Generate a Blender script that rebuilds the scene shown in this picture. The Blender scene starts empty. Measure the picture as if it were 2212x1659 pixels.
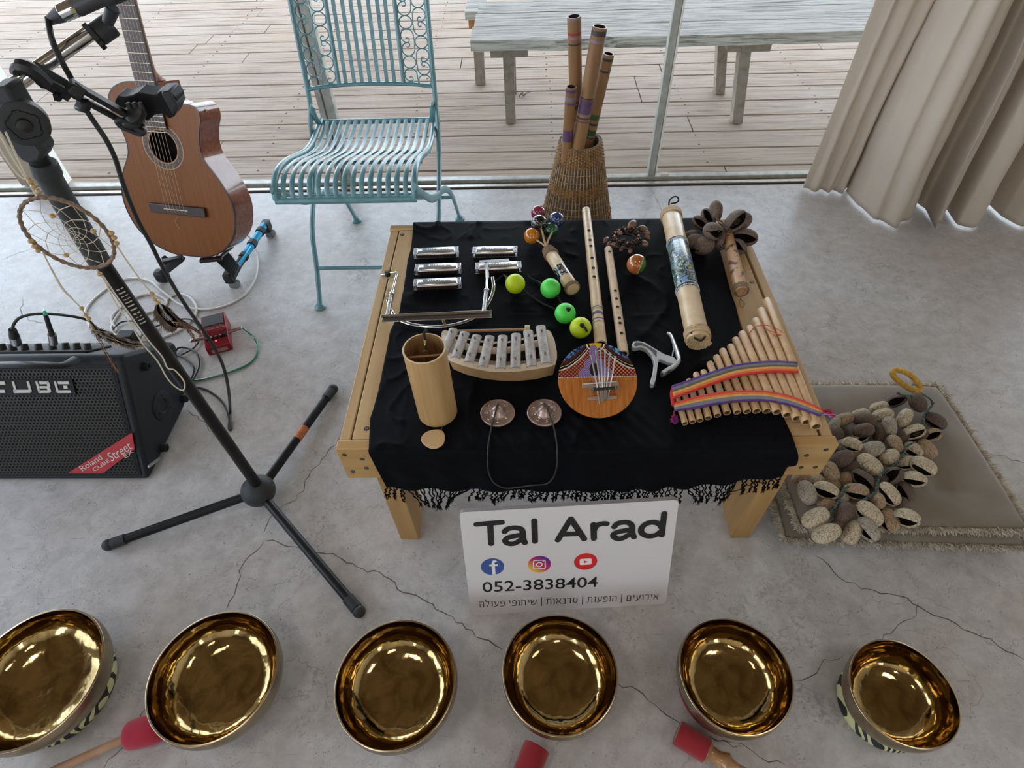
import bpy, bmesh, math, random
from mathutils import Vector, Matrix, noise
V = Vector
sc = bpy.context.scene
PI = math.pi

# ---------------------------------------------------------------- camera
FPX, YAW, PITCH, ROLL = 1293.18, 0.046282, 0.850439, -0.041809
CAM = V((0.34073, -0.59712, 1.23242))
_f = V((-math.sin(YAW) * math.cos(PITCH), math.cos(YAW) * math.cos(PITCH), -math.sin(PITCH)))
_r0 = V((math.cos(YAW), math.sin(YAW), 0))
_u0 = _r0.cross(_f)
_r = _r0 * math.cos(ROLL) + _u0 * math.sin(ROLL)
_u = _u0 * math.cos(ROLL) - _r0 * math.sin(ROLL)
cd = bpy.data.cameras.new('camera')
cd.sensor_width = 36.0
cd.lens = FPX / 2212 * 36.0
cd.clip_start = 0.02
cam = bpy.data.objects.new('camera', cd)
sc.collection.objects.link(cam)
cam.matrix_world = Matrix(((_r.x, _u.x, -_f.x, CAM.x), (_r.y, _u.y, -_f.y, CAM.y), (_r.z, _u.z, -_f.z, CAM.z), (0, 0, 0, 1)))
sc.camera = cam
# ---------------------------------------------------------------- light
sc.view_settings.view_transform = 'Standard'
sc.view_settings.look = 'None'
sc.view_settings.gamma = 1.0
sc.view_settings.use_curve_mapping = False
sc.view_settings.exposure = 0.95
sc.cycles.use_denoising = True
sc.cycles.max_bounces = 8
sc.cycles.diffuse_bounces = 4
sc.cycles.transparent_max_bounces = 12
sc.cycles.sample_clamp_indirect = 6.0
w = bpy.data.worlds.new('sky')
sc.world = w
w.use_nodes = True
nt = w.node_tree
bg = nt.nodes['Background']
bg.inputs['Strength'].default_value = 4.0
tc = nt.nodes.new('ShaderNodeTexCoord')
sx = nt.nodes.new('ShaderNodeSeparateXYZ')
cr = nt.nodes.new('ShaderNodeValToRGB')
nt.links.new(tc.outputs['Generated'], sx.inputs[0])
nt.links.new(sx.outputs['Z'], cr.inputs[0])
cr.color_ramp.elements[0].position = 0.0
cr.color_ramp.elements[0].color = (.93, .98, 1.07, 1)
cr.color_ramp.elements[1].position = 0.6
cr.color_ramp.elements[1].color = (0.34, 0.42, 0.55, 1)
nt.links.new(cr.outputs[0], bg.inputs['Color'])
sun = bpy.data.objects.new('sun', bpy.data.lights.new('sun', 'SUN'))
sun.data.energy = 0.6
sun.data.angle = 0.35
sun.data.color = (1, .95, .86)
sun.rotation_euler = (math.radians(-38), math.radians(14), 0)
sc.collection.objects.link(sun)


def fill_light(x, y, e, s=0.5, col=(1, .93, .84)):  # added fill lights without fixtures, to brighten the interior
    l = bpy.data.lights.new('fill_light', 'AREA')
    l.energy = e
    l.size = s
    l.color = col
    o = bpy.data.objects.new('fill_light_area', l)
    o.location = (x, y, 2.62)
    sc.collection.objects.link(o)


fill_light(-0.7, -0.9, 3.5)
fill_light(1.7, -0.9, 3.5)
fill_light(0.5, -2.6, 3.5)


# ---------------------------------------------------------------- pixel -> point on a real plane
def P(px, py, z=None, y=None, x=None):
    d = _f + _r * ((px - 1106) / FPX) - _u * ((py - 829.5) / FPX)
    if z is not None: t = (z - CAM.z) / d.z
    elif y is not None: t = (y - CAM.y) / d.y
    else: t = (x - CAM.x) / d.x
    return CAM + d * t


def Pn(px, py, o, n):
    """point on the plane through o with normal n"""
    d = _f + _r * ((px - 1106) / FPX) - _u * ((py - 829.5) / FPX)
    t = (V(o) - CAM).dot(V(n)) / d.dot(V(n))
    return CAM + d * t


# ---------------------------------------------------------------- materials
def _mat(name):
    m = bpy.data.materials.new(name)
    m.use_nodes = True
    return m, m.node_tree, m.node_tree.nodes['Principled BSDF']


ALB = 1.0


def M(name, col, rough=.5, metal=0., var=0.0, vs=30., bump=0., bs=200., coat=0., spec=.5, stretch=(1, 1, 1), col2=None, contrast=(.35, .65), sheen=0., detail=4., rvar=0.):
    col = tuple(c * ALB for c in col)
    if col2: col2 = tuple(c * ALB for c in col2)
    m, nt, b = _mat(name)
    N, L = nt.nodes, nt.links
    b.inputs['Base Color'].default_value = (*col, 1)
    b.inputs['Roughness'].default_value = rough
    b.inputs['Metallic'].default_value = metal
    b.inputs['Specular IOR Level'].default_value = spec
    if coat: b.inputs['Coat Weight'].default_value = coat; b.inputs['Coat Roughness'].default_value = .08
    if sheen: b.inputs['Sheen Weight'].default_value = sheen; b.inputs['Sheen Roughness'].default_value = .5
    tc = mp = None
    if var or bump or col2:
        tc = N.new('ShaderNodeTexCoord'); mp = N.new('ShaderNodeMapping')
        mp.inputs['Scale'].default_value = stretch
        L.new(tc.outputs['Object'], mp.inputs[0])
    if var or col2:
        n = N.new('ShaderNodeTexNoise'); n.inputs['Scale'].default_value = vs; n.inputs['Detail'].default_value = detail
        L.new(mp.outputs[0], n.inputs['Vector'])
        r = N.new('ShaderNodeValToRGB')
        r.color_ramp.elements[0].position = contrast[0]; r.color_ramp.elements[1].position = contrast[1]
        c2 = col2 or tuple(c * (1 - var) for c in col)
        r.color_ramp.elements[0].color = (*c2, 1); r.color_ramp.elements[1].color = (*col, 1)
        L.new(n.outputs[0], r.inputs[0]); L.new(r.outputs[0], b.inputs['Base Color'])
        if rvar:
            mr = N.new('ShaderNodeMapRange'); mr.inputs[3].default_value = rough - rvar; mr.inputs[4].default_value = rough + rvar
            L.new(n.outputs[0], mr.inputs[0]); L.new(mr.outputs[0], b.inputs['Roughness'])
    if bump:
        n2 = N.new('ShaderNodeTexNoise'); n2.inputs['Scale'].default_value = bs; n2.inputs['Detail'].default_value = 3
        L.new(mp.outputs[0], n2.inputs['Vector'])
        bp = N.new('ShaderNodeBump'); bp.inputs['Strength'].default_value = bump; bp.inputs['Distance'].default_value = .002
        L.new(n2.outputs[0], bp.inputs['Height']); L.new(bp.outputs[0], b.inputs['Normal'])
    return m


def wood(name, c1, c2, axis='y', vs=12., rough=.55, st=14., bump=.15, coat=0., c3=None):
    s = [st, st, st]; s['xyz'.index(axis)] = 1.0
    m = M(name, c1, rough, col2=c2, vs=vs / 4, stretch=s, bump=bump, bs=vs, coat=coat, contrast=(.3, .7), detail=6)
    return m


def emit(name, col, s=1.):
    m, nt, b = _mat(name)
    b.inputs['Base Color'].default_value = (*col, 1)
    b.inputs['Emission Color'].default_value = (*col, 1); b.inputs['Emission Strength'].default_value = s
    return m


# ---------------------------------------------------------------- mesh helpers
def frame(axis, ref=None):
    a = V(axis).normalized()
    ref = V(ref) if ref is not None else (V((0, 0, 1)) if abs(a.z) < .9 else V((1, 0, 0)))
    x = ref.cross(a)
    if x.length < 1e-6: x = V((1, 0, 0)).cross(a)
    x.normalize()
    return x, a.cross(x), a


def mtx(o, x, y, z):
    return Matrix(((x[0], y[0], z[0], o[0]), (x[1], y[1], z[1], o[1]), (x[2], y[2], z[2], o[2]), (0, 0, 0, 1)))


def T(x=0, y=0, z=0, rx=0, ry=0, rz=0):
    return Matrix.Translation((x, y, z)) @ Matrix.Rotation(rz, 4, 'Z') @ Matrix.Rotation(ry, 4, 'Y') @ Matrix.Rotation(rx, 4, 'X')


def smooth(pts, n=6, closed=False):
    """catmull-rom"""
    P_ = [V(p) for p in pts]; out = []
    k = len(P_)
    rng = range(k) if closed else range(k - 1)
    for i in rng:
        p0 = P_[(i - 1) % k] if (closed or i > 0) else P_[0] * 2 - P_[1]
        p1 = P_[i]; p2 = P_[(i + 1) % k]
        p3 = P_[(i + 2) % k] if (closed or i < k - 2) else P_[-1] * 2 - P_[-2]
        for j in range(n):
            t = j / n
            out.append(.5 * ((2 * p1) + (p2 - p0) * t + (2 * p0 - 5 * p1 + 4 * p2 - p3) * t * t + (3 * p1 - p0 - 3 * p2 + p3) * t ** 3))
    if not closed: out.append(P_[-1])
    return out


class G:
    def __init__(s): s.v = []; s.f = []; s.m = []; s.M = None

    def add(s, vs, fs, m=0, X=None):
        b = len(s.v)
        X = X if X is not None else s.M
        s.v.extend((X @ V(v)) if X is not None else V(v) for v in vs)
        s.f.extend(tuple(b + i for i in f) for f in fs)
        s.m.extend([m] * len(fs) if isinstance(m, int) else m)
        return s

    def box(s, c, d, m=0, X=None):
        x, y, z = d[0] / 2, d[1] / 2, d[2] / 2
        vs = [(c[0] + i * x, c[1] + j * y, c[2] + k * z) for i in (-1, 1) for j in (-1, 1) for k in (-1, 1)]
        return s.add(vs, [(0, 1, 3, 2), (4, 6, 7, 5), (0, 4, 5, 1), (2, 3, 7, 6), (0, 2, 6, 4), (1, 5, 7, 3)], m, X)

    def hexa(s, a, b, m=0, X=None):
        """two quads a (4 pts) and b (4 pts)"""
        return s.add(list(a) + list(b), [(3, 2, 1, 0), (4, 5, 6, 7), (0, 1, 5, 4), (1, 2, 6, 5), (2, 3, 7, 6), (3, 0, 4, 7)], m, X)

    def beam(s, p0, p1, w, h, m=0, up=(0, 0, 1), X=None):
        p0, p1 = V(p0), V(p1); x, y, a = frame(p1 - p0, up)
        q = [x * (i * w / 2) + y * (j * h / 2) for i, j in ((-1, -1), (1, -1), (1, 1), (-1, 1))]
        return s.hexa([p0 + k for k in q], [p1 + k for k in q], m, X)

    def cyl(s, p0, p1, r0, r1=None, n=16, caps=(1, 1), m=0, X=None, ref=None):
        r1 = r0 if r1 is None else r1
        p0, p1 = V(p0), V(p1); x, y, a = frame(p1 - p0, ref)
        vs = []
        for p, r in ((p0, r0), (p1, r1)):
            vs += [p + x * (r * math.cos(2 * PI * i / n)) + y * (r * math.sin(2 * PI * i / n)) for i in range(n)]
        fs = [(i, (i + 1) % n, n + (i + 1) % n, n + i) for i in range(n)]
        if caps[0]: fs.append(tuple(range(n - 1, -1, -1)))
        if caps[1]: fs.append(tuple(range(n, 2 * n)))
        return s.add(vs, fs, m, X)

    def tube(s, path, r, n=8, closed=False, m=0, X=None, caps=True, flat=1.0, ref=None):
        path = [V(p) for p in path]; k = len(path)
        R = r if isinstance(r, (list, tuple)) else [r] * k
        vs = []; px = None
        for i, p in enumerate(path):
            if closed: t = path[(i + 1) % k] - path[i - 1]
            else: t = path[min(i + 1, k - 1)] - path[max(i - 1, 0)]
            if t.length < 1e-9: t = V((0, 0, 1))
            t.normalize()
            if px is None: px = frame(t, ref)[0]
            px = px - t * px.dot(t)
            if px.length < 1e-6: px = frame(t)[0]
            px.normalize(); py = t.cross(px)
            vs += [p + px * (R[i] * math.cos(2 * PI * j / n)) + py * (R[i] * flat * math.sin(2 * PI * j / n)) for j in range(n)]
        fs = []
        ms = []
        for i in range(k if closed else k - 1):
            a = i * n; b = ((i + 1) % k) * n
            fs += [(a + j, a + (j + 1) % n, b + (j + 1) % n, b + j) for j in range(n)]
            ms += [m if isinstance(m, int) else m(i)] * n
        if caps and not closed:
            fs += [tuple(range(n - 1, -1, -1)), tuple(range((k - 1) * n, k * n))]
            ms += [ms[0] if ms else 0, ms[-1] if ms else 0]
        return s.add(vs, fs, ms, X)

    def lathe(s, prof, n=32, m=0, X=None, f=None):
        """prof [(r,z)], m int or callable(segment)"""
        vs = []; k = len(prof)
        for i, (r, z) in enumerate(prof):
            for j in range(n):
                a = 2 * PI * j / n
                rr, zz = (r, z) if f is None else f(r, z, a, i)
                vs.append((rr * math.cos(a), rr * math.sin(a), zz))
        fs = []; ms = []
        for i in range(k - 1):
            for j in range(n):
                fs.append((i * n + j, i * n + (j + 1) % n, (i + 1) * n + (j + 1) % n, (i + 1) * n + j))
                ms.append(m if isinstance(m, int) else m(i))
        return s.add(vs, fs, ms, X)

    def ball(s, c, r, n=16, sc_=(1, 1, 1), m=0, X=None, f=None):
        vs = []; fs = []
        h = n // 2
        for i in range(h + 1):
            th = PI * i / h
            for j in range(n):
                a = 2 * PI * j / n
                d = V((math.sin(th) * math.cos(a) * sc_[0], math.sin(th) * math.sin(a) * sc_[1], math.cos(th) * sc_[2]))
                k = r if f is None else r * f(d)
                vs.append(V(c) + d * k)
        for i in range(h):
            for j in range(n):
                q = (i * n + j, (i + 1) * n + j, (i + 1) * n + (j + 1) % n, i * n + (j + 1) % n)
                fs.append(q if 0 < i < h - 1 else ((q[0], q[1], q[2]) if i == 0 else (q[0], q[1], q[3])))
        return s.add(vs, fs, m, X)

    def prism(s, poly, z0, z1, m=0, X=None, caps=True):
        n = len(poly)
        vs = [(p[0], p[1], z0) for p in poly] + [(p[0], p[1], z1) for p in poly]
        fs = [(i, (i + 1) % n, n + (i + 1) % n, n + i) for i in range(n)]
        if caps: fs += [tuple(range(n - 1, -1, -1)), tuple(range(n, 2 * n))]
        return s.add(vs, fs, m, X)

    def grid(s, rows, m=0, X=None, closed=False):
        nr, nc = len(rows), len(rows[0])
        vs = [p for r in rows for p in r]
        fs = []
        for i in range(nr - 1):
            for j in range(nc if closed else nc - 1):
                fs.append((i * nc + j, i * nc + (j + 1) % nc, (i + 1) * nc + (j + 1) % nc, (i + 1) * nc + j))
        return s.add(vs, fs, m, X)

    def text(s, body, size, X, m=0, ext=.0002, off=0., sx=1., sp=1., align='LEFT'):
        """lettering as mesh in the local xy plane of X"""
        c = bpy.data.curves.new('lettering', 'FONT')
        c.body = body; c.size = size; c.extrude = ext; c.offset = off; c.space_character = sp; c.resolution_u = 3
        c.align_x = align
        o = bpy.data.objects.new('lettering', c)
        me = o.to_mesh()
        if me is None or not len(me.vertices):
            sc.collection.objects.link(o)
            bpy.context.view_layer.update()
            me = o.evaluated_get(bpy.context.evaluated_depsgraph_get()).to_mesh()
        S = Matrix.Diagonal((sx, 1, 1, 1))
        s.add([X @ S @ q.co for q in me.vertices], [tuple(p.vertices) for p in me.polygons], m, Matrix.Identity(4))
        o.to_mesh_clear()
        bpy.data.objects.remove(o); bpy.data.curves.remove(c)
        return s

    def build(s, name, mats, parent=None, world=False, ang=40, bevel=0., loc=None, solid=0., sub=0, kind=None, label=None, flatshade=False):
        me = bpy.data.meshes.new(name)
        off = V((0, 0, 0))
        if parent is not None and world:
            p = parent
            while p is not None: off = off + p.location; p = p.parent
        if loc is not None: off = V(loc)
        me.from_pydata([tuple(q - off) for q in s.v], [], s.f)
        for m in (mats if isinstance(mats, (list, tuple)) else [mats]): me.materials.append(m)
        me.polygons.foreach_set('material_index', s.m)
        bm = bmesh.new(); bm.from_mesh(me)
        bmesh.ops.recalc_face_normals(bm, faces=bm.faces) if not flatshade else None
        bm.to_mesh(me); bm.free()
        if not flatshade:
            me.shade_smooth()
            try: me.set_sharp_from_angle(angle=math.radians(ang))
            except Exception: pass
        o = bpy.data.objects.new(name, me)
        sc.collection.objects.link(o)
        if parent is not None: o.parent = parent
        if loc is not None: o.location = off
        if bevel:
            b = o.modifiers.new('bevel', 'BEVEL'); b.width = bevel; b.segments = 2; b.limit_method = 'ANGLE'; b.angle_limit = math.radians(35)
            b.harden_normals = False
        if solid:
            b = o.modifiers.new('solid', 'SOLIDIFY'); b.thickness = solid; b.offset = 0
        if sub:
            b = o.modifiers.new('sub', 'SUBSURF'); b.levels = sub; b.render_levels = sub
        if kind: o['kind'] = kind
        if label: o['label'] = label
        return o


def tag(o, label, cat, group=None):
    o['label'] = label; o['category'] = cat
    if group: o['group'] = group
    return o


def thing(name, label, cat, loc=(0, 0, 0), group=None, mat=None):
    o = bpy.data.objects.new(name, None)
    sc.collection.objects.link(o)
    if mat is not None: o.matrix_world = mat
    else: o.location = loc
    o.empty_display_size = .05
    return tag(o, label, cat, group)


def copy_tree(o, parent=None):
    c = o.copy(); sc.collection.objects.link(c)
    if parent is not None: c.parent = parent
    for ch in list(o.children): copy_tree(ch, c)
    return c


def ell(px, py, rx, ry, a0, a1, n, z):
    return [P(px + rx * math.cos(a0 + (a1 - a0) * i / n), py + ry * math.sin(a0 + (a1 - a0) * i / n), z=z) for i in range(n + 1)]
# ================================================================ the setting
TH = 0.3825          # height of the table's top edge
random.seed(4)


def floor_mat():
    m, nt, b = _mat('polished_concrete')
    N, L = nt.nodes, nt.links
    tc = N.new('ShaderNodeTexCoord')

    def noi(s, d=5, dist=0., rough=.6):
        n = N.new('ShaderNodeTexNoise'); n.inputs['Scale'].default_value = s; n.inputs['Detail'].default_value = d
        n.inputs['Distortion'].default_value = dist; n.inputs['Roughness'].default_value = rough
        L.new(tc.outputs['Object'], n.inputs['Vector']); return n

    def ramp(src, p0, c0, p1, c1):
        r = N.new('ShaderNodeValToRGB'); e = r.color_ramp.elements
        e[0].position = p0; e[0].color = (*c0, 1); e[1].position = p1; e[1].color = (*c1, 1)
        L.new(src, r.inputs[0]); return r

    def mix(f, a, b_, mode='MIX'):
        x = N.new('ShaderNodeMix'); x.data_type = 'RGBA'; x.blend_type = mode
        if isinstance(f, float): x.inputs[0].default_value = f
        else: L.new(f, x.inputs[0])
        L.new(a, x.inputs[6])
        if isinstance(b_, tuple): x.inputs[7].default_value = (*b_, 1)
        else: L.new(b_, x.inputs[7])
        return x.outputs[2]
    base = ramp(noi(1.7, 6, .4).outputs[0], .35, (.49, .46, .44), .65, (.545, .545, .545))
    c = base.outputs[0]
    # medium clouds
    r2 = ramp(noi(22, 8, .3, .75).outputs[0], .38, (.80, .79, .78), .62, (1.05, 1.05, 1.05))
    c = mix(1.0, c, r2.outputs[0], 'MULTIPLY')
    # brown worn patches
    pa = ramp(noi(3.1, 3, 1.2).outputs[0], .58, (0, 0, 0), .70, (1, 1, 1))
    pb = ramp(noi(55, 4, 1.5, .7).outputs[0], .48, (0, 0, 0), .56, (1, 1, 1))
    pm = N.new('ShaderNodeMath'); pm.operation = 'MULTIPLY'; L.new(pa.outputs[0], pm.inputs[0]); L.new(pb.outputs[0], pm.inputs[1])
    pm2 = N.new('ShaderNodeMath'); pm2.operation = 'MULTIPLY'; pm2.inputs[1].default_value = .62; L.new(pm.outputs[0], pm2.inputs[0])
    c = mix(pm2.outputs[0], c, (.25, .215, .18))
    # little dark curls
    sp = ramp(noi(120, 2, 2.6, .5).outputs[0], .635, (0, 0, 0), .67, (1, 1, 1))
    sq = ramp(noi(14, 3, .6).outputs[0], .42, (0, 0, 0), .60, (1, 1, 1))
    s1 = N.new('ShaderNodeMath'); s1.operation = 'MULTIPLY'; L.new(sp.outputs[0], s1.inputs[0]); L.new(sq.outputs[0], s1.inputs[1])
    s2 = N.new('ShaderNodeMath'); s2.operation = 'MULTIPLY'; s2.inputs[1].default_value = .85; L.new(s1.outputs[0], s2.inputs[0])
    c = mix(s2.outputs[0], c, (.16, .15, .14))
    # thin scratches
    mp = N.new('ShaderNodeMapping'); mp.inputs['Scale'].default_value = (9, 90, 1); mp.inputs['Rotation'].default_value = (0, 0, .9)
    L.new(tc.outputs['Object'], mp.inputs[0])
    ns = N.new('ShaderNodeTexNoise'); ns.inputs['Scale'].default_value = 1.6; ns.inputs['Detail'].default_value = 2; ns.inputs['Distortion'].default_value = 1.1
    L.new(mp.outputs[0], ns.inputs['Vector'])
    sr = ramp(ns.outputs[0], .70, (0, 0, 0), .74, (.5, .5, .5))
    c = mix(sr.outputs[0], c, (.22, .21, .20))
    # hairline cracks
    vo = N.new('ShaderNodeTexVoronoi'); vo.feature = 'DISTANCE_TO_EDGE'; vo.inputs['Scale'].default_value = 2.1
    wn = noi(3.5, 5, 0)
    va = N.new('ShaderNodeVectorMath'); va.operation = 'MULTIPLY_ADD'; va.inputs[1].default_value = (.35, .35, .35)
    L.new(wn.outputs[1], va.inputs[0]); L.new(tc.outputs['Object'], va.inputs[2]); L.new(va.outputs[0], vo.inputs['Vector'])
    vr = ramp(vo.outputs[0], .0, (.5, .5, .5), .0035, (0, 0, 0))
    c = mix(vr.outputs[0], c, (.20, .19, .18))
    L.new(c, b.inputs['Base Color'])
    rr = N.new('ShaderNodeMapRange'); rr.inputs[3].default_value = .24; rr.inputs[4].default_value = .52; b.inputs['Specular IOR Level'].default_value = .8
    L.new(noi(7, 6).outputs[0], rr.inputs[0]); L.new(rr.outputs[0], b.inputs['Roughness'])
    bp = N.new('ShaderNodeBump'); bp.inputs['Strength'].default_value = .12; bp.inputs['Distance'].default_value = .002
    L.new(noi(60, 5).outputs[0], bp.inputs['Height']); L.new(bp.outputs[0], b.inputs['Normal'])
    return m


def deck_mat(name, c1, c2, c3, sx=1.5, sy=40., p0=.34, p1=.54):
    m, nt, b = _mat(name)
    N, L = nt.nodes, nt.links
    tc = N.new('ShaderNodeTexCoord')
    mp = N.new('ShaderNodeMapping'); mp.inputs['Scale'].default_value = (sx, sy, sy)
    L.new(tc.outputs['Object'], mp.inputs[0])
    n = N.new('ShaderNodeTexNoise'); n.inputs['Scale'].default_value = 2.2; n.inputs['Detail'].default_value = 8; n.inputs['Roughness'].default_value = .65; n.inputs['Distortion'].default_value = .5
    L.new(mp.outputs[0], n.inputs['Vector'])
    r = N.new('ShaderNodeValToRGB'); e = r.color_ramp.elements
    e[0].position = p0; e[0].color = (*c2, 1); e[1].position = p1; e[1].color = (*c1, 1)
    k = r.color_ramp.elements.new((p0 + p1) / 2); k.color = (*[(a + b_) / 2 for a, b_ in zip(c1, c2)], 1)
    L.new(n.outputs[0], r.inputs[0])
    n2 = N.new('ShaderNodeTexNoise'); n2.inputs['Scale'].default_value = 2.5; n2.inputs['Detail'].default_value = 4
    L.new(tc.outputs['Object'], n2.inputs['Vector'])
    r2 = N.new('ShaderNodeValToRGB'); r2.color_ramp.elements[0].position = .35; r2.color_ramp.elements[1].position = .65
    r2.color_ramp.elements[0].color = (0, 0, 0, 1); r2.color_ramp.elements[1].color = (.7, .7, .7, 1)
    L.new(n2.outputs[0], r2.inputs[0])
    x = N.new('ShaderNodeMix'); x.data_type = 'RGBA'; L.new(r2.outputs[0], x.inputs[0]); L.new(r.outputs[0], x.inputs[6]); x.inputs[7].default_value = (*c3, 1)
    # keep the grain visible
    x2 = N.new('ShaderNodeMix'); x2.data_type = 'RGBA'; x2.blend_type = 'MIX'; x2.inputs[0].default_value = .5
    L.new(r.outputs[0], x2.inputs[6]); L.new(x.outputs[2], x2.inputs[7]); L.new(x2.outputs[2], b.inputs['Base Color'])
    b.inputs['Roughness'].default_value = .85; b.inputs['Specular IOR Level'].default_value = .3
    bp = N.new('ShaderNodeBump'); bp.inputs['Strength'].default_value = .5; bp.inputs['Distance'].default_value = .003
    L.new(n.outputs[0], bp.inputs['Height']); L.new(bp.outputs[0], b.inputs['Normal'])
    return m


def glass_mat():
    m, nt, b = _mat('window_glass')
    N, L = nt.nodes, nt.links
    N.remove(b)
    tr = N.new('ShaderNodeBsdfTransparent'); tr.inputs[0].default_value = (.95, .97, .96, 1)
    gl = N.new('ShaderNodeBsdfGlossy'); gl.inputs['Roughness'].default_value = .02
    lw = N.new('ShaderNodeLayerWeight'); lw.inputs[0].default_value = .5
    pw = N.new('ShaderNodeMath'); pw.operation = 'POWER'; pw.inputs[1].default_value = 5; L.new(lw.outputs['Facing'], pw.inputs[0])
    fr = N.new('ShaderNodeMath'); fr.operation = 'MULTIPLY_ADD'; fr.inputs[1].default_value = .85; fr.inputs[2].default_value = .03; L.new(pw.outputs[0], fr.inputs[0])
    mx = N.new('ShaderNodeMixShader')
    L.new(fr.outputs[0], mx.inputs[0]); L.new(tr.outputs[0], mx.inputs[1]); L.new(gl.outputs[0], mx.inputs[2])
    L.new(mx.outputs[0], N['Material Output'].inputs[0])
    return m


m_floor = floor_mat()
m_deck = deck_mat('weathered_deck', (.45, .35, .275), (.21, .15, .11), (.49, .43, .39))
m_glass = glass_mat()
m_wall = M('white_plaster', (.66, .62, .55), .9, var=.05, vs=4, bump=.1)
m_ceil = M('ceiling_boards', (.34, .24, .15), .8, var=.3, vs=3)
m_alu = M('aluminium_frame', (.46, .48, .44), .45, metal=.3, var=.25, vs=40, bump=.1)
m_alu2 = M('aluminium_track', (.62, .58, .52), .35, metal=.5, var=.2, vs=60)
m_gap = M('dark_gap', (.03, .025, .02), .9)
m_dirt = M('brown_sill_dirt', (.20, .15, .10), .9, var=.4, vs=60)
m_screw = M('screw_dark', (.09, .075, .06), .5, metal=.6)


def struct(name, g, m, **k):
    o = g.build(name, m, **k); o['kind'] = 'structure'; return o


WX0, WX1, WY0, WY1, WZ = -2.9, 3.2, -3.6, 1.478, 2.7
g = G(); g.box(((WX0 + WX1) / 2, (WY0 + WY1) / 2, -.06), (WX1 - WX0, WY1 - WY0, .12)); fl = struct('floor', g, m_floor)


def crack(pts, w0=.0016, seed=1, amp=.006, sub=9):
    """a jagged crack in the concrete, drawn a hair above it"""
    rnd = random.Random(seed); pp = []
    Q = [P(x, y, z=0) for x, y in pts]
    for a, b in zip(Q[:-1], Q[1:]):
        n = max(2, int((b - a).length / .012)); d = (b - a).normalized(); s = V((-d.y, d.x, 0))
        for i in range(n):
            j = rnd.uniform(-1, 1) * amp if i else 0
            pp.append(a.lerp(b, i / n) + s * j)
    pp.append(Q[-1])
    top = []; bot = []
    for i, p in enumerate(pp):
        t = pp[min(i + 1, len(pp) - 1)] - pp[max(i - 1, 0)]; t.normalize(); s = V((-t.y, t.x, 0))
        wd = w0 * rnd.uniform(.35, 1.1) * (.4 if i in (0, len(pp) - 1) else 1)
        top.append(p + s * wd / 2 + V((0, 0, .0004))); bot.append(p - s * wd / 2 + V((0, 0, .0004)))
    return [top, bot]


m_crack = M('crack', (.13, .12, .11), .9)
g = G()
for k, (pts, w0) in enumerate([
    ([(575, 1168), (645, 1183), (730, 1203), (770, 1225), (830, 1245), (870, 1280), (935, 1305), (985, 1345), (1040, 1380), (1085, 1403)], .0028),
    ([(1333, 1475), (1390, 1500), (1440, 1545), (1500, 1590), (1600, 1610)], .0024),
    ([(1760, 1200), (1800, 1235), (1860, 1272), (1960, 1292), (2000, 1320), (2080, 1360), (2140, 1380), (2212, 1425)], .0028),
    ([(1985, 1300), (1980, 1330), (1940, 1350), (1905, 1385)], .0016),
    ([(1712, 1470), (1750, 1462), (1780, 1425), (1822, 1415)], .0018),
    ([(570, 1150), (590, 1110), (640, 1080), (680, 1010), (730, 950), (752, 905)], .0022),
    ([(570, 1170), (530, 1210), (510, 1270), (490, 1315)], .0022),
    ([(405, 885), (440, 910), (470, 945), (510, 990)], .0020),
    ([(315, 1530), (290, 1580), (250, 1630), (225, 1659)], .0022),
    ([(2060, 960), (2130, 975), (2212, 1000)], .0018),
    ([(1545, 1600), (1600, 1605), (1640, 1635), (1700, 1655)], .0018),
    ([(1402, 405), (1415, 425), (1425, 445), (1428, 460)], .0016),
    ([(1650, 945), (1700, 975), (1760, 1000)], .0014),
    ([(50, 640), (45, 670), (60, 690), (110, 700)], .0016),
    ([(5, 560), (60, 540), (110, 500)], .0014),
]):
    g.grid(crack(pts, w0, k))
struct('floor_crack', g, m_crack, parent=fl, flatshade=True)

# walls: glass front towards the deck, windows left, openings behind added for fill light
g = G(); g.box(((WX0 + WX1) / 2, 1.53, 2.62), (WX1 - WX0, .14, .30)); struct('wall_front', g, m_wall)
g = G(); g.box((WX1 + .06, (WY0 + WY1) / 2, WZ / 2), (.12, WY1 - WY0 + .3, WZ)); struct('wall_right', g, m_wall)
g = G()
g.box((WX0 - .06, (WY0 + WY1) / 2, .35), (.12, WY1 - WY0, .7)); g.box((WX0 - .06, (WY0 + WY1) / 2, 2.5), (.12, WY1 - WY0, .4))
for yy, ww in ((-3.2, .8), (-.6, .5), (1.3, .5)): g.box((WX0 - .06, yy, 1.5), (.12, ww, 1.6))
struct('wall_left', g, m_wall)
g = G()
g.box(((WX0 + WX1) / 2, WY0 - .06, .40), (WX1 - WX0, .12, .8)); g.box(((WX0 + WX1) / 2, WY0 - .06, 2.5), (WX1 - WX0, .12, .4))
for xx, ww in ((-2.4, 1.0), (.2, 3.2), (2.8, .8)): g.box((xx, WY0 - .06, 1.55), (ww, .12, 1.5))
struct('wall_back', g, m_wall)
g = G(); g.box(((WX0 + WX1) / 2, (WY0 + WY1) / 2, WZ + .06), (WX1 - WX0 + .4, WY1 - WY0 + .4, .12)); struct('ceiling', g, m_ceil)
for (x, y) in ((-.7, -.9), (1.7, -.9), (.5, -2.6)):
    pass

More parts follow.
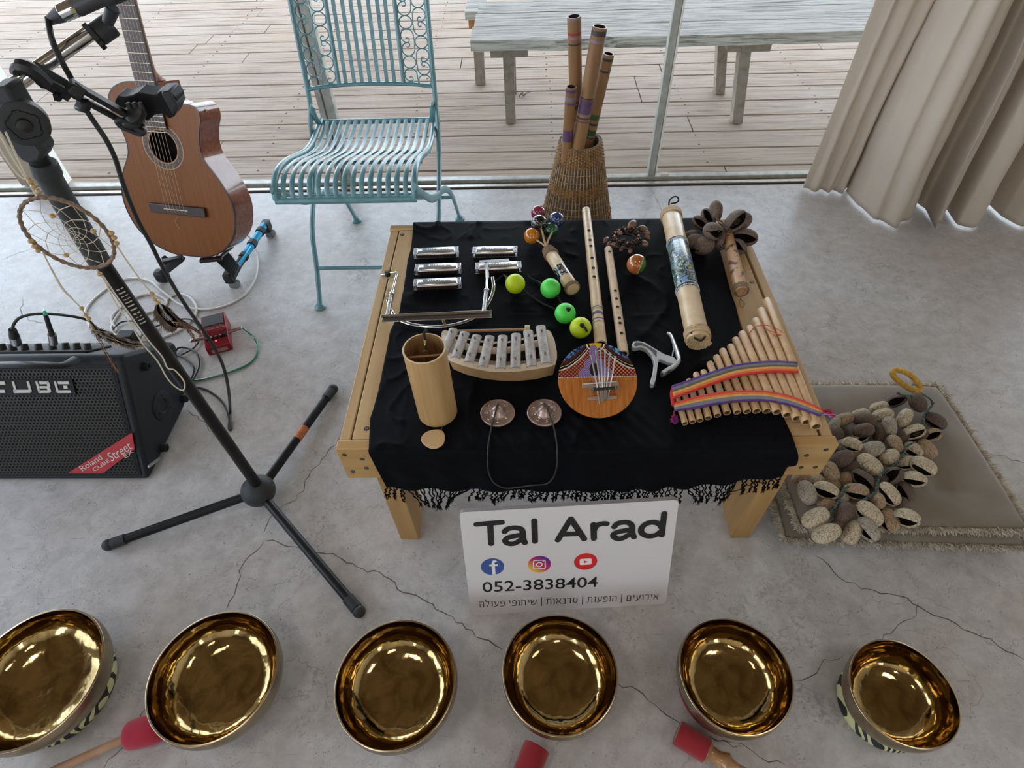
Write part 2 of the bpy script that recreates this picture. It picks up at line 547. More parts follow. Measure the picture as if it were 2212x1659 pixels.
# track and glass doors
g = G()
g.box(((WX0 + WX1) / 2, 1.4865, -.02), (WX1 - WX0, .017, .036), 1)
g.box(((WX0 + WX1) / 2, 1.503, -.010), (WX1 - WX0, .016, .026), 0)
g.box(((WX0 + WX1) / 2, 1.525, -.022), (WX1 - WX0, .028, .03), 2)
struct('trim_track', g, [m_alu2, m_gap, m_dirt])
g = G(); g.box(((WX0 + WX1) / 2, 1.552, -.006), (WX1 - WX0, .028, .024), 0); rail = struct('trim_lower_rail', g, m_alu, bevel=.002)


def post(cx, wx, y0=1.53, wy=.05, top=2.47, name='trim_post'):
    g = G(); g.box((cx, y0 + wy / 2, top / 2), (wx, wy, top)); return g


# frames: name, glass span
for k, (x0, x1) in enumerate(((-2.9, -1.5), (-1.5, -.385), (-.385, .812), (.812, 2.0), (2.0, 3.2))):
    g = G(); g.box(((x0 + x1) / 2, 1.553, 1.24), (x1 - x0 - .02, .006, 2.45)); w_ = struct('window_%d' % (k + 1), g, m_glass)
g = G(); g.box((.812, 1.553, 1.24), (.024, .036, 2.46)); g.box((.829, 1.545, 1.24), (.007, .020, 2.46), 1); struct('trim_mullion', g, [m_alu, M('pale_edge', (.75, .74, .68), .5)], bevel=.0015)
g = G()
for cx in (-.398, -.366): g.box((cx, 1.558, 1.24), (.020 if cx < -.38 else .028, .036, 2.46))
g.box((-.381, 1.562, 1.24), (.012, .02, 2.46), 1)
struct('trim_mullion', g, [m_alu, M('pale_edge_b', (.80, .79, .74), .5)], bevel=.0015)
g = G(); g.box((-1.60, 1.57, 1.24), (.17, .05, 2.46)); g.box((-1.508, 1.565, 1.24), (.014, .05, 2.46), 1)
struct('trim_post', g, [M('beige_post', (.40, .33, .25), .6, var=.1, vs=20), M('white_post_edge', (.86, .86, .80), .5)], bevel=.002)
g = G(); q = P(1468, 385, z=.006); g.box((1.035 - .17, 1.548, .010), (.03, .014, .010)); struct('trim_clip', g, M('clip_white', (.75, .73, .68), .5))

# ---------------- deck
board_edges = [1.575, 1.672]
yb = 1.672
while yb < 7.0: yb += .1475; board_edges.append(yb)
bv = [(y0 + .004, y1 - .004) for y0, y1 in zip(board_edges[:-1], board_edges[1:])]
g = G(); g2 = G()
rnd = random.Random(2)
joints = {5: .875, 7: 1.02, 3: 1.06, 9: 1.9}
for i, (y0, y1) in enumerate(bv):
    x = -6.0
    cuts = [-6 + rnd.uniform(.8, 2.4)]
    while cuts[-1] < 6.5: cuts.append(cuts[-1] + rnd.choice((2.4, 3.0, 3.6)))
    if i in joints: cuts = [c for c in cuts if not -1 < c < 2.6] + [joints[i]]; cuts.sort()
    for c in cuts:
        a, b = x + .0025, min(c, 6.8) - .0025
        sl = rnd.uniform(-.0015, .0015)
        g.add([(a, y0, -.052), (b, y0, -.052), (b, y1, -.052), (a, y1, -.052), (a, y0 + .002, -.028 + sl), (b, y0 + .002, -.028 - sl), (b, y1 - .002, -.028 - sl), (a, y1 - .002, -.028 + sl)],
              [(3, 2, 1, 0), (4, 5, 6, 7), (0, 1, 5, 4), (1, 2, 6, 5), (2, 3, 7, 6), (3, 0, 4, 7)])
        x = c
    if y1 - y0 > .1:
        for k in range(-6, 9):
            jx = -.18 + k * .62 + rnd.uniform(-.012, .012)
            for yy in (y0 + .028, y1 - .028):
                g2.cyl((jx, yy, -.032), (jx, yy, -.0262), .0042, n=8)
struct('trim_deck_boards', g, m_deck)
struct('trim_deck_screws', g2, m_screw)
g = G(); g.box((.4, 4.6, -.12), (14, 6.2, .06)); struct('trim_deck_base', g, m_gap)
g = G(); g.box((.4, 3.2, 2.86), (9, 3.3, .12)); struct('ceiling_added_shade', g, m_ceil)  # unseen roof added to cut the zenith light on the deck
g = G(); g.box((0, 0, -.30), (60, 60, .1)); struct('floor_ground', g, M('outdoor_ground', (.30, .27, .2), .95, var=.3, vs=2))
# ================================================================ low wooden table
ALB = .80
m_pine = wood('pine_board_x', (.62, .40, .165), (.50, .29, .10), 'x', 10, .5, 16, .12)
m_piney = wood('pine_board_y', (.68, .47, .23), (.55, .35, .145), 'y', 10, .5, 16, .12)
m_pinez = wood('pine_board_z', (.56, .34, .13), (.42, .235, .075), 'z', 10, .55, 16, .12)
m_pinez2 = wood('pine_pale_z', (.72, .60, .34), (.66, .50, .25), 'z', 10, .55, 16, .12)
m_steel = M('screw_steel', (.35, .33, .30), .35, metal=.9)
m_black = M('matt_black', (.012, .012, .013), .55)
TW, TD = .8661, .6764
AH = .094
tb = thing('low_table', 'low rectangular pine table under the black fringed cloth', 'table', (0, 0, 0))
tb.rotation_euler = (0, 0, .0054)


def board(name, c, d, m, bev=.002):
    g = G(); g.box(c, d); return g.build(name, m, tb, bevel=bev)


fa = board('front_rail', (TW / 2, .010, TH - AH / 2), (TW, .020, AH), m_pine)
board('back_rail', (TW / 2, TD - .010, TH - AH / 2), (TW, .020, AH), m_pine)
for s in (0, 1):
    xo = .003 + .0095 if s == 0 else TW - .012
    board('side_rail', (xo, TD / 2, TH - AH / 2 - .001), (.019, TD - .042, AH - .002), m_piney)
    xi = .058 if s == 0 else TW - .060
    pl = board('side_plank', (xi, TD / 2, TH - .0105), (.066, TD - .044, .019), m_piney)
board('top_panel', (TW / 2, TD / 2, TH - .0105), (TW - .196, TD - .044, .018), m_piney)


def screw(px, py, parent, plane, r=.0042):
    """a sunk screw head"""
    g = G()
    if plane == 'front':
        p = P(px, py, y=-.0002); ax = V((0, -1, 0))
    else:
        p = P(px, py, z=TH - .0008); ax = V((0, 0, 1))
    g.cyl(p - ax * .001, p + ax * .0003, r, n=14, m=0)
    g.cyl(p - ax * .001, p + ax * .0006, r * .68, n=14, m=1)
    g.cyl(p - ax * .001, p + ax * .0009, r * .32, n=6, m=2)
    g.build('screw', [m_gap, m_steel, m_black], parent, world=True)


for x, y in ((744, 983), (782.5, 992), (791.5, 1011.5), (762, 1019), (1786, 976.5), (1744, 988.5), (1732, 1014.5), (1763, 1014)): screw(x, y, fa, 'front')
for x, y in ((872, 507), (792, 926), (1628, 612)): screw(x, y, tb, 'top', .0048)
LW, LD = .041, .088
for (lx, ly) in ((.0423, .0215), (TW - .038 - LW, .0215), (.0423, TD - .0215 - LD), (TW - .038 - LW, TD - .0215 - LD)):
    g = G()
    s = 1 if lx < .3 else -1
    lean = s * .006
    def q(x, z): return x + (lean * (1 - z / .36))
    a = [(q(lx, z), y, z) for z, y in ((0, ly), (0, ly + LD), (TH - .021, ly + LD), (TH - .021, ly))]
    b = [(q(lx + LW, z), y, z) for z, y in ((0, ly), (0, ly + LD), (TH - .021, ly + LD), (TH - .021, ly))]
    g.hexa(a, b)
    g.build('leg', m_pinez if s > 0 or True else m_pinez2, tb, bevel=.0015)
# ================================================================ black cloth
m_cloth = M('black_cotton', (.0026, .0033, .0055), .75, var=.35, vs=9, bump=.3, bs=900, spec=.10)
CT = TH + .0015


def interp(t, pts):
    for (a, b), (c, d) in zip(pts[:-1], pts[1:]):
        if t <= c: return b + (d - b) * (t - a) / (c - a)
    return pts[-1][1]


Lp = [P(x, y, z=CT) for x, y in ((797, 966), (800, 905), (818, 845), (843, 716), (863, 674), (871, 632), (881, 562), (888, 537), (893.5, 486))]
Rp = [P(x, y, z=CT) for x, y in ((1718, 966), (1709, 936), (1697, 912), (1655, 830), (1625, 760), (1599, 705), (1589, 660), (1579, 634), (1556, 545), (1545, 473))]
Ll = sorted([(p.y, p.x) for p in Lp]); Rl = sorted([(p.y, p.x) for p in Rp])


MASK = []
for a_, b_2, r_ in (((892, 540), (1130, 535), .02), ((892, 575), (1130, 572), .02), ((892, 610), (996, 608), .02), ((1113, 613), (1113, 613), .02), ((1189, 623), (1189, 623), .02), ((1221, 677), (1254, 708), .02), ((1180, 540), (1240, 635), .02),
                    ((1266, 453), (1298, 745), .014), ((1314, 538), (1347, 765), .012), ((1352, 515), (1352, 515), .045), ((1375, 575), (1375, 575), .02), ((1449, 462), (1509, 740), .026), ((1545, 480), (1600, 640), .05), ((960, 770), (1195, 770), .05),
                    ((1075, 889), (1176, 889), .034), ((1291, 830), (1291, 830), .07), ((1481, 860), (1780, 860), .05), ((1620, 700), (1640, 800), .07), ((946, 888), (946, 888), .038), ((936, 948), (936, 948), .026), ((1370, 750), (1460, 790), .014), ((1415, 780), (1410, 835), .012), ((840, 690), (1060, 690), .02), ((1050, 570), (1060, 680), .015), ((1150, 510), (1190, 500), .03)):
    MASK.append((P(*a_, z=CT), P(*b_2, z=CT), r_))


def wrinkle(x, y):
    p = V((x, y, CT)); k = 1.0
    for a, b, r in MASK:
        d = b - a; t = 0 if d.length < 1e-6 else max(0, min(1, (p - a).dot(d) / d.dot(d)))
        q = (p - (a + d * t)).length - .012
        if q < r + .014: k = min(k, max(0, (q - r) / .014))
    return wrinkle0(x, y) * k + .0003 * (1 - k)


def wrinkle0(x, y):
    n = noise.noise(V((x * 5, y * 5, 0))) * .5 + .5
    r = 1 - abs(noise.noise(V((x * 9 + 3, y * 7, 1.3)) * 1.0)) * 2
    r2 = 1 - abs(noise.noise(V((x * 21 + 1, y * 17 + 9, 4.1)))) * 2
    h = max(0, r) ** 5 * .0065 * (.3 + n) + max(0, r2) ** 6 * .0042 * n
    # long diagonal folds near the front left
    u = (x - .18) * .8 + (y - .06) * .6
    fl_ = math.exp(-((x - .33) / .20) ** 2 - ((y - .05) / .06) ** 2)
    h += fl_ * .0055 * (.5 + .5 * math.sin(u * 260 + 2 * n))
    # ironed creases
    for c in (.335,): h += .0016 * math.exp(-((y - c - .004 * math.sin(x * 9)) / .004) ** 2)
    for c in (.02 + .09,): h += .0012 * math.exp(-((x - c) / .003) ** 2) * (1 if y < .2 else 0)
    return h


rows = []
NX = 190
ys = [TD + .0105, TD + .0085] + [TD + .001 - (TD + .001 + .004) * k / 150 for k in range(151)]
hem = [(0, (835, 1053)), (.03, (860, 1056)), (.12, (950, 1058)), (.3, (1110, 1060)), (.5, (1280, 1062)), (.7, (1430, 1058)), (.83, (1546, 1047)), (.92, (1620, 1038)), (1.0, (1690, 1027))]
for k, y in enumerate(ys):
    x0 = interp(max(y, 0), Ll); x1 = interp(max(y, 0), Rl); row = []
    for i in range(NX + 1):
        x = x0 + (x1 - x0) * i / NX
        z = CT + wrinkle(x, y)
        if k == 0: z = CT - .045
        elif k == 1: z = CT - .0004
        if y < .003: z = CT + (z - CT) * .4
        row.append((x, y, z))
    rows.append(row)
hemP = []
for i in range(NX + 1):
    t = i / NX
    hx = interp(t, [(a, b[0]) for a, b in hem]); hy = interp(t, [(a, b[1]) for a, b in hem])
    hemP.append(P(hx, hy, y=-.012))
edge = rows[-1]
ND = 26
for k in range(1, ND + 1):
    t = k / ND; row = []
    for i in range(NX + 1):
        e = V(edge[i]); h = hemP[i]
        p = e.lerp(h, t)
        bl = 0.0
        if i > NX - 12: bl = math.sin(t * PI) * .012 * (i - NX + 12) / 12 if t < .6 else 0
        if k == 1: p.y = -.0075; p.z = e.z - .003
        else:
            p.y = -.0085 - .0035 * t + .0035 * t * math.sin(i * .33 + 1.5 * math.sin(i * .05)) + .002 * noise.noise(V((i * .1, k * .12, 3)))
        p.x += bl
        row.append(tuple(p))
    rows.append(row)
g = G(); g.grid(rows)
cl = g.build('table_cloth', m_cloth, ang=180, solid=.0012)
tag(cl, 'black cotton cloth with a knotted fringe spread over the low table', 'cloth')
g = G()
rnd = random.Random(11)
fr_len = [(0, .036), (.04, .040), (.07, .064), (.11, .086), (.15, .070), (.2, .044), (.3, .038), (.45, .036), (.62, .040), (.7, .052), (.8, .060), (.86, .066), (.93, .048), (1, .040)]
n_f = 118
tips = []
for k in range(n_f):
    t = (k + .5) / n_f
    i = min(NX, int(t * NX)); h = V(rows[-1][i]); Lh = interp(t, fr_len) * rnd.uniform(.8, 1.12)
    sway = -.010 * math.cos(t * PI) + rnd.uniform(-.006, .006)
    if .05 < t < .2: sway += (.115 - t) * .35
    if .75 < t < .9: sway += (.84 - t) * .25
    c = h + V((rnd.uniform(-.001, .001), rnd.uniform(-.002, .003), .002)); pp = [c]
    m_ = 7
    for j in range(1, m_ + 1):
        u = j / m_
        pp.append(h + V((sway * u + .0022 * math.sin(j * 2.1 + k * 1.7), rnd.uniform(-.0015, .0015) + .004 * u, -Lh * u * .92)))
    g.tube(smooth(pp, 2), [.0013 + .0003 * math.sin(j * 1.9 + k) for j in range(2 * m_ + 1)], n=5)
    e = pp[-1]; g.ball(e, .0028, n=6)
    for q_ in range(5):
        d = V((rnd.uniform(-.004, .004), rnd.uniform(-.002, .002), -rnd.uniform(.007, .015)))
        g.tube([e, e + d * .5 + V((rnd.uniform(-.002, .002), 0, 0)), e + d], [.0009, .0007, .0003], n=4)
    tips.append(pp)
for k in range(n_f - 1):   # the netted cross strands
    if rnd.random() < .30:
        a, b = tips[k], tips[k + 1]; j = rnd.randint(2, 5)
        g.tube([a[j], (a[j] + b[j + 1]) / 2 + V((0, -.001, 0)), b[j + 1]], .0009, n=4)
g.build('fringe', m_cloth, cl, world=True, kind='stuff')

# ================================================================ sign
ALB = 1.0
m_signw = M('sign_white', (.68, .66, .66), .5)
m_signe = M('sign_foam_edge', (.46, .45, .46), .7)
A, B = P(1020, 1330, z=0), P(1435, 1305, z=0)
Tt = P(1472, 1080, z=.266)
TL = P(991, 1107, z=.266)
xa = (B - A).normalized()
up = ((TL + Tt) / 2 - (A + B) / 2); sh = up.length; up = (up - xa * up.dot(xa)).normalized()
nr = xa.cross(up)
cen = (A + B) / 2; SW = (B - A).length / 2 + .0025; cen = cen + V((0, 0, .0005))
X = mtx(cen, xa, up, nr)


def rr(w_, h_, r, n=6, ox=0, oy=0):
    o = []
    for cx, cy, a in ((w_ - r, h_ - r, 0), (-w_ + r, h_ - r, 90), (-w_ + r, -h_ + r, 180), (w_ - r, -h_ + r, 270)):
        for i in range(n + 1): o.append((ox + cx + r * math.cos(math.radians(a + 90 * i / n)), oy + cy + r * math.sin(math.radians(a + 90 * i / n))))
    return o


sg = thing('name_sign', 'white foam board sign with black name, phone number and round icons leaning before the table', 'sign', mat=X)
g = G(); g.prism([(x, y + sh / 2) for x, y in rr(SW, sh / 2, .010)], -.010, -.0004, 1); g.prism([(x, y + sh / 2) for x, y in rr(SW, sh / 2, .010)], -.0004, 0, 0)
g.build('board', [m_signw, m_signe], sg)
m_ink = M('black_ink', (.012, .012, .014), .5)


def Q(px, py):
    """photo pixel -> sign-plane coordinates"""
    p = Pn(px, py, cen, nr) - cen; return p.dot(xa), p.dot(up)


def roundtext(g, body, size, x, y, sx, off, rot=0., ext=.0002):
    g.text(body, size, T(x, y, .0003, rz=rot), sx=sx, off=off, ext=ext)


def sign_line(name, body, pL, pR, ph, sx, off, sp=1.):
    """lettering fitted between two photo points, with the cap height ph in m"""
    x0, y0 = Q(*pL); x1, y1 = Q(*pR)
    g = G(); g.text(body, 1.0, Matrix.Identity(4), off=off, ext=0.0, sp=sp)
    w_ = max(q.x for q in g.v) - min(q.x for q in g.v); mn = min(q.x for q in g.v); hh = max(q.y for q in g.v); lo = min(q.y for q in g.v)
    L_ = math.hypot(x1 - x0, y1 - y0); a = math.atan2(y1 - y0, x1 - x0)
    S = Matrix.Diagonal((L_ / w_, ph / hh, 1, 1))
    Y = T(x0, y0, .0004, rz=a) @ S @ T(-mn, 0, 0)
    g.v = [Y @ q for q in g.v]
    return g.build(name, m_ink, sg, flatshade=True)


def strokes(name, lines, wd, z0=.0004):
    """round-ended strokes traced along photo points"""
    g = G()
    for li, ln in enumerate(lines):
        z = z0 + li * .00006
        pts = [V((*Q(960 + x / 4.096, 1050 + y / 4.096), 0)) for x, y in ln]
        if len(pts) > 2: pts = smooth(pts, 6)
        hw = wd / 2; L_, R_ = [], []
        for i, p in enumerate(pts):
            t = pts[min(i + 1, len(pts) - 1)] - pts[max(i - 1, 0)]; t.normalize(); n = V((-t.y, t.x, 0))
            L_.append((p.x + n.x * hw, p.y + n.y * hw, z)); R_.append((p.x - n.x * hw, p.y - n.y * hw, z))
        g.grid([L_, R_])
        for ci, p in enumerate((pts[0], pts[-1])):
            g.add([(p.x + hw * math.cos(2 * PI * k / 20), p.y + hw * math.sin(2 * PI * k / 20), z + .00002 * (ci + 1)) for k in range(20)], [tuple(range(20))])
    return g.build(name, m_ink, sg, flatshade=True)


strokes('lettering', [
    [(285, 338), (508, 320)], [(405, 335), (414, 508)],
    [(532, 402), (560, 378), (620, 368), (675, 378), (694, 412), (697, 465), (712, 500)], [(697, 428), (625, 440), (562, 455), (538, 482), (562, 506), (620, 506), (694, 462)],
    [(795, 305), (801, 488)],
    [(1003, 476), (1119, 288)], [(1119, 288), (1236, 466)], [(1062, 424), (1178, 420)],
    [(1318, 338), (1322, 462)], [(1320, 392), (1345, 350), (1390, 332), (1434, 332)],
    [(1502, 358), (1530, 330), (1590, 318), (1640, 328), (1660, 360), (1662, 418), (1676, 448)], [(1661, 382), (1585, 393), (1520, 408), (1492, 432), (1516, 458), (1570, 460), (1655, 415)],
    [(1944, 240), (1921, 432)], [(1926, 370), (1900, 335), (1850, 318), (1785, 330), (1742, 372), (1748, 415), (1800, 440), (1865, 432), (1921, 395)],
], .0118)
sign_line('phone_number', '052-3838404', (1043, 1279), (1291, 1267), abs(Q(1060, 1257)[1] - Q(1060, 1279)[1]) * 1.0, 1, .008)
GL = {'א': (.7, [[(0, 1), (.7, 0)], [(.62, 1), (.58, .7), (.42, .45)], [(.06, 0), (.08, .3), (.26, .62)]]), 'י': (.22, [[(0, 1), (.16, 1), (.2, .55)]]), 'ר': (.55, [[(0, 1), (.4, 1), (.52, .85), (.52, 0)]]),
      'ו': (.2, [[(0, 1), (.13, 1), (.18, .9), (.18, 0)]]), 'ע': (.62, [[(.62, 1), (.58, .5), (.4, .12), (0, -.06)], [(.08, 1), (.3, .14)]]), 'ם': (.65, [[(.04, 1), (.5, 1), (.62, .85), (.62, 0)], [(.62, 0), (.08, 0)], [(.08, 0), (.08, 1)]]),
      'ה': (.65, [[(0, 1), (.5, 1), (.62, .85), (.62, 0)], [(.08, .62), (.08, 0)]]), 'פ': (.62, [[(.28, .5), (.12, .55), (.08, .85), (.2, 1), (.48, 1), (.6, .85), (.6, .14), (.48, 0), (0, 0)]]), 'ת': (.7, [[(0, 0), (.1, .05), (.13, .95)], [(.02, 1), (.5, 1), (.64, .85), (.64, 0)]]),
      'ס': (.66, [[(0, 1), (.45, 1), (.63, .75), (.56, .22), (.34, 0), (.13, .22), (.06, .6), (.12, 1)]]), 'ד': (.62, [[(0, 1), (.62, 1)], [(.5, 1), (.5, 0)]]), 'נ': (.4, [[(.08, 1), (.28, 1), (.36, .85), (.36, 0)], [(.36, 0), (0, 0)]]),
      'ש': (.82, [[(0, 1), (.06, .3), (.14, 0), (.45, 0), (.72, .3), (.8, 1)], [(.4, 1), (.38, .62), (.1, .42)]]), 'ל': (.55, [[(.04, 1.4), (.06, 1), (.48, 1), (.5, .7), (.24, 0)]]), '|': (.2, [[(.1, 1.35), (.1, -.3)]]), ' ': (.12, [])}
heb = ''.join(reversed('אירועים | הופעות | סדנאות | שיתופי פעולה'))
x0, y0 = Q(1036, 1311); x1, y1 = Q(1421, 1294.5); tw = sum(GL[c][0] + .28 for c in heb) - .28
L_ = math.hypot(x1 - x0, y1 - y0); sx_ = L_ / tw; hh = abs(Q(1100, 1297.5)[1] - Q(1100, 1308.5)[1]); ca, sa = (x1 - x0) / L_, (y1 - y0) / L_
g = G(); cx = 0; k = 0
for ch in heb:
    for ln in GL[ch][1]:
        k += 1; z = .0004 + (k % 5) * .00004
        pts = [V((x0 + (cx + u) * sx_ * ca - v * hh * sa, y0 + (cx + u) * sx_ * sa + v * hh * ca, z)) for u, v in ln]
        hw = .00078
        for a_, b_2 in zip(pts[:-1], pts[1:]):
            t = (b_2 - a_).normalized(); n = V((-t.y, t.x, 0)) * hw; t = t * hw * .7
            g.add([a_ - t + n, a_ - t - n, b_2 + t - n, b_2 + t + n], [(0, 1, 2, 3)]); 
    cx += GL[ch][0] + .28
g.build('small_lettering', m_ink, sg, flatshade=True)


def icon(px, py, mats, fn, r=.0225):
    x, y = Q(px, py); g = G(); g.M = T(x, y, 0)
    g.cyl((0, 0, 0), (0, 0, .0003), r, n=40)
    fn(g); return g.build('icon', mats, sg, flatshade=True)


m_iw = M('icon_white', (.82, .82, .82), .5)
m_fb = M('icon_blue', (.045, .095, .32), .5); m_yt = M('icon_red', (.62, .02, .02), .5)
# three-colour disc
m_ig, nt_, b_ = _mat('icon_sunset')
tc_ = nt_.nodes.new('ShaderNodeTexCoord'); mp_ = nt_.nodes.new('ShaderNodeMapping'); sp_ = nt_.nodes.new('ShaderNodeSeparateXYZ'); cr_ = nt_.nodes.new('ShaderNodeValToRGB')
ix, iy = Q(1165, 1219)
mp_.inputs['Location'].default_value = (0, 0, 0); mp_.inputs['Rotation'].default_value = (0, 0, .75)
vs_ = nt_.nodes.new('ShaderNodeVectorMath'); vs_.operation = 'SUBTRACT'; vs_.inputs[1].default_value = (ix, iy, 0)
nt_.links.new(tc_.outputs['Object'], vs_.inputs[0]); nt_.links.new(vs_.outputs[0], mp_.inputs[0]); nt_.links.new(mp_.outputs[0], sp_.inputs[0])
ma_ = nt_.nodes.new('ShaderNodeMapRange'); ma_.inputs[1].default_value = -.022; ma_.inputs[2].default_value = .022
nt_.links.new(sp_.outputs[1], ma_.inputs[0]); nt_.links.new(ma_.outputs[0], cr_.inputs[0])
e = cr_.color_ramp.elements; e[0].position = 0; e[0].color = (.85, .52, .05, 1); e[1].position = 1; e[1].color = (.08, .02, .25, 1)
k_ = cr_.color_ramp.elements.new(.5); k_.color = (.55, .02, .12, 1)
nt_.links.new(cr_.outputs[0], b_.inputs['Base Color'])


def f_fb(g):
    pts = smooth([V((x * .0001, y * .0001, .0006)) for x, y in ((85, 150), (55, 152), (25, 130), (15, 80), (15, 20), (15, -215))], 5)
    hw = .0032
    g.grid([[p + V((-hw if p.y < .010 else -hw * .6, hw * .8 if p.y > .010 else 0, 0)) for p in pts], [p + V((hw if p.y < .010 else hw * .6, -hw * .8 if p.y > .010 else 0, 0)) for p in pts]], 1)
    g.box((.0020, .0040, .0006), (.0160, .0048, .0001), 1)


def ringbox(g, a, t, r, z, m):
    o, i = rr(a, a, r), rr(a - t, a - t, r - t * .6); n = len(o)
    g.add([(x, y, z) for x, y in o] + [(x, y, z) for x, y in i], [(k, (k + 1) % n, n + (k + 1) % n, n + k) for k in range(n)], m)


def f_ig(g):
    ringbox(g, .0125, .0022, .004, .0006, 1)
    n = 24
    g.add([(.0065 * math.cos(2 * PI * k / n), .0065 * math.sin(2 * PI * k / n), .0006) for k in range(n)] + [(.0042 * math.cos(2 * PI * k / n), .0042 * math.sin(2 * PI * k / n), .0006) for k in range(n)], [(k, (k + 1) % n, n + (k + 1) % n, n + k) for k in range(n)], 1)
    g.cyl((.0078, .0078, .0003), (.0078, .0078, .0006), .0013, n=10, m=1)


def f_yt(g):
    g.prism(rr(.0115, .0082, .003), .0003, .0006, 1)
    g.prism([(-.003, -.0038), (.0042, 0), (-.003, .0038)], .0006, .0008, 0)


icon(1064, 1224, [m_fb, m_iw], f_fb); icon(1165, 1219, [m_ig, m_iw], f_ig); icon(1265, 1213, [m_yt, m_iw], f_yt)

# ================================================================ singing bowls
ALB = .75
def bowl_mat(name, col, rough, dark, spec_=1.):
    m, nt, b = _mat(name); N, L = nt.nodes, nt.links
    b.inputs['Metallic'].default_value = 1
    tc = N.new('ShaderNodeTexCoord')
    n = N.new('ShaderNodeTexNoise'); n.inputs['Scale'].default_value = 16; n.inputs['Detail'].default_value = 5; n.inputs['Distortion'].default_value = 1.0
    L.new(tc.outputs['Object'], n.inputs['Vector'])
    r = N.new('ShaderNodeValToRGB'); e = r.color_ramp.elements
    e[0].position = .36; e[0].color = (*dark, 1); e[1].position = .6; e[1].color = (*col, 1)
    L.new(n.outputs[0], r.inputs[0]); L.new(r.outputs[0], b.inputs['Base Color'])
    mr = N.new('ShaderNodeMapRange'); mr.inputs[3].default_value = rough * 1.5; mr.inputs[4].default_value = rough * .7
    L.new(n.outputs[0], mr.inputs[0]); L.new(mr.outputs[0], b.inputs['Roughness'])
    n2 = N.new('ShaderNodeTexNoise'); n2.inputs['Scale'].default_value = 26; n2.inputs['Detail'].default_value = 2.5
    L.new(tc.outputs['Object'], n2.inputs['Vector'])
    bp = N.new('ShaderNodeBump'); bp.inputs['Strength'].default_value = .30; bp.inputs['Distance'].default_value = .006
    L.new(n2.outputs[0], bp.inputs['Height']); L.new(bp.outputs[0], b.inputs['Normal'])
    return m


m_bin = bowl_mat('bowl_inside_gold', (.50, .365, .165), .085, (.25, .165, .065))
m_bout = bowl_mat('bowl_outside_bronze', (.40, .335, .235), .30, (.27, .215, .135))
m_rim = M('bowl_rim', (.70, .56, .38), .25, metal=1)
RED = (.34, .005, .013)
m_red = M('red_felt', RED, .9, bump=.3, bs=900, sheen=.3)
m_redd = M('dark_red_felt', (.24, .008, .012), .9, bump=.3, bs=900, sheen=.2)


def cushion_mat():
    m, nt, b = _mat('brocade'); N, L = nt.nodes, nt.links
    tc = N.new('ShaderNodeTexCoord'); w_ = N.new('ShaderNodeTexWave'); w_.inputs['Scale'].default_value = 26; w_.inputs['Distortion'].default_value = 9; w_.inputs['Detail'].default_value = 1
    L.new(tc.outputs['Object'], w_.inputs[0]); r = N.new('ShaderNodeValToRGB'); e = r.color_ramp.elements; r.color_ramp.interpolation = 'CONSTANT'
    e[0].position = 0; e[0].color = (.01, .01, .012, 1); e[1].position = .55; e[1].color = (.55, .55, .28, 1)
    L.new(w_.outputs[0], r.inputs[0]); L.new(r.outputs[0], b.inputs['Base Color']); b.inputs['Roughness'].default_value = .6
    return m


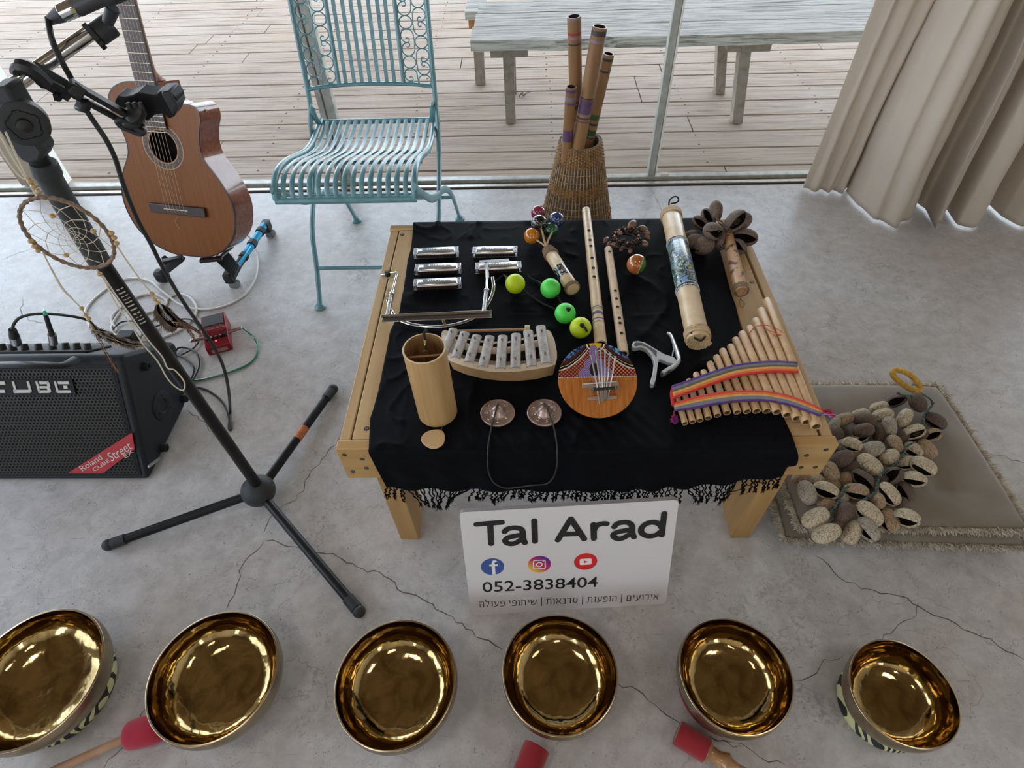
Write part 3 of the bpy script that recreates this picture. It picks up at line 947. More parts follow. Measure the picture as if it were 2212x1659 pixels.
m_broc = cushion_mat()
BOWLS = [(-.5607, -.2951, .1205, 'broc'), (-.2307, -.2893, .1133, 'none'), (.0993, -.2993, .1067, 'none'), (.389, -.2809, .101, 'red'), (.6959, -.2822, .0964, 'red'), (.974, -.309, .0862, 'broc')]
BLAB = ['largest brass singing bowl, cut off by the left edge of the picture', 'large brass singing bowl with a pink-headed mallet leaning under it', 'brass singing bowl below the tip of the tripod foot',
        'brass singing bowl directly in front of the white sign', 'brass singing bowl beside the red-ended striker with the turned handle', 'smallest brass singing bowl, rightmost of the row']
RZ = .1
for k, (bx, by, R, cu) in enumerate(BOWLS):
    cz = .0235                     # the ring cushion carries the bowl
    t_ = thing('singing_bowl', BLAB[k], 'bowl', (bx, by, cz), 'brass singing bowls in a row on the floor')
    H_ = RZ - cz
    inn = [(.0, .004)] + [(R * a, H_ * b) for a, b in ((.25, .045), (.46, .06), (.62, .10), (.74, .18), (.84, .30), (.92, .46), (.965, .62), (.985, .78), (.982, .92), (.975, 1.0))]
    th_ = .0035
    out = [(R * 1.0, H_ * 1.0), (R * 1.008, H_ * .985), (R * 1.015, H_ * .9), (R * 1.02, H_ * .75), (R * 1.0, H_ * .58), (R * .955, H_ * .40), (R * .87, H_ * .23), (R * .75, H_ * .10), (R * .6, H_ * .01), (R * .4, -.002), (0, -.003)]
    prof = []
    pi_ = smooth([V((a, 0, b)) for a, b in inn], 3); po = smooth([V((a, 0, b)) for a, b in out], 3)
    n_i = len(pi_); prof = [(max(0, p.x), p.z) for p in pi_] + [(max(0, p.x), p.z) for p in po]
    ph = random.Random(k).uniform(0, 6)

    def wob(r, z, a, i, R=R, ph=ph):
        s = 1 + .006 * math.sin(3 * a + ph) * (r / R) + .004 * math.sin(2 * a + ph * 2)
        return r * s, z + .0022 * (r / R) ** 4 * math.sin(2 * a + ph)
    g = G(); g.lathe(prof, 72, m=lambda i, n=n_i: 0 if i < n - 2 else (2 if i < n + 2 else 1), f=wob)
    g.build('bowl_shell', [m_bin, m_bout, m_rim], t_, ang=60)
    # ring cushion: a thing of its own
    if cu != 'none':
        g = G()
        mats = m_broc if cu == 'broc' else m_redd
        rc = R * .72
        g.tube([(bx + rc * math.cos(a), by + rc * math.sin(a), .0138) for a in [2 * PI * i / 48 for i in range(48)]], .0138, n=12, closed=True)
        o = g.build('ring_cushion', mats, world=False, loc=(bx, by, 0))
    else:
        g = G(); rc = R * .60
        g.tube([(bx + rc * math.cos(a), by + rc * math.sin(a), .0112) for a in [2 * PI * i / 48 for i in range(48)]], .0112, n=12, closed=True)
        o = g.build('ring_cushion', m_redd, loc=(bx, by, 0))
    tag(o, ['black and gold brocade ring cushion under the largest bowl at the left edge', 'ring cushion hidden under the second large bowl from the left', 'ring cushion hidden under the bowl below the tripod foot', 'dark red ring cushion under the bowl in front of the sign', 'dark red ring cushion under the bowl next to the turned-handle striker', 'black and gold brocade ring cushion under the smallest bowl'][k], 'cushion', 'ring cushions under the singing bowls')

# ---- mallets
m_dowel = wood('dowel_wood', (.60, .36, .22), (.45, .24, .13), 'y', 10, .5, 10, .1)
m_turn = wood('turned_wood', (.62, .34, .14), (.30, .13, .04), 'x', 8, .35, 8, .1, coat=.3)
m_pink = M('crimson_felt', (.50, .008, .045), .85, sheen=.3, bump=.2, bs=900)
e0 = P(365, 1580, z=.030); e1 = P(120, 1670, z=.030)
t_ = thing('gong_mallet', 'mallet with a rounded crimson felt head and a long wooden stick by the second bowl', 'mallet', (e0.x, e0.y, 0))
d = (e1 - e0).normalized()
hd0 = P(352, 1570, z=.028); hd1 = P(278, 1590, z=.028)
g = G(); ax = (hd1 - hd0).normalized()
xx, yy, zz = frame(ax)
L_ = (hd1 - hd0).length + .006
X = mtx(hd0, xx, yy, zz)
pr = [(0, -.004), (.016, -.003), (.023, .004), (.026, .018), (.0265, L_ * .6), (.024, L_ * .88), (.017, L_ * .985), (.006, L_), (0, L_)]
g.lathe([(p.x, p.z) for p in smooth([V((a, 0, b)) for a, b in pr], 3)], 32, X=X); g.build('head', m_pink, t_, world=True)
g = G(); g.cyl(hd1 - ax * .01, P(60, 1690, z=.018), .0075, n=14); g.build('stick', m_dowel, t_, world=True)


def striker(a, b, r, label, handle=True):
    """red leather covered cylinder between two points, wooden handle beyond b"""
    a, b = V(a), V(b); ax = (b - a).normalized(); xx, yy, zz = frame(ax)
    t_ = thing('bowl_striker', label, 'striker', ((a + b) / 2).xyz - V((0, 0, (a + b).z / 2)), 'red covered bowl strikers on the floor')
    X = mtx(a, xx, yy, zz); L_ = (b - a).length
    g = G(); g.lathe([(r * .86, 0), (r * .97, .0008), (r, .004), (r, L_ - .003), (r * .95, L_)], 32, X=X, m=0)
    g.build('leather_cover', m_red, t_, world=True)
    g = G(); g.cyl(a + ax * .0004, a + ax * .002, r * .88, n=28)
    pr = [(0, L_ - .002), (r * .9, L_ - .002), (r * .86, L_ + .002), (r * .62, L_ + .006), (r * .52, L_ + .018), (r * .66, L_ + .028), (r * .78, L_ + .034), (r * .55, L_ + .040), (r * .42, L_ + .050), (r * .5, L_ + .075), (r * .58, L_ + .10), (r * .45, L_ + .125), (0, L_ + .128)]
    g.lathe(pr, 24, X=X); g.build('handle', m_turn, t_, world=True)
    return t_


striker(P(1462, 1582, z=.026), P(1527, 1622, z=.026), .0215, 'red covered bowl striker with a turned brown handle, right of the middle')
striker(P(1160, 1612, z=.026), P(1125, 1700, z=.026), .0235, 'red covered bowl striker cut off by the bottom edge of the picture')
# ================================================================ instruments on the cloth
ALB = .84
CZ = TH + .0030          # top of the cloth
m_chrome = M('chrome', (.82, .84, .86), .12, metal=1)
m_chromeb = M('brushed_chrome', (.80, .83, .87), .28, metal=1, var=.15, vs=80)
m_comb = M('dark_wood_comb', (.055, .022, .014), .45, var=.4, vs=60)
m_engr = M('engraving', (.34, .38, .46), .35, metal=.8)
m_bamboo = wood('bamboo_straw', (.78, .60, .36), (.66, .46, .24), 'z', 14, .38, 16, .08, coat=.15)
m_bambood = wood('bamboo_brown', (.34, .17, .07), (.20, .095, .035), 'z', 14, .4, 16, .08, coat=.15)
m_hole = M('hole_dark', (.010, .006, .004), .9)
m_cord = M('black_cord', (.014, .014, .014), .9, bump=.5, bs=1500)


def local(px, py, z, px2, py2, z2=None):
    """frame on a surface: origin at first photo point, x towards the second"""
    a = P(px, py, z=z); b = P(px2, py2, z=z if z2 is None else z2)
    x = (b - a); L_ = x.length; x.normalize(); y = V((0, 0, 1)).cross(x).normalized(); zz = x.cross(y)
    return mtx(a, x, y, zz), L_


# ---- harmonicas
HL = ['harmonica at the back of the left column of three', 'harmonica in the middle of the left column of three', 'harmonica at the front of the left column of three', 'harmonica at the back of the right column of two', 'harmonica at the front of the right column of two']
proto = None
for k, (xa_, ya_, xb_, yb_) in enumerate(((892, 548, 991, 544), (894.5, 583, 996, 580), (892, 616, 996, 612), (1020, 545, 1122, 543), (1026, 580, 1130, 576))):
    X, L_ = local(xa_, ya_, CZ + .019, xb_, yb_)
    base = X.copy(); base.translation.z = CZ
    lab = 'chrome covered dark wood ' + HL[k]
    if proto is None:
        t_ = thing('harmonica', lab, 'harmonica', group='chrome harmonicas laid out on the cloth', mat=base); proto = t_
        HLn = .1035; g = G()
        g.box((HLn / 2, .0125, .010), (HLn - .012, .026, .009))
        cb = g.build('comb', m_comb, t_, bevel=.0008)
        g = G()
        for j in range(10): g.box((.016 + j * .0079, -.0006, .010), (.0055, .0006, .0052))
        g.build('hole_row', m_hole, cb)
        for zt, nm in ((1, 'cover_plate'), (-1, 'cover_plate')):
            g = G(); pr = [(-.001, .0), (.0006, .0036), (.004, .0056), (.020, .0050), (.0245, .0)]
            xs = [.008, .011, .0925, .0955]
            rows = [[(x, y, .010 + zt * (.0048 + z * (1 if 0 < i < 3 else .4))) for y, z in pr] for i, x in enumerate(xs)]
            g.grid(rows); g.add([rows[0][i] for i in range(5)], [(0, 1, 2, 3, 4)]); g.add([rows[-1][i] for i in range(5)], [(0, 1, 2, 3, 4)])
            cp = g.build(nm, m_chromeb, t_, ang=50)
            if zt == 1:
                g = G(); rr_ = random.Random(5)
                n = 20; g.add([(.026 + .006 * math.cos(2 * PI * i / n), .012 + .0048 * math.sin(2 * PI * i / n), .0206) for i in range(n)], [tuple(range(n))])
                x = .036
                while x < .084:
                    w_ = rr_.uniform(.0012, .004); h_ = rr_.uniform(.002, .006); g.box((x, .012, .0206), (w_, h_, .0001)); x += w_ + .0012
                g.build('engraving', m_engr, cp, flatshade=True)
        for x in (.0045, HLn - .0045):
            g = G(); g.box((x, .0125, .0158), (.009, .024, .0022)); g.box((x, .0125, .0042), (.009, .024, .0022))
            g.box((x + (.0035 if x > .05 else -.0035), .0125, .010), (.0015, .024, .010))
            ep = g.build('end_plate', m_chromeb, t_, bevel=.0006)
            g = G()
            for y in (.006, .019): g.cyl((x, y, .0168), (x, y, .0178), .0012, n=8)
            g.build('rivet', m_engr, ep)
    else:
        t_ = copy_tree(proto); t_.matrix_world = base; t_['label'] = lab

# ---- harmonica rack
t_ = thing('harmonica_rack', 'chrome neck rack for harmonicas lying over the cloth and the left plank', 'harmonica holder', P(942, 682, z=TH))
bz = CZ + .040
a, b = P(828, 688, z=bz), P(1058, 678, z=bz)
g = G(); ax = (b - a).normalized(); xx = V((0, 0, 1)).cross(ax).normalized()
prof_ = [(-.0045, -.012), (-.0045, -.0108), (-.0005, -.001), (.004, .0058), (.005, .0048), (.0008, -.002)]
rows = []
for t in () if True else (-.006, 0, (b - a).length, (b - a).length + .006):
    rows.append([a + ax * t + xx * (p[0] * (1 if -.001 < t < (b - a).length + .001 else .55)) + V((0, 0, p[1])) for p in prof_])
for dz, dy, m_ in ((.0035, .0026, 0), (-.0035, -.0026, 0), (0, -.0002, 1)):
    o_ = xx * dy + V((0, 0, dz)); e_ = .004 if m_ == 0 else 0
    g.beam(a - ax * e_ + o_, b + ax * e_ + o_, .0075 if m_ == 0 else .004, .0012 if m_ == 0 else .007, m_, up=(0, -.35, 1))
g.build('bracket_bar', [m_chrome, M('bar_painted_reflection', (.10, .085, .08), .35, metal=.8)], t_, world=True, bevel=.0003)  # dark core colour stands in for the chrome's dark reflection
for k, (pa, pb, pc, tip) in enumerate((((838, 680), (846, 636), (858, 590), (833, 597)), ((1046, 672), (1051, 628), (1053, 580), (1030, 568)))):
    A_ = P(*pa, z=bz + .004); B_ = P(*pb, z=bz + .004); C_ = P(*pc, z=bz + .004)
    g = G(); g.tube([A_, B_, C_], .0028, n=10); g.build('arm_rod', m_chrome, t_, world=True)
    g = G(); n = 150; d = (B_ - A_); xx_, yy_, zz_ = frame(d); Ls = d.length
    g.tube([A_ + d * (i / n) + xx_ * (.0044 * math.cos(i * .75)) + yy_ * (.0044 * math.sin(i * .75)) for i in range(n + 1)], .0008, n=5)
    g.cyl(B_ - d.normalized() * .001, B_ + d.normalized() * .002, .0062, n=14)
    g.build('spring', m_chromeb, t_, world=True)
    g = G()
    if k == 0:
        q_ = P(838, 597, z=bz - .004); g.beam(P(859, 592, z=bz + .002), P(826, 598, z=bz - .008), .003, .013)
        g.build('clamp_plate', m_chrome, t_, world=True, bevel=.0006)
        g = G(); g.cyl(q_ + V((0, 0, .002)), q_ + V((0, 0, .012)), .0058, n=20); g.cyl(q_ + V((0, 0, .012)), q_ + V((0, 0, .0135)), .003, n=14, m=1)
        g.build('knob', [m_black, m_chrome], t_, world=True)
    else:
        g.beam(P(1036, 566, z=bz + .003), P(1100, 562, z=bz + .003), .010, .0016); g.beam(P(1050, 566, z=bz + .003), P(1053, 600, z=bz + .003), .0075, .0016)
        g.build('clamp_plate', m_chromeb, t_, world=True, bevel=.0004)
g = G()
arc = [P(1064, 600, z=CZ + .030), P(1066, 625, z=CZ + .025), P(1055, 655, z=CZ + .012), P(1032, 682, z=CZ + .006), P(1000, 697, z=CZ + .005), P(955, 706, z=CZ + .005), P(905, 704, z=CZ + .005), P(870, 695, z=CZ + .006), P(852, 682, z=CZ + .012), P(842, 664, z=CZ + .022), P(838, 648, z=CZ + .03)]
sm = smooth(arc, 6)
g.tube(sm, .0042, n=10); g.build('neck_band', m_chrome, t_, world=True)
g = G(); g.beam(P(838, 640, z=CZ + .020), P(846, 610, z=CZ + .014), .011, .003); g.beam(P(957, 690, z=CZ + .012), P(961, 702, z=CZ + .008), .006, .003)
g.build('hinge_tab', M('dull_brass', (.38, .30, .18), .4, metal=.8), t_, world=True, bevel=.001)

# ---- neon shaker balls
m_ny = M('neon_yellow', (.62, .85, .01), .45, bump=.1, bs=400); m_ny.node_tree.nodes['Principled BSDF'].inputs['Subsurface Weight'].default_value = .15
m_ng = M('neon_green', (.10, .80, .10), .45, bump=.1, bs=400); m_ng.node_tree.nodes['Principled BSDF'].inputs['Subsurface Weight'].default_value = .15
for nm, mat_, c1, c2, r, lab, ends in (('y', m_ny, (1113, 613), (1254, 708), .0215, 'pair of neon yellow shaker balls tied by a black cord', ((1076, 605), 1)), ('g', m_ng, (1189, 623), (1221, 677), .0215, 'pair of neon green shaker balls tied by a black cord', ((1140, 597), 1))):
    A_, B_ = P(*c1, z=CZ + r), P(*c2, z=CZ + r)
    t_ = thing('shaker_ball_pair', lab, 'shaker', (A_ + B_) / 2 - V((0, 0, r)), 'neon shaker ball pairs on the cloth')
    for c in (A_, B_):
        g = G(); g.ball((0, 0, 0), r, 32); o = g.build('ball', mat_, t_); o.location = c - t_.location
    g = G()
    if nm == 'y': pts = [A_ + V((.016, -.012, -.006)), P(1150, 642, z=CZ + .004), P(1175, 657, z=CZ + .003), P(1200, 668, z=CZ + .003), P(1230, 690, z=CZ + .006), B_ + V((-.012, .012, -.006))]
    else: pts = [A_ + V((.013, -.014, -.006)), P(1212, 652, z=CZ + .004), B_ + V((.002, .017, -.004))]
    g.tube(smooth(pts, 6), .0021, n=8); g.build('cord', m_cord, t_, world=True)
    e0_ = A_ + V((-.017, .010, .002))
    g = G(); pts = [e0_, P(ends[0][0] + 22, ends[0][1] - 9, z=CZ + .008), P(ends[0][0] + 9, ends[0][1] - 6, z=CZ + .005), P(*ends[0], z=CZ + .003)]
    if nm == 'g': pts = [e0_, P(1163, 609, z=CZ + .006), P(1150, 603, z=CZ + .005), P(1141, 596, z=CZ + .004)]
    else: pts = [e0_, P(1090, 594, z=CZ + .008), P(1083, 598, z=CZ + .005), P(1070, 608, z=CZ + .004)]
    g.tube(smooth(pts, 5), [.0016 + .0013 * abs(math.sin(i * 1.3)) for i in range(16)], n=8); g.build('cord_end', m_cord, t_, world=True)
    kn = B_ + (V((.001, -.012, .0175)) if nm == 'y' else V((.005, -.009, .0185)))
    g = G(); g.ball(kn, .0052, 12, sc_=(1, 1, .8), f=lambda d: 1 + .15 * math.sin(7 * d.x + 5 * d.y))
    if nm == 'y': g.tube([kn, kn + V((.006, -.006, -.001)), kn + V((.010, -.012, -.006))], [.003, .0024, .0026], n=8)
    g.build('knot', m_cord, t_, world=True)

# ---- rattle with five painted balls
bh0, bh1 = P(1187, 545, z=CZ + .017), P(1238, 625, z=CZ + .017)
t_ = thing('ball_rattle', 'bamboo rattle with five glossy painted seed balls on stems', 'rattle', P(1205, 590, z=CZ))
ax = (bh1 - bh0).normalized(); xx_, yy_, zz_ = frame(ax); X = mtx(bh0, xx_, yy_, zz_); L_ = (bh1 - bh0).length
m_wrap = M('cord_wrap', (.36, .25, .15), .8, var=.4, vs=120, stretch=(1, 1, 5), bump=.6, bs=900)


def paintm(name, c, c2):
    m, nt, b = _mat(name); N, L = nt.nodes, nt.links
    tc = N.new('ShaderNodeTexCoord'); n = N.new('ShaderNodeTexVoronoi'); n.feature = 'DISTANCE_TO_EDGE'; n.inputs['Scale'].default_value = 38
    ns = N.new('ShaderNodeTexNoise'); ns.inputs['Scale'].default_value = 60; va = N.new('ShaderNodeVectorMath'); va.operation = 'MULTIPLY_ADD'; va.inputs[1].default_value = (.035, .035, .035)
    L.new(tc.outputs['Object'], ns.inputs[0]); L.new(ns.outputs[1], va.inputs[0]); L.new(tc.outputs['Object'], va.inputs[2]); L.new(va.outputs[0], n.inputs[0])
    r = N.new('ShaderNodeValToRGB'); r.color_ramp.elements[0].position = .012; r.color_ramp.elements[1].position = .03
    r.color_ramp.elements[0].color = (*c2, 1); r.color_ramp.elements[1].color = (*c, 1); L.new(n.outputs[0], r.inputs[0]); L.new(r.outputs[0], b.inputs['Base Color'])
    b.inputs['Roughness'].default_value = .12; b.inputs['Coat Weight'].default_value = .5
    return m


g = G(); g.lathe([(0, .0), (.012, .0), (.0145, .004), (.0148, L_ - .003), (.0135, L_), (0, L_)], 28, X=X); hb = g.build('bamboo_handle', m_bamboo, t_, world=True)
g = G()
for j in range(7): g.tube([X @ V(((.0158 - .0006 * j) * math.cos(a), (.0158 - .0006 * j) * math.sin(a), .012 - j * .0036)) for a in [2 * PI * i / 24 for i in range(24)]], .0021, n=6, closed=True)
for j in range(3): g.tube([X @ V((.0152 * math.cos(a), .0152 * math.sin(a), L_ - .002 - j * .0034)) for a in [2 * PI * i / 24 for i in range(24)]], .0019, n=6, closed=True)
g.build('cord_binding', m_wrap, t_, world=True)
g = G(); R_ = .01505
for z_ in (L_ * .48, L_ * .52, L_ * .73):
    pass
g.lathe([(.0149, L_ * .46), (R_, L_ * .47), (R_, L_ * .71), (.0149, L_ * .72)], 28, X=X)
g.build('painted_band', paintm('band_black_white', (.02, .02, .02), (.5, .5, .45)), t_, world=True)
cols = [('amber', (.50, .17, .01), (.30, .08, .01), (1149, 510), .0205, .019), ('black', (.012, .012, .012), (.45, .45, .42), (1165, 482), .034, .0195), ('plum', (.22, .025, .06), (.05, .01, .01), (1163, 470), .030, .018), ('blue', (.015, .035, .13), (.30, .34, .36), (1202, 475), .030, .019), ('green', (.01, .07, .03), (.1, .2, .12), (1190, 497), .0195, .018)]
for nm, c, c2, px_, hz, r in cols:
    ctr = P(*px_, z=CZ + hz)
    if nm == 'plum': ctr = ctr + V((0, .020, 0))
    g = G(); g.ball((0, 0, 0), r, 28); g.ball((0, 0, r), .0018, 8); o = g.build('seed_ball', paintm('paint_' + nm, c, c2), t_, label=nm + ' painted ball'); o.location = ctr - t_.location
    g = G(); g.tube(smooth([bh0 + ax * .004, bh0 - ax * .02 + (ctr - bh0).normalized() * .010, ctr - (ctr - bh0).normalized() * r * .8], 5), .0021, n=8)
    g.build('stem', m_bamboo, t_, world=True)

# ---- flutes on the cloth
def flute(name, lab, a, b, r0, r1, holes, bands, mat=m_bamboo, grp='bamboo flutes lying on the cloth', rings=(), open_=True, hr=.0042, wall=.003):
    a, b = V(a), V(b); ax = (b - a).normalized(); L_ = (b - a).length
    xx_, yy_, zz_ = frame(ax, (CAM - (a + b) / 2)); X = mtx(a, xx_, yy_, zz_)
    t_ = thing(name, lab, 'flute', ((a + b) / 2) - V((0, 0, r0)), grp)
    R = lambda z: r0 + (r1 - r0) * z / L_
    zs = [0.0, .0012] + [L_ * i / 24 for i in range(1, 24)]
    for z, w_, m_ in bands: zs += [z, z + w_]
    for z in rings: zs += [z - .0025, z - .001, z + .001, z + .0025]
    zs = sorted(set(zs)) + [L_]

    def rad(z):
        k = R(z)
        for q in rings:
            if abs(z - q) < .002: k *= .93
        if z == 0.0: k *= .93
        return k
    mats = [mat, m_hole]; mi = {}
    for z, w_, m_ in bands:
        if m_ not in mats: mats.append(m_)

    def mm(i):
        zc = (zs[i] + zs[i + 1]) / 2
        for z, w_, m_ in bands:
            if z < zc < z + w_: return mats.index(m_)
        return 0
    g = G(); g.lathe([(rad(z), z) for z in zs], 28, X=X, m=mm)
    g.lathe([(R(L_), L_), (R(L_) - wall, L_)], 28, X=X, m=0); g.lathe([(R(L_) - wall, L_), (R(L_) - wall, L_ - .05)], 28, X=X, m=1); g.lathe([(R(L_) - wall, L_ - .05), (0, L_ - .05)], 28, X=X, m=1)
    g.lathe([(0, 0 if not open_ else .03), (R(0) * .93 - wall if open_ else 0.001, 0 if not open_ else .03)], 28, X=X, m=1)
    if open_: g.lathe([(R(0) - wall, .03), (R(0) - wall, 0), (R(0) * .93, 0)], 28, X=X, m=lambda i: 1 if i == 0 else 0)
    else: g.lathe([(0, -.0005), (R(0) * .93, 0)], 28, X=X, m=0)
    bd = g.build('tube_body', mats, t_, world=True)
    for z in holes:
        # holes face the viewer's side of the tube (upwards)
        up_ = V((0, 0, 1)); n_ = (up_ - ax * up_.dot(ax)).normalized()
        c = a + ax * z
        g = G(); k = 18; r_ = R(z)
        sd = ax.cross(n_)
        vs = []
        for q in range(k):
            u = hr * math.cos(2 * PI * q / k); w_ = hr * .95 * math.sin(2 * PI * q / k)
            vs.append(c + ax * u + sd * w_ + n_ * (math.sqrt(max(r_ * r_ - w_ * w_, 0)) + .0009))
        g.add(vs, [tuple(range(k))])
        g.build('finger_hole', m_hole, bd, world=True, flatshade=True)
    return t_, X, L_


m_purp = M('band_purple', (.13, .065, .15), .5, var=.3, vs=60); m_olive = M('band_olive', (.28, .27, .12), .5); m_dark = M('band_dark', (.05, .035, .03), .5); m_redb = M('band_red', (.32, .03, .02), .5); m_greenb = M('band_green', (.03, .11, .035), .5, var=.3, vs=60); m_lil = M('band_lilac', (.25, .18, .23), .5)
m_grn2 = M('band_brown', (.30, .20, .12), .5)
r_ = .0112
A_, B_ = P(1266, 453, z=CZ + r_ + .001), P(1298, 745, z=CZ + r_ + .002)
L_ = (B_ - A_).length


def zpos(px, py, A_, B_, z):
    p = P(px, py, z=z); return (p - A_).dot((B_ - A_).normalized())


zz = lambda py: zpos(1266 + (py - 453) * 32 / 292, py, A_, B_, CZ + r_)
flute('long_flute', 'long pale bamboo flute with purple and green bands, left of the two', A_, B_, .0098, .0122,
      [zz(507), zz(528), zz(541), zz(567), zz(589), zz(608)],
      [(zz(484), .0012, m_grn2), (zz(517), .0014, m_grn2), (zz(670), .0035, m_dark), (zz(674), .004, m_olive), (zz(681), .009, m_purp), (zz(695), .004, m_purp), (zz(702), .0035, m_olive), (zz(459), .001, m_dark), (zz(464), .001, m_dark)], open_=False, rings=())
A_, B_ = P(1314, 538, z=CZ + .0105), P(1347, 765, z=CZ + .011)
zz = lambda py: zpos(1314 + (py - 538) * 33 / 227, py, A_, B_, CZ + .0105)
m_bam_speck = M('bamboo_speckled', (.74, .56, .36), .45, col2=(.62, .42, .25), vs=90, coat=.1, contrast=(.3, .6))
flute('short_flute', 'shorter speckled bamboo flute with six finger holes, right of the two', A_, B_, .0092, .0098, [zz(551), zz(636), zz(653), zz(671), zz(695), zz(706), zz(728)], [], mat=m_bam_speck, open_=False, hr=.0036)

# ---- seed bracelet
m_seed = M('pangi_seed', (.30, .15, .09), .4, var=.45, vs=70); m_seedd = M('dark_seed', (.035, .016, .010), .4, var=.4, vs=80); m_bead = M('gold_bead', (.50, .30, .08), .4)
c0 = P(1352, 520, z=CZ + .012)
t_ = thing('seed_bracelet', 'ring shaped rattle of dark seeds and pale pointed nuts', 'rattle', P(1352, 520, z=CZ))
rnd = random.Random(7)
g = G()
for i in range(46):
    a = 2 * PI * i / 46; rr_ = .030 + rnd.uniform(-.003, .003)
    c = c0 + V((rr_ * math.cos(a), rr_ * .95 * math.sin(a), .004 + rnd.uniform(-.004, .012)))
    g.ball(c, rnd.uniform(.0045, .0065), 8, sc_=(1, rnd.uniform(.7, 1), rnd.uniform(.6, 1)))
    g.ball(c + V((rnd.uniform(-.005, .005), rnd.uniform(-.005, .005), .004)), .0035, 6)
g.tube([c0 + V((.030 * math.cos(a), .029 * math.sin(a), 0)) for a in [2 * PI * i / 30 for i in range(30)]], .004, n=6, closed=True)
g.build('seed_band', m_seedd, t_, world=True, kind='stuff')
for i, (px_, py_, hz, an, s_) in enumerate(((1309, 519, .008, .9, .9), (1317, 527, .008, .6, .8), (1331, 528, .012, -.2, 1.1), (1343, 537, .008, 1.1, .8), (1361, 541, .008, 1.4, .85), (1392, 526, .012, -1.0, 1.0), (1398, 512, .012, -1.2, .9), (1388, 494, .018, -.6, 1.1), (1365, 486, .026, .9, 1.35), (1338, 503, .022, -.9, .8), (1396, 503, .016, -.8, .9))):
    c = P(px_, py_, z=CZ + hz); u = V((math.cos(an), math.sin(an), .15)).normalized(); x_, y_, z_ = frame(u)
    g = G(); n = 14
    g.lathe([(0, -.0125), (.0045, -.008), (.0072, -.002), (.0070, .003), (.0045, .009), (0, .0135)], n, X=mtx((0, 0, 0), x_ * s_, y_ * s_, z_ * s_) )
    o = g.build('nut_shell', m_seed, t_); o.location = c - t_.location
g = G()
for i in range(12):
    a = 2 * PI * i / 12; g.ball(c0 + V((.028 * math.cos(a), .027 * math.sin(a), .014)), .0028, 8)
g.build('small_beads', m_bead, t_, world=True, kind='stuff')

# ---- egg ball shaker
ctr = P(1375, 571, z=CZ + .0238)
g = G(); n = 36
g.ball((0, 0, 0), .0215, 90, sc_=(1, 1, 1.08)); me_m = []
nrm = V((.80, -.40, -.10)).normalized()
ms = []
for f in g.f:
    c = sum((g.v[i] for i in f), V((0, 0, 0))) / len(f); d = c.dot(nrm) / .0215
    ms.append(1 if d > .40 else (2 if d > .34 else 0))
g.m = ms
m_or = M('orange_veneer', (.48, .17, .045), .12, col2=(.36, .10, .02), vs=40, coat=.8, stretch=(3, 1, 1)); m_gr = M('green_veneer', (.10, .22, .04), .15, var=.3, vs=50, coat=.6)
o = g.build('ball_shaker', [m_or, m_gr, M('cream_stripe', (.7, .6, .4), .3)], loc=None); o.location = ctr; o.rotation_euler = (0, .1, .2)
tag(o, 'glossy round shaker, orange-brown with a green slice', 'shaker')

# ---- rainstick
A_, B_ = P(1449, 462, z=CZ + .0262), P(1509, 738, z=CZ + .0262)
t_ = thing('rainstick', 'thick bamboo rainstick with a dotted painting around its middle', 'rainstick', P(1480, 600, z=CZ))
ax = (B_ - A_).normalized(); xx_, yy_, zz_ = frame(ax, V((0, 0, 1))); X = mtx(A_, xx_, yy_, zz_); L_ = (B_ - A_).length; r_ = .0225
m_bamw = wood('bamboo_pale', (.80, .64, .42), (.62, .44, .24), 'z', 12, .35, 12, .06, coat=.2)
g = G(); g.lathe([(0, 0), (r_ * .97, .0), (r_, .003), (r_, L_ * .3), (r_ * 1.01, L_ * .34), (r_, L_ * .6), (r_, L_ * .85), (r_ * .98, L_), (0, L_)], 40, X=X)
g.build('bamboo_tube', m_bamw, t_, world=True)


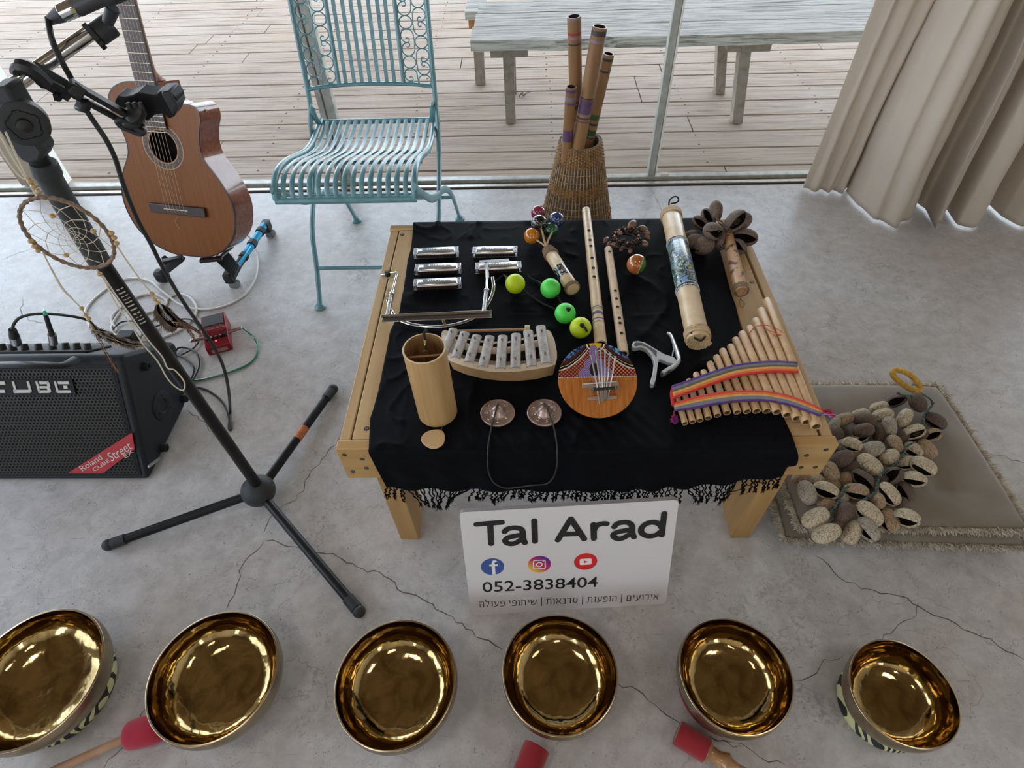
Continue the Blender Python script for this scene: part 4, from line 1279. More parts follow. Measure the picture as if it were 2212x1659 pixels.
def dots_mat():
    m, nt, b = _mat('dot_painting'); N, L = nt.nodes, nt.links
    tc = N.new('ShaderNodeTexCoord')
    def ramp(src, els, const=False):
        r = N.new('ShaderNodeValToRGB'); e = r.color_ramp.elements
        if const: r.color_ramp.interpolation = 'CONSTANT'
        e[0].position, e[0].color = els[0][0], (*els[0][1], 1); e[1].position, e[1].color = els[1][0], (*els[1][1], 1)
        for p_, c in els[2:]: k = e.new(p_); k.color = (*c, 1)
        L.new(src, r.inputs[0]); return r
    n = N.new('ShaderNodeTexNoise'); n.inputs['Scale'].default_value = 26; n.inputs['Detail'].default_value = 2; n.inputs['Distortion'].default_value = 1.5; L.new(tc.outputs['Object'], n.inputs[0])
    base = ramp(n.outputs[0], [(.30, (.03, .06, .04)), (.64, (.42, .38, .04)), (.40, (.16, .26, .22)), (.47, (.02, .03, .04)), (.52, (.20, .32, .52)), (.60, (.03, .05, .05))], True)
    v = N.new('ShaderNodeTexVoronoi'); v.inputs['Scale'].default_value = 170; L.new(tc.outputs['Object'], v.inputs[0])
    d = ramp(v.outputs['Distance'], [(.30, (1, 1, 1)), (.36, (0, 0, 0))])
    v2 = N.new('ShaderNodeTexNoise'); v2.inputs['Scale'].default_value = 40; L.new(tc.outputs['Object'], v2.inputs[0])
    k = ramp(v2.outputs[0], [(.45, (.05, .05, .05)), (.55, (.75, .8, .8))])
    mm_ = N.new('ShaderNodeMath'); mm_.operation = 'MULTIPLY'; L.new(d.outputs[0], mm_.inputs[0]); L.new(k.outputs[0], mm_.inputs[1])
    x = N.new('ShaderNodeMix'); x.data_type = 'RGBA'; L.new(mm_.outputs[0], x.inputs[0]); L.new(base.outputs[0], x.inputs[6]); x.inputs[7].default_value = (.75, .78, .75, 1)
    L.new(x.outputs[2], b.inputs['Base Color']); b.inputs['Roughness'].default_value = .3; b.inputs['Coat Weight'].default_value = .3
    return m


zA, zB = (P(1462, 522, z=CZ + .03) - A_).dot(ax), (P(1484, 630, z=CZ + .03) - A_).dot(ax)
g = G(); g.lathe([(r_, zA), (r_ + .0006, zA + .001), (r_ + .0012, (zA + zB) / 2), (r_ + .0006, zB - .001), (r_, zB)], 40, X=X)
pb_ = g.build('painted_sleeve', dots_mat(), t_, world=True)
m_white = M('white_paint', (.8, .8, .78), .4)
g = G(); k = 44
for zq in (zA + .003, zA + .009, zB - .003, zB - .010):
    for i in range(k):
        a = 2 * PI * i / k; g.ball(X @ V(((r_ + .001) * math.cos(a), (r_ + .001) * math.sin(a), zq)), .0013, 6)
g.build('white_dots', m_white, pb_, world=True, kind='stuff')
g = G()
g.lathe([(r_ + .0009, zA + .004), (r_ + .0009, zA + .008)], 40, X=X); g.lathe([(r_ + .0009, zB - .009), (r_ + .0009, zB - .004)], 40, X=X)
g.build('black_stripe', m_black, pb_, world=True)
m_reed = M('reed_lashing', (.66, .47, .25), .5, var=.3, vs=90, bump=.3, bs=500)
for z0_, s_ in ((.004, 1), (L_ - .012, -1)):
    g = G()
    for j in range(4): g.tube([X @ V(((r_ + .001) * math.cos(a), (r_ + .001) * math.sin(a), z0_ + (j - .2) * .0042 * s_)) for a in [2 * PI * i / 32 for i in range(32)]], .0023, n=6, closed=True)
    g.build('reed_lashing', m_reed, t_, world=True)
g = G(); rnd = random.Random(3); g.cyl(X @ V((0, 0, L_ - .001)), X @ V((0, 0, L_ + .0008)), r_ * .97, n=36)
for j in range(9):
    u = -r_ + (j + .5) * 2 * r_ / 9; hgt = math.sqrt(max(r_ * r_ - u * u, 0)) * .93
    for sgn in (0, 1):
        a_, b_2 = (-hgt, 0) if sgn else (0, hgt)
        g.beam(X @ V((u, a_ * .98, L_ + .0012)), X @ V((u + (0.004 if sgn else -.004), b_2 * .98, L_ + .0014)), .0042, .0020, up=ax)
g.build('woven_end', m_reed, t_, world=True)
g = G(); cc = P(1507, 717, z=CZ + .045) + ax * .004
lp = [cc + V((-.010, .006, -.003)), cc + V((-.002, .012, .002)), cc + V((.009, .008, .001)), cc + V((.013, -.004, -.003)), cc + V((.006, -.012, -.007)), cc + V((-.004, -.008, -.007)), cc + V((-.010, .002, -.004))]
g.tube(smooth(lp, 5, True), .0019, n=8, closed=True); g.build('cord_loop', m_cord, t_, world=True)
g = G(); c1 = P(1447, 440, z=CZ + .030)
lp = [P(1445, 444, z=CZ + .030), P(1446, 434, z=CZ + .036), P(1453, 426, z=CZ + .036), P(1462, 425, z=CZ + .033), P(1466, 431, z=CZ + .030), P(1462, 437, z=CZ + .028), P(1449, 440, z=CZ + .026)]
g.tube(smooth(lp, 5), .0019, n=8); g.build('cord_loop', m_cord, t_, world=True)

# ---- seed pods: one maker for the pod rattle and the pod bunch
m_podd = M('seed_pod_brown', (.115, .07, .05), .75, col2=(.05, .03, .022), vs=55, stretch=(1, 1, 3), bump=.9, bs=90, contrast=(.4, .6))


def pod_mat(name, c, c2):
    m, nt, b = _mat(name); N, L = nt.nodes, nt.links
    tc = N.new('ShaderNodeTexCoord'); mp = N.new('ShaderNodeMapping'); mp.inputs['Scale'].default_value = (1, 1, .36); L.new(tc.outputs['Object'], mp.inputs[0])
    ns = N.new('ShaderNodeTexNoise'); ns.inputs['Scale'].default_value = 45; ns.inputs['Detail'].default_value = 3
    va = N.new('ShaderNodeVectorMath'); va.operation = 'MULTIPLY_ADD'; va.inputs[1].default_value = (.034, .034, .034); L.new(mp.outputs[0], ns.inputs[0]); L.new(ns.outputs[1], va.inputs[0]); L.new(mp.outputs[0], va.inputs[2])
    n = N.new('ShaderNodeTexVoronoi'); n.feature = 'DISTANCE_TO_EDGE'; n.inputs['Scale'].default_value = 165; L.new(va.outputs[0], n.inputs[0])
    r = N.new('ShaderNodeValToRGB'); r.color_ramp.elements[0].position = .0; r.color_ramp.elements[1].position = .085
    r.color_ramp.elements[0].color = (*c2, 1); r.color_ramp.elements[1].color = (*c, 1); L.new(n.outputs[0], r.inputs[0])
    n3 = N.new('ShaderNodeTexNoise'); n3.inputs['Scale'].default_value = 22; L.new(tc.outputs['Object'], n3.inputs[0])
    mx = N.new('ShaderNodeMix'); mx.data_type = 'RGBA'; mx.blend_type = 'MULTIPLY'; mx.inputs[0].default_value = .55
    L.new(r.outputs[0], mx.inputs[6]); L.new(n3.outputs[0], mx.inputs[7]); L.new(mx.outputs[2], b.inputs['Base Color'])
    b.inputs['Roughness'].default_value = .75
    bp = N.new('ShaderNodeBump'); bp.inputs['Strength'].default_value = .7; bp.inputs['Distance'].default_value = .0015; L.new(n.outputs[0], bp.inputs['Height']); L.new(bp.outputs[0], b.inputs['Normal'])
    return m


def pod_geo(g, s, seed, m_out=0, m_in=1, open_w=.55):
    """a hollow woody pod, stem end at -z, mouth slit towards +x; about 2 s wide"""
    rnd = random.Random(seed); ph = rnd.uniform(0, 6); el = rnd.uniform(1.15, 1.4)
    n, h = 26, 16
    rows = []
    for i in range(h + 1):
        th = PI * (.02 + .96 * i / h); row = []
        for j in range(n + 1):
            # the slit: the azimuth leaves a gap around +x that is widest mid-way
            gap = open_w * max(0, math.sin(th)) ** .8 * (1.0 if th > .5 else .6)
            a = gap + (2 * PI - 2 * gap) * j / n
            k = 1 + .05 * math.sin(2 * a + ph) + .04 * math.sin(3 * th + ph)
            rr_ = s * math.sin(th) ** .85 * k * (.98 if math.cos(th) > 0 else 1.0)
            z = s * el * math.cos(th)
            lip = .88 if j in (0, n) else (.97 if j in (1, n - 1) else 1)
            row.append(V((rr_ * math.cos(a) * lip, rr_ * .86 * math.sin(a), -z)))
        rows.append(row)
    g.grid(rows, m_out)
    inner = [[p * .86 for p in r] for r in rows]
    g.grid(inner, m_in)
    for e in (0, n): g.grid([[r[e] for r in rows], [r[e] for r in inner]], m_out)


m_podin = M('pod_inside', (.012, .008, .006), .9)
podmats = [pod_mat('pod_cream', (.70, .60, .42), (.22, .15, .09)), pod_mat('pod_tan', (.50, .36, .22), (.17, .10, .06)), pod_mat('pod_brown', (.16, .11, .08), (.06, .04, .03)), pod_mat('pod_grey', (.48, .42, .34), (.18, .14, .10))]

# pod rattle with a bamboo handle
A_, B_ = P(1571, 505, z=CZ + .020), P(1602, 630, z=CZ + .016)
t_ = thing('pod_rattle', 'rattle of dark wrinkled seed pods on a scorched bamboo handle', 'rattle', P(1585, 560, z=CZ))
ax = (B_ - A_).normalized(); xx_, yy_, zz_ = frame(ax); X = mtx(A_, xx_, yy_, zz_); L_ = (B_ - A_).length
m_scorch = M('bamboo_scorched', (.62, .38, .20), .4, col2=(.13, .06, .05), vs=42, coat=.2, stretch=(1.6, 1.6, .8), contrast=(.36, .44), detail=1)
g = G(); g.lathe([(0, -.01), (.0115, -.01), (.0125, .01), (.0135, L_ * .5), (.0140, L_ - .004)], 28, X=X); g.lathe([(.0140, L_ - .004), (.0115, L_), (.0108, L_ - .002), (.0105, L_ - .008), (0, L_ - .009)], 28, X=X)
g.build('bamboo_handle', m_scorch, t_, world=True)
g = G()
for j in range(4): g.tube([X @ V((.0150 * math.cos(a), .0150 * math.sin(a), L_ - .003 - j * .0032)) for a in [2 * PI * i / 24 for i in range(24)]], .0019, n=6, closed=True)
e_ = X @ V((.005, .005, L_)); g.tube(smooth([e_, P(1597, 652, z=CZ + .006), P(1603, 664, z=CZ + .003), P(1608, 656, z=CZ + .004), P(1600, 646, z=CZ + .01)], 5), .0009, n=6)
g.build('cord_binding', m_wrap, t_, world=True)
m_podr = pod_mat('pod_dark_wrinkled', (.20, .14, .105), (.085, .055, .042))
for i, (px_, py_, hz, s_, az, el) in enumerate(((1505, 522, .018, .020, 200, 10), (1520, 530, .018, .024, 230, 5), (1496, 512, .016, .018, 190, 5), (1514, 482, .030, .017, 160, 30), (1530, 470, .032, .018, 120, 30), (1547, 455, .050, .018, 105, 55), (1600, 480, .030, .022, 30, 20), (1608, 512, .018, .024, -20, 0), (1594, 532, .016, .018, -60, 0), (1560, 520, .020, .020, 250, 0), (1541, 500, .045, .022, 215, 25), (1588, 478, .050, .024, 35, 30))):
    c = P(px_, py_, z=CZ + hz)
    u = V((math.cos(math.radians(az)) * math.cos(math.radians(el)), math.sin(math.radians(az)) * math.cos(math.radians(el)), math.sin(math.radians(el))))
    x_ = (V((0, -.8, .3)) - u * V((0, -.8, .3)).dot(u)).normalized()
    if i in (0, 1, 5, 6): x_ = -x_
    X2 = mtx((0, 0, 0), x_, u.cross(x_), u)
    g = G(); g.M = X2; pod_geo(g, s_ * 1.0, 40 + i); o = g.build('seed_pod', [m_podr, m_podin], t_, ang=60); o.location = c - t_.location
g = G(); nb = P(1560, 478, z=CZ + .045)
for i in range(6): g.tube(smooth([nb, nb + V((random.Random(i).uniform(-.02, .02), random.Random(i + 9).uniform(-.012, .012), .006)), P(1555 + 6 * i, 490, z=CZ + .03)], 4), .0012, n=5)
g.build('pod_strings', m_wrap, t_, world=True, kind='stuff')

# ---- capo
m_capo = M('capo_silver', (.78, .82, .85), .30, metal=.45); m_rub = M('grey_rubber', (.10, .10, .11), .7)
t_ = thing('guitar_capo', 'silver spring guitar capo lying open on the cloth', 'capo', P(1418, 780, z=CZ))
CP = lambda x, y, z=CZ + .008: P(x, y, z=z)


def slab(pts, z0, z1):
    q0 = [P(x, y, z=(z0 + z1) / 2) for x, y in pts]; return [(p.x, p.y) for p in q0]


g = G()
upper = [(1364, 748), (1368, 741), (1378, 740), (1392, 743), (1405, 751), (1420, 760), (1433, 768), (1445, 772), (1456, 776), (1462, 784), (1456, 789), (1440, 784), (1425, 778), (1422, 780), (1418, 806), (1416, 822), (1412, 834), (1405, 834), (1404, 828), (1410, 806), (1412, 785), (1406, 768), (1395, 757), (1382, 752), (1371, 755), (1365, 753)]
g.prism(slab(upper, CZ, CZ + .016), CZ + .002, CZ + .013)
o = g.build('handle_frame', m_capo, t_, world=True, bevel=.001)
g = G(); g.prism(slab([(1369, 748), (1373, 744), (1386, 745), (1400, 752), (1418, 763), (1417, 775), (1408, 763), (1395, 753), (1382, 749), (1372, 752)], CZ, CZ + .016), CZ + .0128, CZ + .0138)
g.build('grip_inlay', m_rub, o, world=True)
g = G(); pth = [CP(1441, 719), CP(1449, 724), CP(1457, 744), CP(1464, 766), CP(1466, 780), CP(1456, 792), CP(1442, 800), CP(1430, 808)]
g.tube(smooth(pth, 4), [.0018 + .0022 * min(1, i / 12) for i in range(29)], n=8, flat=1.9, ref=(0, 0, 1)); g.tube([CP(1454, 745), CP(1455, 755), CP(1452, 770)], .0013, n=6); g.cyl(P(1459, 781, z=CZ + .012), P(1459, 781, z=CZ + .016), .003, n=12)
g.build('clamp_arm', m_capo, t_, world=True)
g = G(); g.beam(P(1446, 800, z=CZ + .006), P(1428, 810, z=CZ + .006), .007, .011, up=(0, 0, 1)); g.build('rubber_pad', m_rub, t_, world=True, bevel=.001)
g = G(); g.beam(P(1419, 790, z=CZ + .004), P(1411, 836, z=CZ + .004), .006, .006); g.build('rear_arm', m_black, t_, world=True, bevel=.001)

# ---- pan flute
t_ = thing('pan_flute', 'bamboo pan flute with fifteen pipes and two striped woven straps', 'pan flute', P(1620, 830, z=CZ))
# (bottom x,y) (top x,y) in the photo
bot = [(1481, 918), (1497, 914.5), (1513, 911), (1531, 906), (1551, 900.5), (1572, 895), (1594, 893.5), (1615, 892), (1636, 891), (1658, 891), (1680, 893), (1702, 900), (1723, 907), (1744, 915), (1765, 925)]
top = [(1457, 840), (1473, 834), (1488, 820), (1503, 806), (1519, 801), (1533, 783), (1547, 769), (1560, 755), (1577, 746), (1588, 731), (1602, 718), (1618, 706), (1631, 690), (1643, 668), (1656, 647)]
pan_r = [.0056 + .0034 * i / 14 for i in range(15)]
m_pipe = wood('pipe_cane', (.72, .49, .27), (.60, .37, .18), 'z', 14, .4, 14, .06, coat=.1)
pipes = []
for i in range(15):
    r = pan_r[i]; h_ = CZ + .0105 + (.004 if i > 9 else 0)
    a = P(*bot[i], z=h_); b = P(*top[i], z=h_)
    ax = (b - a).normalized(); a = a + ax * .003
    xx_, yy_, zz_ = frame(ax); L_ = (b - a).length
    g = G(); X = mtx((0, 0, 0), xx_, yy_, zz_)
    g.lathe([(r * .76, .02), (r * .76, 0), (r * .95, 0), (r, .0012), (r * .985, L_ * .5), (r * .96, L_ - .004), (r * .78, L_ - .0006), (0, L_)], 20, X=X, m=lambda k: 1 if k == 0 else 0)
    g.lathe([(0, .02), (r * .76, .02)], 20, X=X, m=1)
    o = g.build('pipe', [m_pipe, M('pipe_inside', (.22, .13, .05), .8) if i == 0 else pipes[0].data.materials[1]], t_); o.location = a - t_.location
    pipes.append(o)
m_sp = [M('strap_' + n_, c, .9, bump=.8, bs=700) for n_, c in (('purple', (.11, .04, .24)), ('grey', (.22, .22, .24)), ('olive', (.15, .14, .09)), ('yellow', (.85, .42, .08)), ('orange', (.85, .20, .05)), ('red', (.75, .04, .035)))]


def strap(pts_up, pts_lo, name, order):
    """woven band lying over the pipes; rounded over each pipe"""
    k = 90; up_ = smooth([V((x, y, 0)) for x, y in pts_up], 12); lo_ = smooth([V((x, y, 0)) for x, y in pts_lo], 12)
    n = len(up_); g = G(); rows = []
    for j in range(13):
        f = j / 12; row = []
        for i in range(n):
            q_ = up_[i].lerp(lo_[i], f)
            t = i / (n - 1)
            h_ = CZ + .0235 + .003 * t + .0005 * math.sin(i * .9) - (.008 if i == 0 or i == n - 1 else 0)
            row.append(P(q_.x, q_.y, z=h_ + (-.0015 if j in (0, 12) else 0)))
        rows.append(row)
    g.grid(rows)
    nf = n - 1; g.m = [order[min(5, j // 2)] for j in range(12) for i in range(nf)]
    return g.build(name, m_sp, t_, world=True, ang=180, solid=.0022)


strap([(1452, 833), (1475, 826), (1510, 813), (1545, 801), (1585, 789), (1625, 783), (1670, 780), (1721, 782)], [(1455, 862), (1480, 853), (1510, 842), (1545, 829), (1585, 816), (1625, 809), (1670, 805), (1727, 806)], 'woven_strap', [0, 1, 2, 3, 4, 5])
strap([(1456, 872), (1500, 858), (1550, 849), (1600, 844), (1650, 845), (1700, 854), (1740, 868), (1778, 885)], [(1458, 888), (1500, 883), (1550, 874), (1600, 868), (1650, 867), (1700, 875), (1740, 888), (1772, 899)], 'woven_strap', [5, 4, 3, 1, 1, 0])
g = G(); g.tube(smooth([P(1456, 835, z=CZ + .018), P(1452, 850, z=CZ + .012), P(1455, 875, z=CZ + .012)], 4), .004, n=8); g.build('strap_turn', m_sp[5], t_, world=True)
g = G(); rnd = random.Random(6)
for i in range(60):
    e = P(1457, 906, z=CZ + .010); d = V((rnd.uniform(-1, 1), rnd.uniform(-1, 1), rnd.uniform(-1, 1))).normalized() * .0085; g.tube([e, e + d], [.0016, .0007], n=4, m=i % 2)
g.tube([P(1456, 888, z=CZ + .012), P(1456, 898, z=CZ + .012), P(1457, 906, z=CZ + .010)], .0016, n=5, m=0)
g.build('pompom', [M('pompom_red', (.42, .01, .04), .9), M('pompom_blue', (.04, .03, .30), .9)], t_, world=True, kind='stuff')
g = G()
for i in range(34):
    e = P(1776 + rnd.uniform(-3, 3), 892 + rnd.uniform(-5, 5), z=CZ + .016); q_ = P(1797 + rnd.uniform(-8, 10), 897 + rnd.uniform(-9, 8), z=CZ + .010 + rnd.uniform(-.004, .008)); g.tube([e, (e + q_) / 2 + V((0, rnd.uniform(-.002, .002), .003)), q_], [.0012, .0010, .0004], n=4, m=i % 4)
g.build('strap_fringe', [M('fringe_pink', (.60, .03, .16), .9), m_sp[0], M('fringe_red', (.6, .01, .04), .9), M('fringe_lilac', (.5, .35, .6), .9)], t_, world=True, kind='stuff')
g = G(); m_thr = M('orange_thread', (.62, .10, .03), .8)
g.tube(smooth([P(1616, 722, z=CZ + .02), P(1632, 706, z=CZ + .024), P(1655, 703, z=CZ + .026), P(1672, 708, z=CZ + .024), P(1688, 716, z=CZ + .024), P(1695, 725, z=CZ + .02), P(1680, 722, z=CZ + .024), P(1660, 713, z=CZ + .026), P(1648, 703, z=CZ + .026), P(1645, 696, z=CZ + .024)], 6), .0007, n=5)
g.tube(smooth([P(1650, 704, z=CZ + .027), P(1672, 724, z=CZ + .024), P(1694, 722, z=CZ + .022)], 6), .0006, n=5)
g.build('thread', m_thr, t_, world=True)
# carved mark on the plank
g = G(); g.tube(smooth([P(1694, 722, z=TH + .0006), P(1693, 735, z=TH + .0006), P(1700, 732, z=TH + .0006), P(1698, 744, z=TH + .0006), P(1704, 742, z=TH + .0006)], 5), .0006, n=4); g.build('ink_mark', m_black, tb, world=True)

# ---- tank drum style metallophone
t_ = thing('xylophone', 'small boat shaped xylophone with eight grey half-round bars', 'xylophone', P(1085, 770, z=CZ))
zt = CZ + .030
oT = [(953, 722), (956, 715), (962, 712.5), (968, 715), (985, 722), (1020, 733), (1060, 738), (1100, 737), (1150, 725), (1175, 715), (1183, 712), (1190, 717), (1198, 735), (1203, 760), (1203, 775), (1199, 788), (1160, 798), (1120, 802), (1085, 802), (1040, 797), (1000, 787), (972, 775), (955, 740)]
poly = [P(x, y, z=zt) for x, y in oT]
m_lite = wood('pale_timber', (.76, .64, .48), (.68, .55, .40), 'x', 10, .55, 8, .08); m_timb = wood('timber_side', (.52, .33, .16), (.42, .25, .11), 'x', 10, .5, 8, .1)
g = G(); n = len(poly)
up_r = [(p.x, p.y, p.z) for p in poly]
cx = sum(p.x for p in poly) / n; cy = sum(p.y for p in poly) / n
low = [(cx + (p.x - cx) * .97, cy + (p.y - cy) * .96, CZ) for p in poly]
ins = [(cx + (p.x - cx) * .80, cy + (p.y - cy) * .62, zt) for p in poly]; ins2 = [(q[0], q[1], zt - .02) for q in ins]
g.add(up_r + low, [(i, (i + 1) % n, n + (i + 1) % n, n + i) for i in range(n)] + [tuple(range(n, 2 * n))], 1)
g.add(up_r + ins, [(i, (i + 1) % n, n + (i + 1) % n, n + i) for i in range(n)], 0)
g.add(ins + ins2, [(i, (i + 1) % n, n + (i + 1) % n, n + i) for i in range(n)] + [tuple(range(n, 2 * n))], 2)
g.build('wooden_body', [m_lite, m_timb, M('hollow_dark', (.06, .03, .02), .9)], t_, world=True, ang=50)
for (pts) in ([(958, 730), (985, 741), (1020, 752), (1060, 757), (1100, 756), (1140, 748), (1172, 738)], [(962, 764), (985, 776), (1020, 787), (1060, 795), (1100, 796), (1140, 792), (1190, 784)]):
    g = G(); g.tube(smooth([P(x, y, z=zt + .0045) for x, y in pts], 5), .0090, n=4, flat=.9); g.build('rail', m_lite, t_, world=True, flatshade=True)
m_zinc = M('galvanised_bar', (.52, .475, .44), .45, metal=.15, var=.3, vs=120, bump=.3, bs=500)
m_nail = M('nail', (.30, .29, .27), .35, metal=.9)
bars = [((980, 714), (957, 765)), ((1004, 721), (983, 775)), ((1030, 728), (1012, 785)), ((1058, 730), (1043, 794)), ((1086, 729), (1081, 798)), ((1115, 725), (1113, 797)), ((1141, 718), (1149, 793)), ((1168, 708), (1180, 787))]
zbar = zt + .011
for k, (a_, b_2) in enumerate(bars):
    a, b = P(*a_, z=zbar), P(*b_2, z=zbar); a = a.lerp(b, -.02); ax = (b - a).normalized(); sd = V((0, 0, 1)).cross(ax).normalized(); L_ = (b - a).length
    rows = []; inner = []
    for t in (0, .5, 1):
        row = []; ri = []
        for j in range(13):
            an = PI * j / 12; R = .0098
            row.append(a + ax * (L_ * t) + sd * (R * math.cos(an)) + V((0, 0, R * .62 * math.sin(an)))); ri.append(a + ax * (L_ * t) + sd * ((R - .0012) * math.cos(an)) + V((0, 0, (R * .62 - .0012) * math.sin(an) - .0004)))
        rows.append(row); inner.append(ri)
    g = G(); g.grid(rows); g.grid(inner)
    for e in (0, 2): g.grid([rows[e], inner[e]])
    for e in (0, 12): g.grid([[r[e] for r in rows], [r[e] for r in inner]])
    bo = g.build('tone_bar', m_zinc, t_, world=True, ang=40)
    for t in (.20, .80):
        c = a + ax * (L_ * t) + V((0, 0, .006)); g = G(); g.cyl(c, c + V((0, 0, .0045)), .0013, n=8); g.cyl(c + V((0, 0, .0045)), c + V((0, 0, .0055)), .0024, n=10); g.build('nail', m_nail, bo, world=True)
# mallet
a, b = P(985, 716, z=CZ + .018), P(1134, 712, z=CZ + .012)
t_ = thing('beater', 'thin wooden beater with a pale rubber head behind the xylophone', 'beater', ((a + b) / 2 - V((0, 0, .014))))
g = G(); g.cyl(a, b, .0035, .0030, n=12); g.build('stick', m_dowel, t_, world=True)
g = G(); c = P(1139, 711, z=CZ + .014); g.cyl(c - V((.005, 0, 0)), c + V((.005, 0, 0)), .0085, n=20); g.build('head', M('pale_rubber', (.72, .68, .38), .6), t_, world=True, bevel=.001)

# ---- koshi style chime
kb = P(946, 890, z=CZ)
t_ = thing('cylinder_chime', 'upright bamboo cylinder chime with an open top', 'chime', kb)
KH = .163; KR = .0352; leanx, leany = -.003, .002
X = mtx((0, 0, 0), V((1, 0, 0)), V((0, 1, 0)), V((leanx / KH, leany / KH, 1)))
m_kosh = wood('bamboo_veneer', (.62, .41, .19), (.47, .28, .11), 'z', 16, .35, 20, .05, coat=.2)
g = G(); g.lathe([(0, .0), (KR - .002, 0), (KR, .001), (KR, KH - .0005), (KR - .0005, KH), (KR - .0028, KH), (KR - .003, KH - .001), (KR - .003, .06), (0, .06)], 56, X=X, m=lambda i: 0 if i < 3 else (1 if i < 5 else 2))
g.build('bamboo_shell', [m_kosh, M('veneer_edge', (.74, .58, .36), .5), wood('veneer_inside', (.36, .20, .08), (.25, .13, .05), 'z', 16, .5, 20)], t_)
g = G(); g.cyl(X @ V((-KR + .002, 0, KH - .022)), X @ V((KR - .002, .004, KH - .019)), .0022, n=10); g.build('cross_rod', M('rose_rod', (.50, .25, .15), .45), t_)
m_brass = M('brass', (.62, .42, .14), .2, metal=1)
g = G(); g.tube(smooth([X @ V((0, .002, KH - .02)), X @ V((-.004, .004, KH - .014)), X @ V((0, .006, KH - .010)), X @ V((.004, .004, KH - .014)), X @ V((0, .002, KH - .02)), X @ V((.001, 0, KH - .034)), X @ V((-.002, 0, KH - .040))], 5), .0007, n=6)
g.cyl(X @ V((0, .010, KH - .006)), X @ V((0, .016, KH + .002)), .0022, n=10)
g.build('brass_ring', m_brass, t_)
g = G(); g.tube(smooth([X @ V((.0005, .006, KH - .009)), X @ V((0, .012, KH - .004)), X @ V((0, .018, KH + .002)), X @ V((-.001, .022, KH + .010)), X @ V((.001, KR - .004, KH + .010)), X @ V((0, KR + .003, KH + .001))], 5), .0024, n=8); g.build('hanging_cord', m_cord, t_)
g = G(); c = P(936, 946, z=CZ + .0025)
outl = [(910, 952), (911, 943), (920, 934), (933, 929), (948, 928), (957, 932), (961, 942), (960, 953), (955, 962), (943, 968), (930, 968), (918, 962)]
q_ = smooth([P(x, y, z=CZ + .003) - kb for x, y in outl], 4, True)
g.prism([(p.x, p.y) for p in q_], .001, .0038); pd_ = g.build('wind_paddle', wood('paddle_wood', (.72, .50, .27), (.60, .38, .18), 'y', 9, .45, 10, .05), t_, bevel=.0008)
g = G(); g.tube(smooth([P(956, 917, z=CZ + .004) - kb, P(955, 924, z=CZ + .006) - kb, P(950, 931, z=CZ + .006) - kb], 4), .0008, n=6); g.build('paddle_cord', m_brass, t_)

# ---- tingsha
t_ = thing('tingsha', 'pair of embossed bronze hand cymbals joined by a dark leather cord', 'hand cymbals', P(1125, 890, z=CZ))
m_bronze = M('embossed_bronze', (.62, .48, .43), .38, metal=.75, col2=(.42, .30, .26), vs=60)
cen_ = []
for k, (cx_, cy_) in enumerate(((1075, 889), (1176, 888.5))):
    c = P(cx_, cy_, z=CZ + .006); cen_.append(c); R = .0312
    g = G(); g.lathe([(0, .0185), (.004, .018), (.0095, .0145), (.0125, .0075), (.0145, .0045), (.016, .0040), (.024, .0030), (.0275, .0030), (.0282, .0042), (.0300, .0044), (R, .0034), (R, .0010), (.029, .0), (.0, .0)], 56)
    o = g.build('cymbal', m_bronze, t_); o.location = c - t_.location - V((0, 0, .006))
    g = G(); rr_ = random.Random(k + 3)
    for j in range(8):
        a = 2 * PI * j / 8 + .2 * k; u = V((math.cos(a), math.sin(a), 0)); s_ = V((-u.y, u.x, 0)); b0 = u * .0195 + V((0, 0, .0046))
        g.tube(smooth([b0 + u * .004 - s_ * .002, b0 + u * .003 + s_ * .002, b0 + s_ * (.0005 * rr_.uniform(-2, 2)), b0 - u * .003 + s_ * .002, b0 - u * .0035 - s_ * .0025], 4), .0008, n=6)
        g.tube([b0 + u * .001 + s_ * .003, b0 - u * .002 + s_ * rr_.uniform(.002, .0045)], .0008, n=6)
    g.build('embossed_symbols', M('bronze_relief', (.75, .66, .60), .25, metal=.9) if k == 0 else bpy.data.materials['bronze_relief'], o)
g = G(); m_leath = M('leather_cord', (.035, .032, .026), .6)
c0_, c1_ = cen_; hy = -.016
pts = [c0_ + V((.001, .003, .014)), c0_ + V((-.001, 0, .015)), P(1068, 900, z=CZ + .012), P(1062, 920, z=CZ + .004), P(1058, 942, z=CZ + .004), P(1054.5, 962, z=CZ + .003), P(1053, 985, y=hy), P(1054, 1010, y=hy), P(1059, 1030, y=hy), P(1070, 1045, y=hy), P(1090, 1054, y=hy - .002), P(1115, 1053, y=hy - .002), P(1150, 1048, y=hy - .002), P(1180, 1045, y=hy), P(1196, 1030, y=hy), P(1203, 1005, y=hy), P(1204, 985, y=hy), P(1203, 962, z=CZ + .003), P(1199, 935, z=CZ + .004), P(1194, 915, z=CZ + .006), P(1188, 898, z=CZ + .013), c1_ + V((.004, .001, .015)), c1_ + V((0, .004, .014))]
g.tube(smooth(pts, 5), .0015, n=8); g.build('leather_cord', m_leath, t_, world=True)
g = G(); g.ball(c0_ + V((.0005, .003, .0145)), .0028, 10); g.ball(c1_ + V((0, .004, .0145)), .0038, 10); g.build('cord_knot', m_leath, t_, world=True)

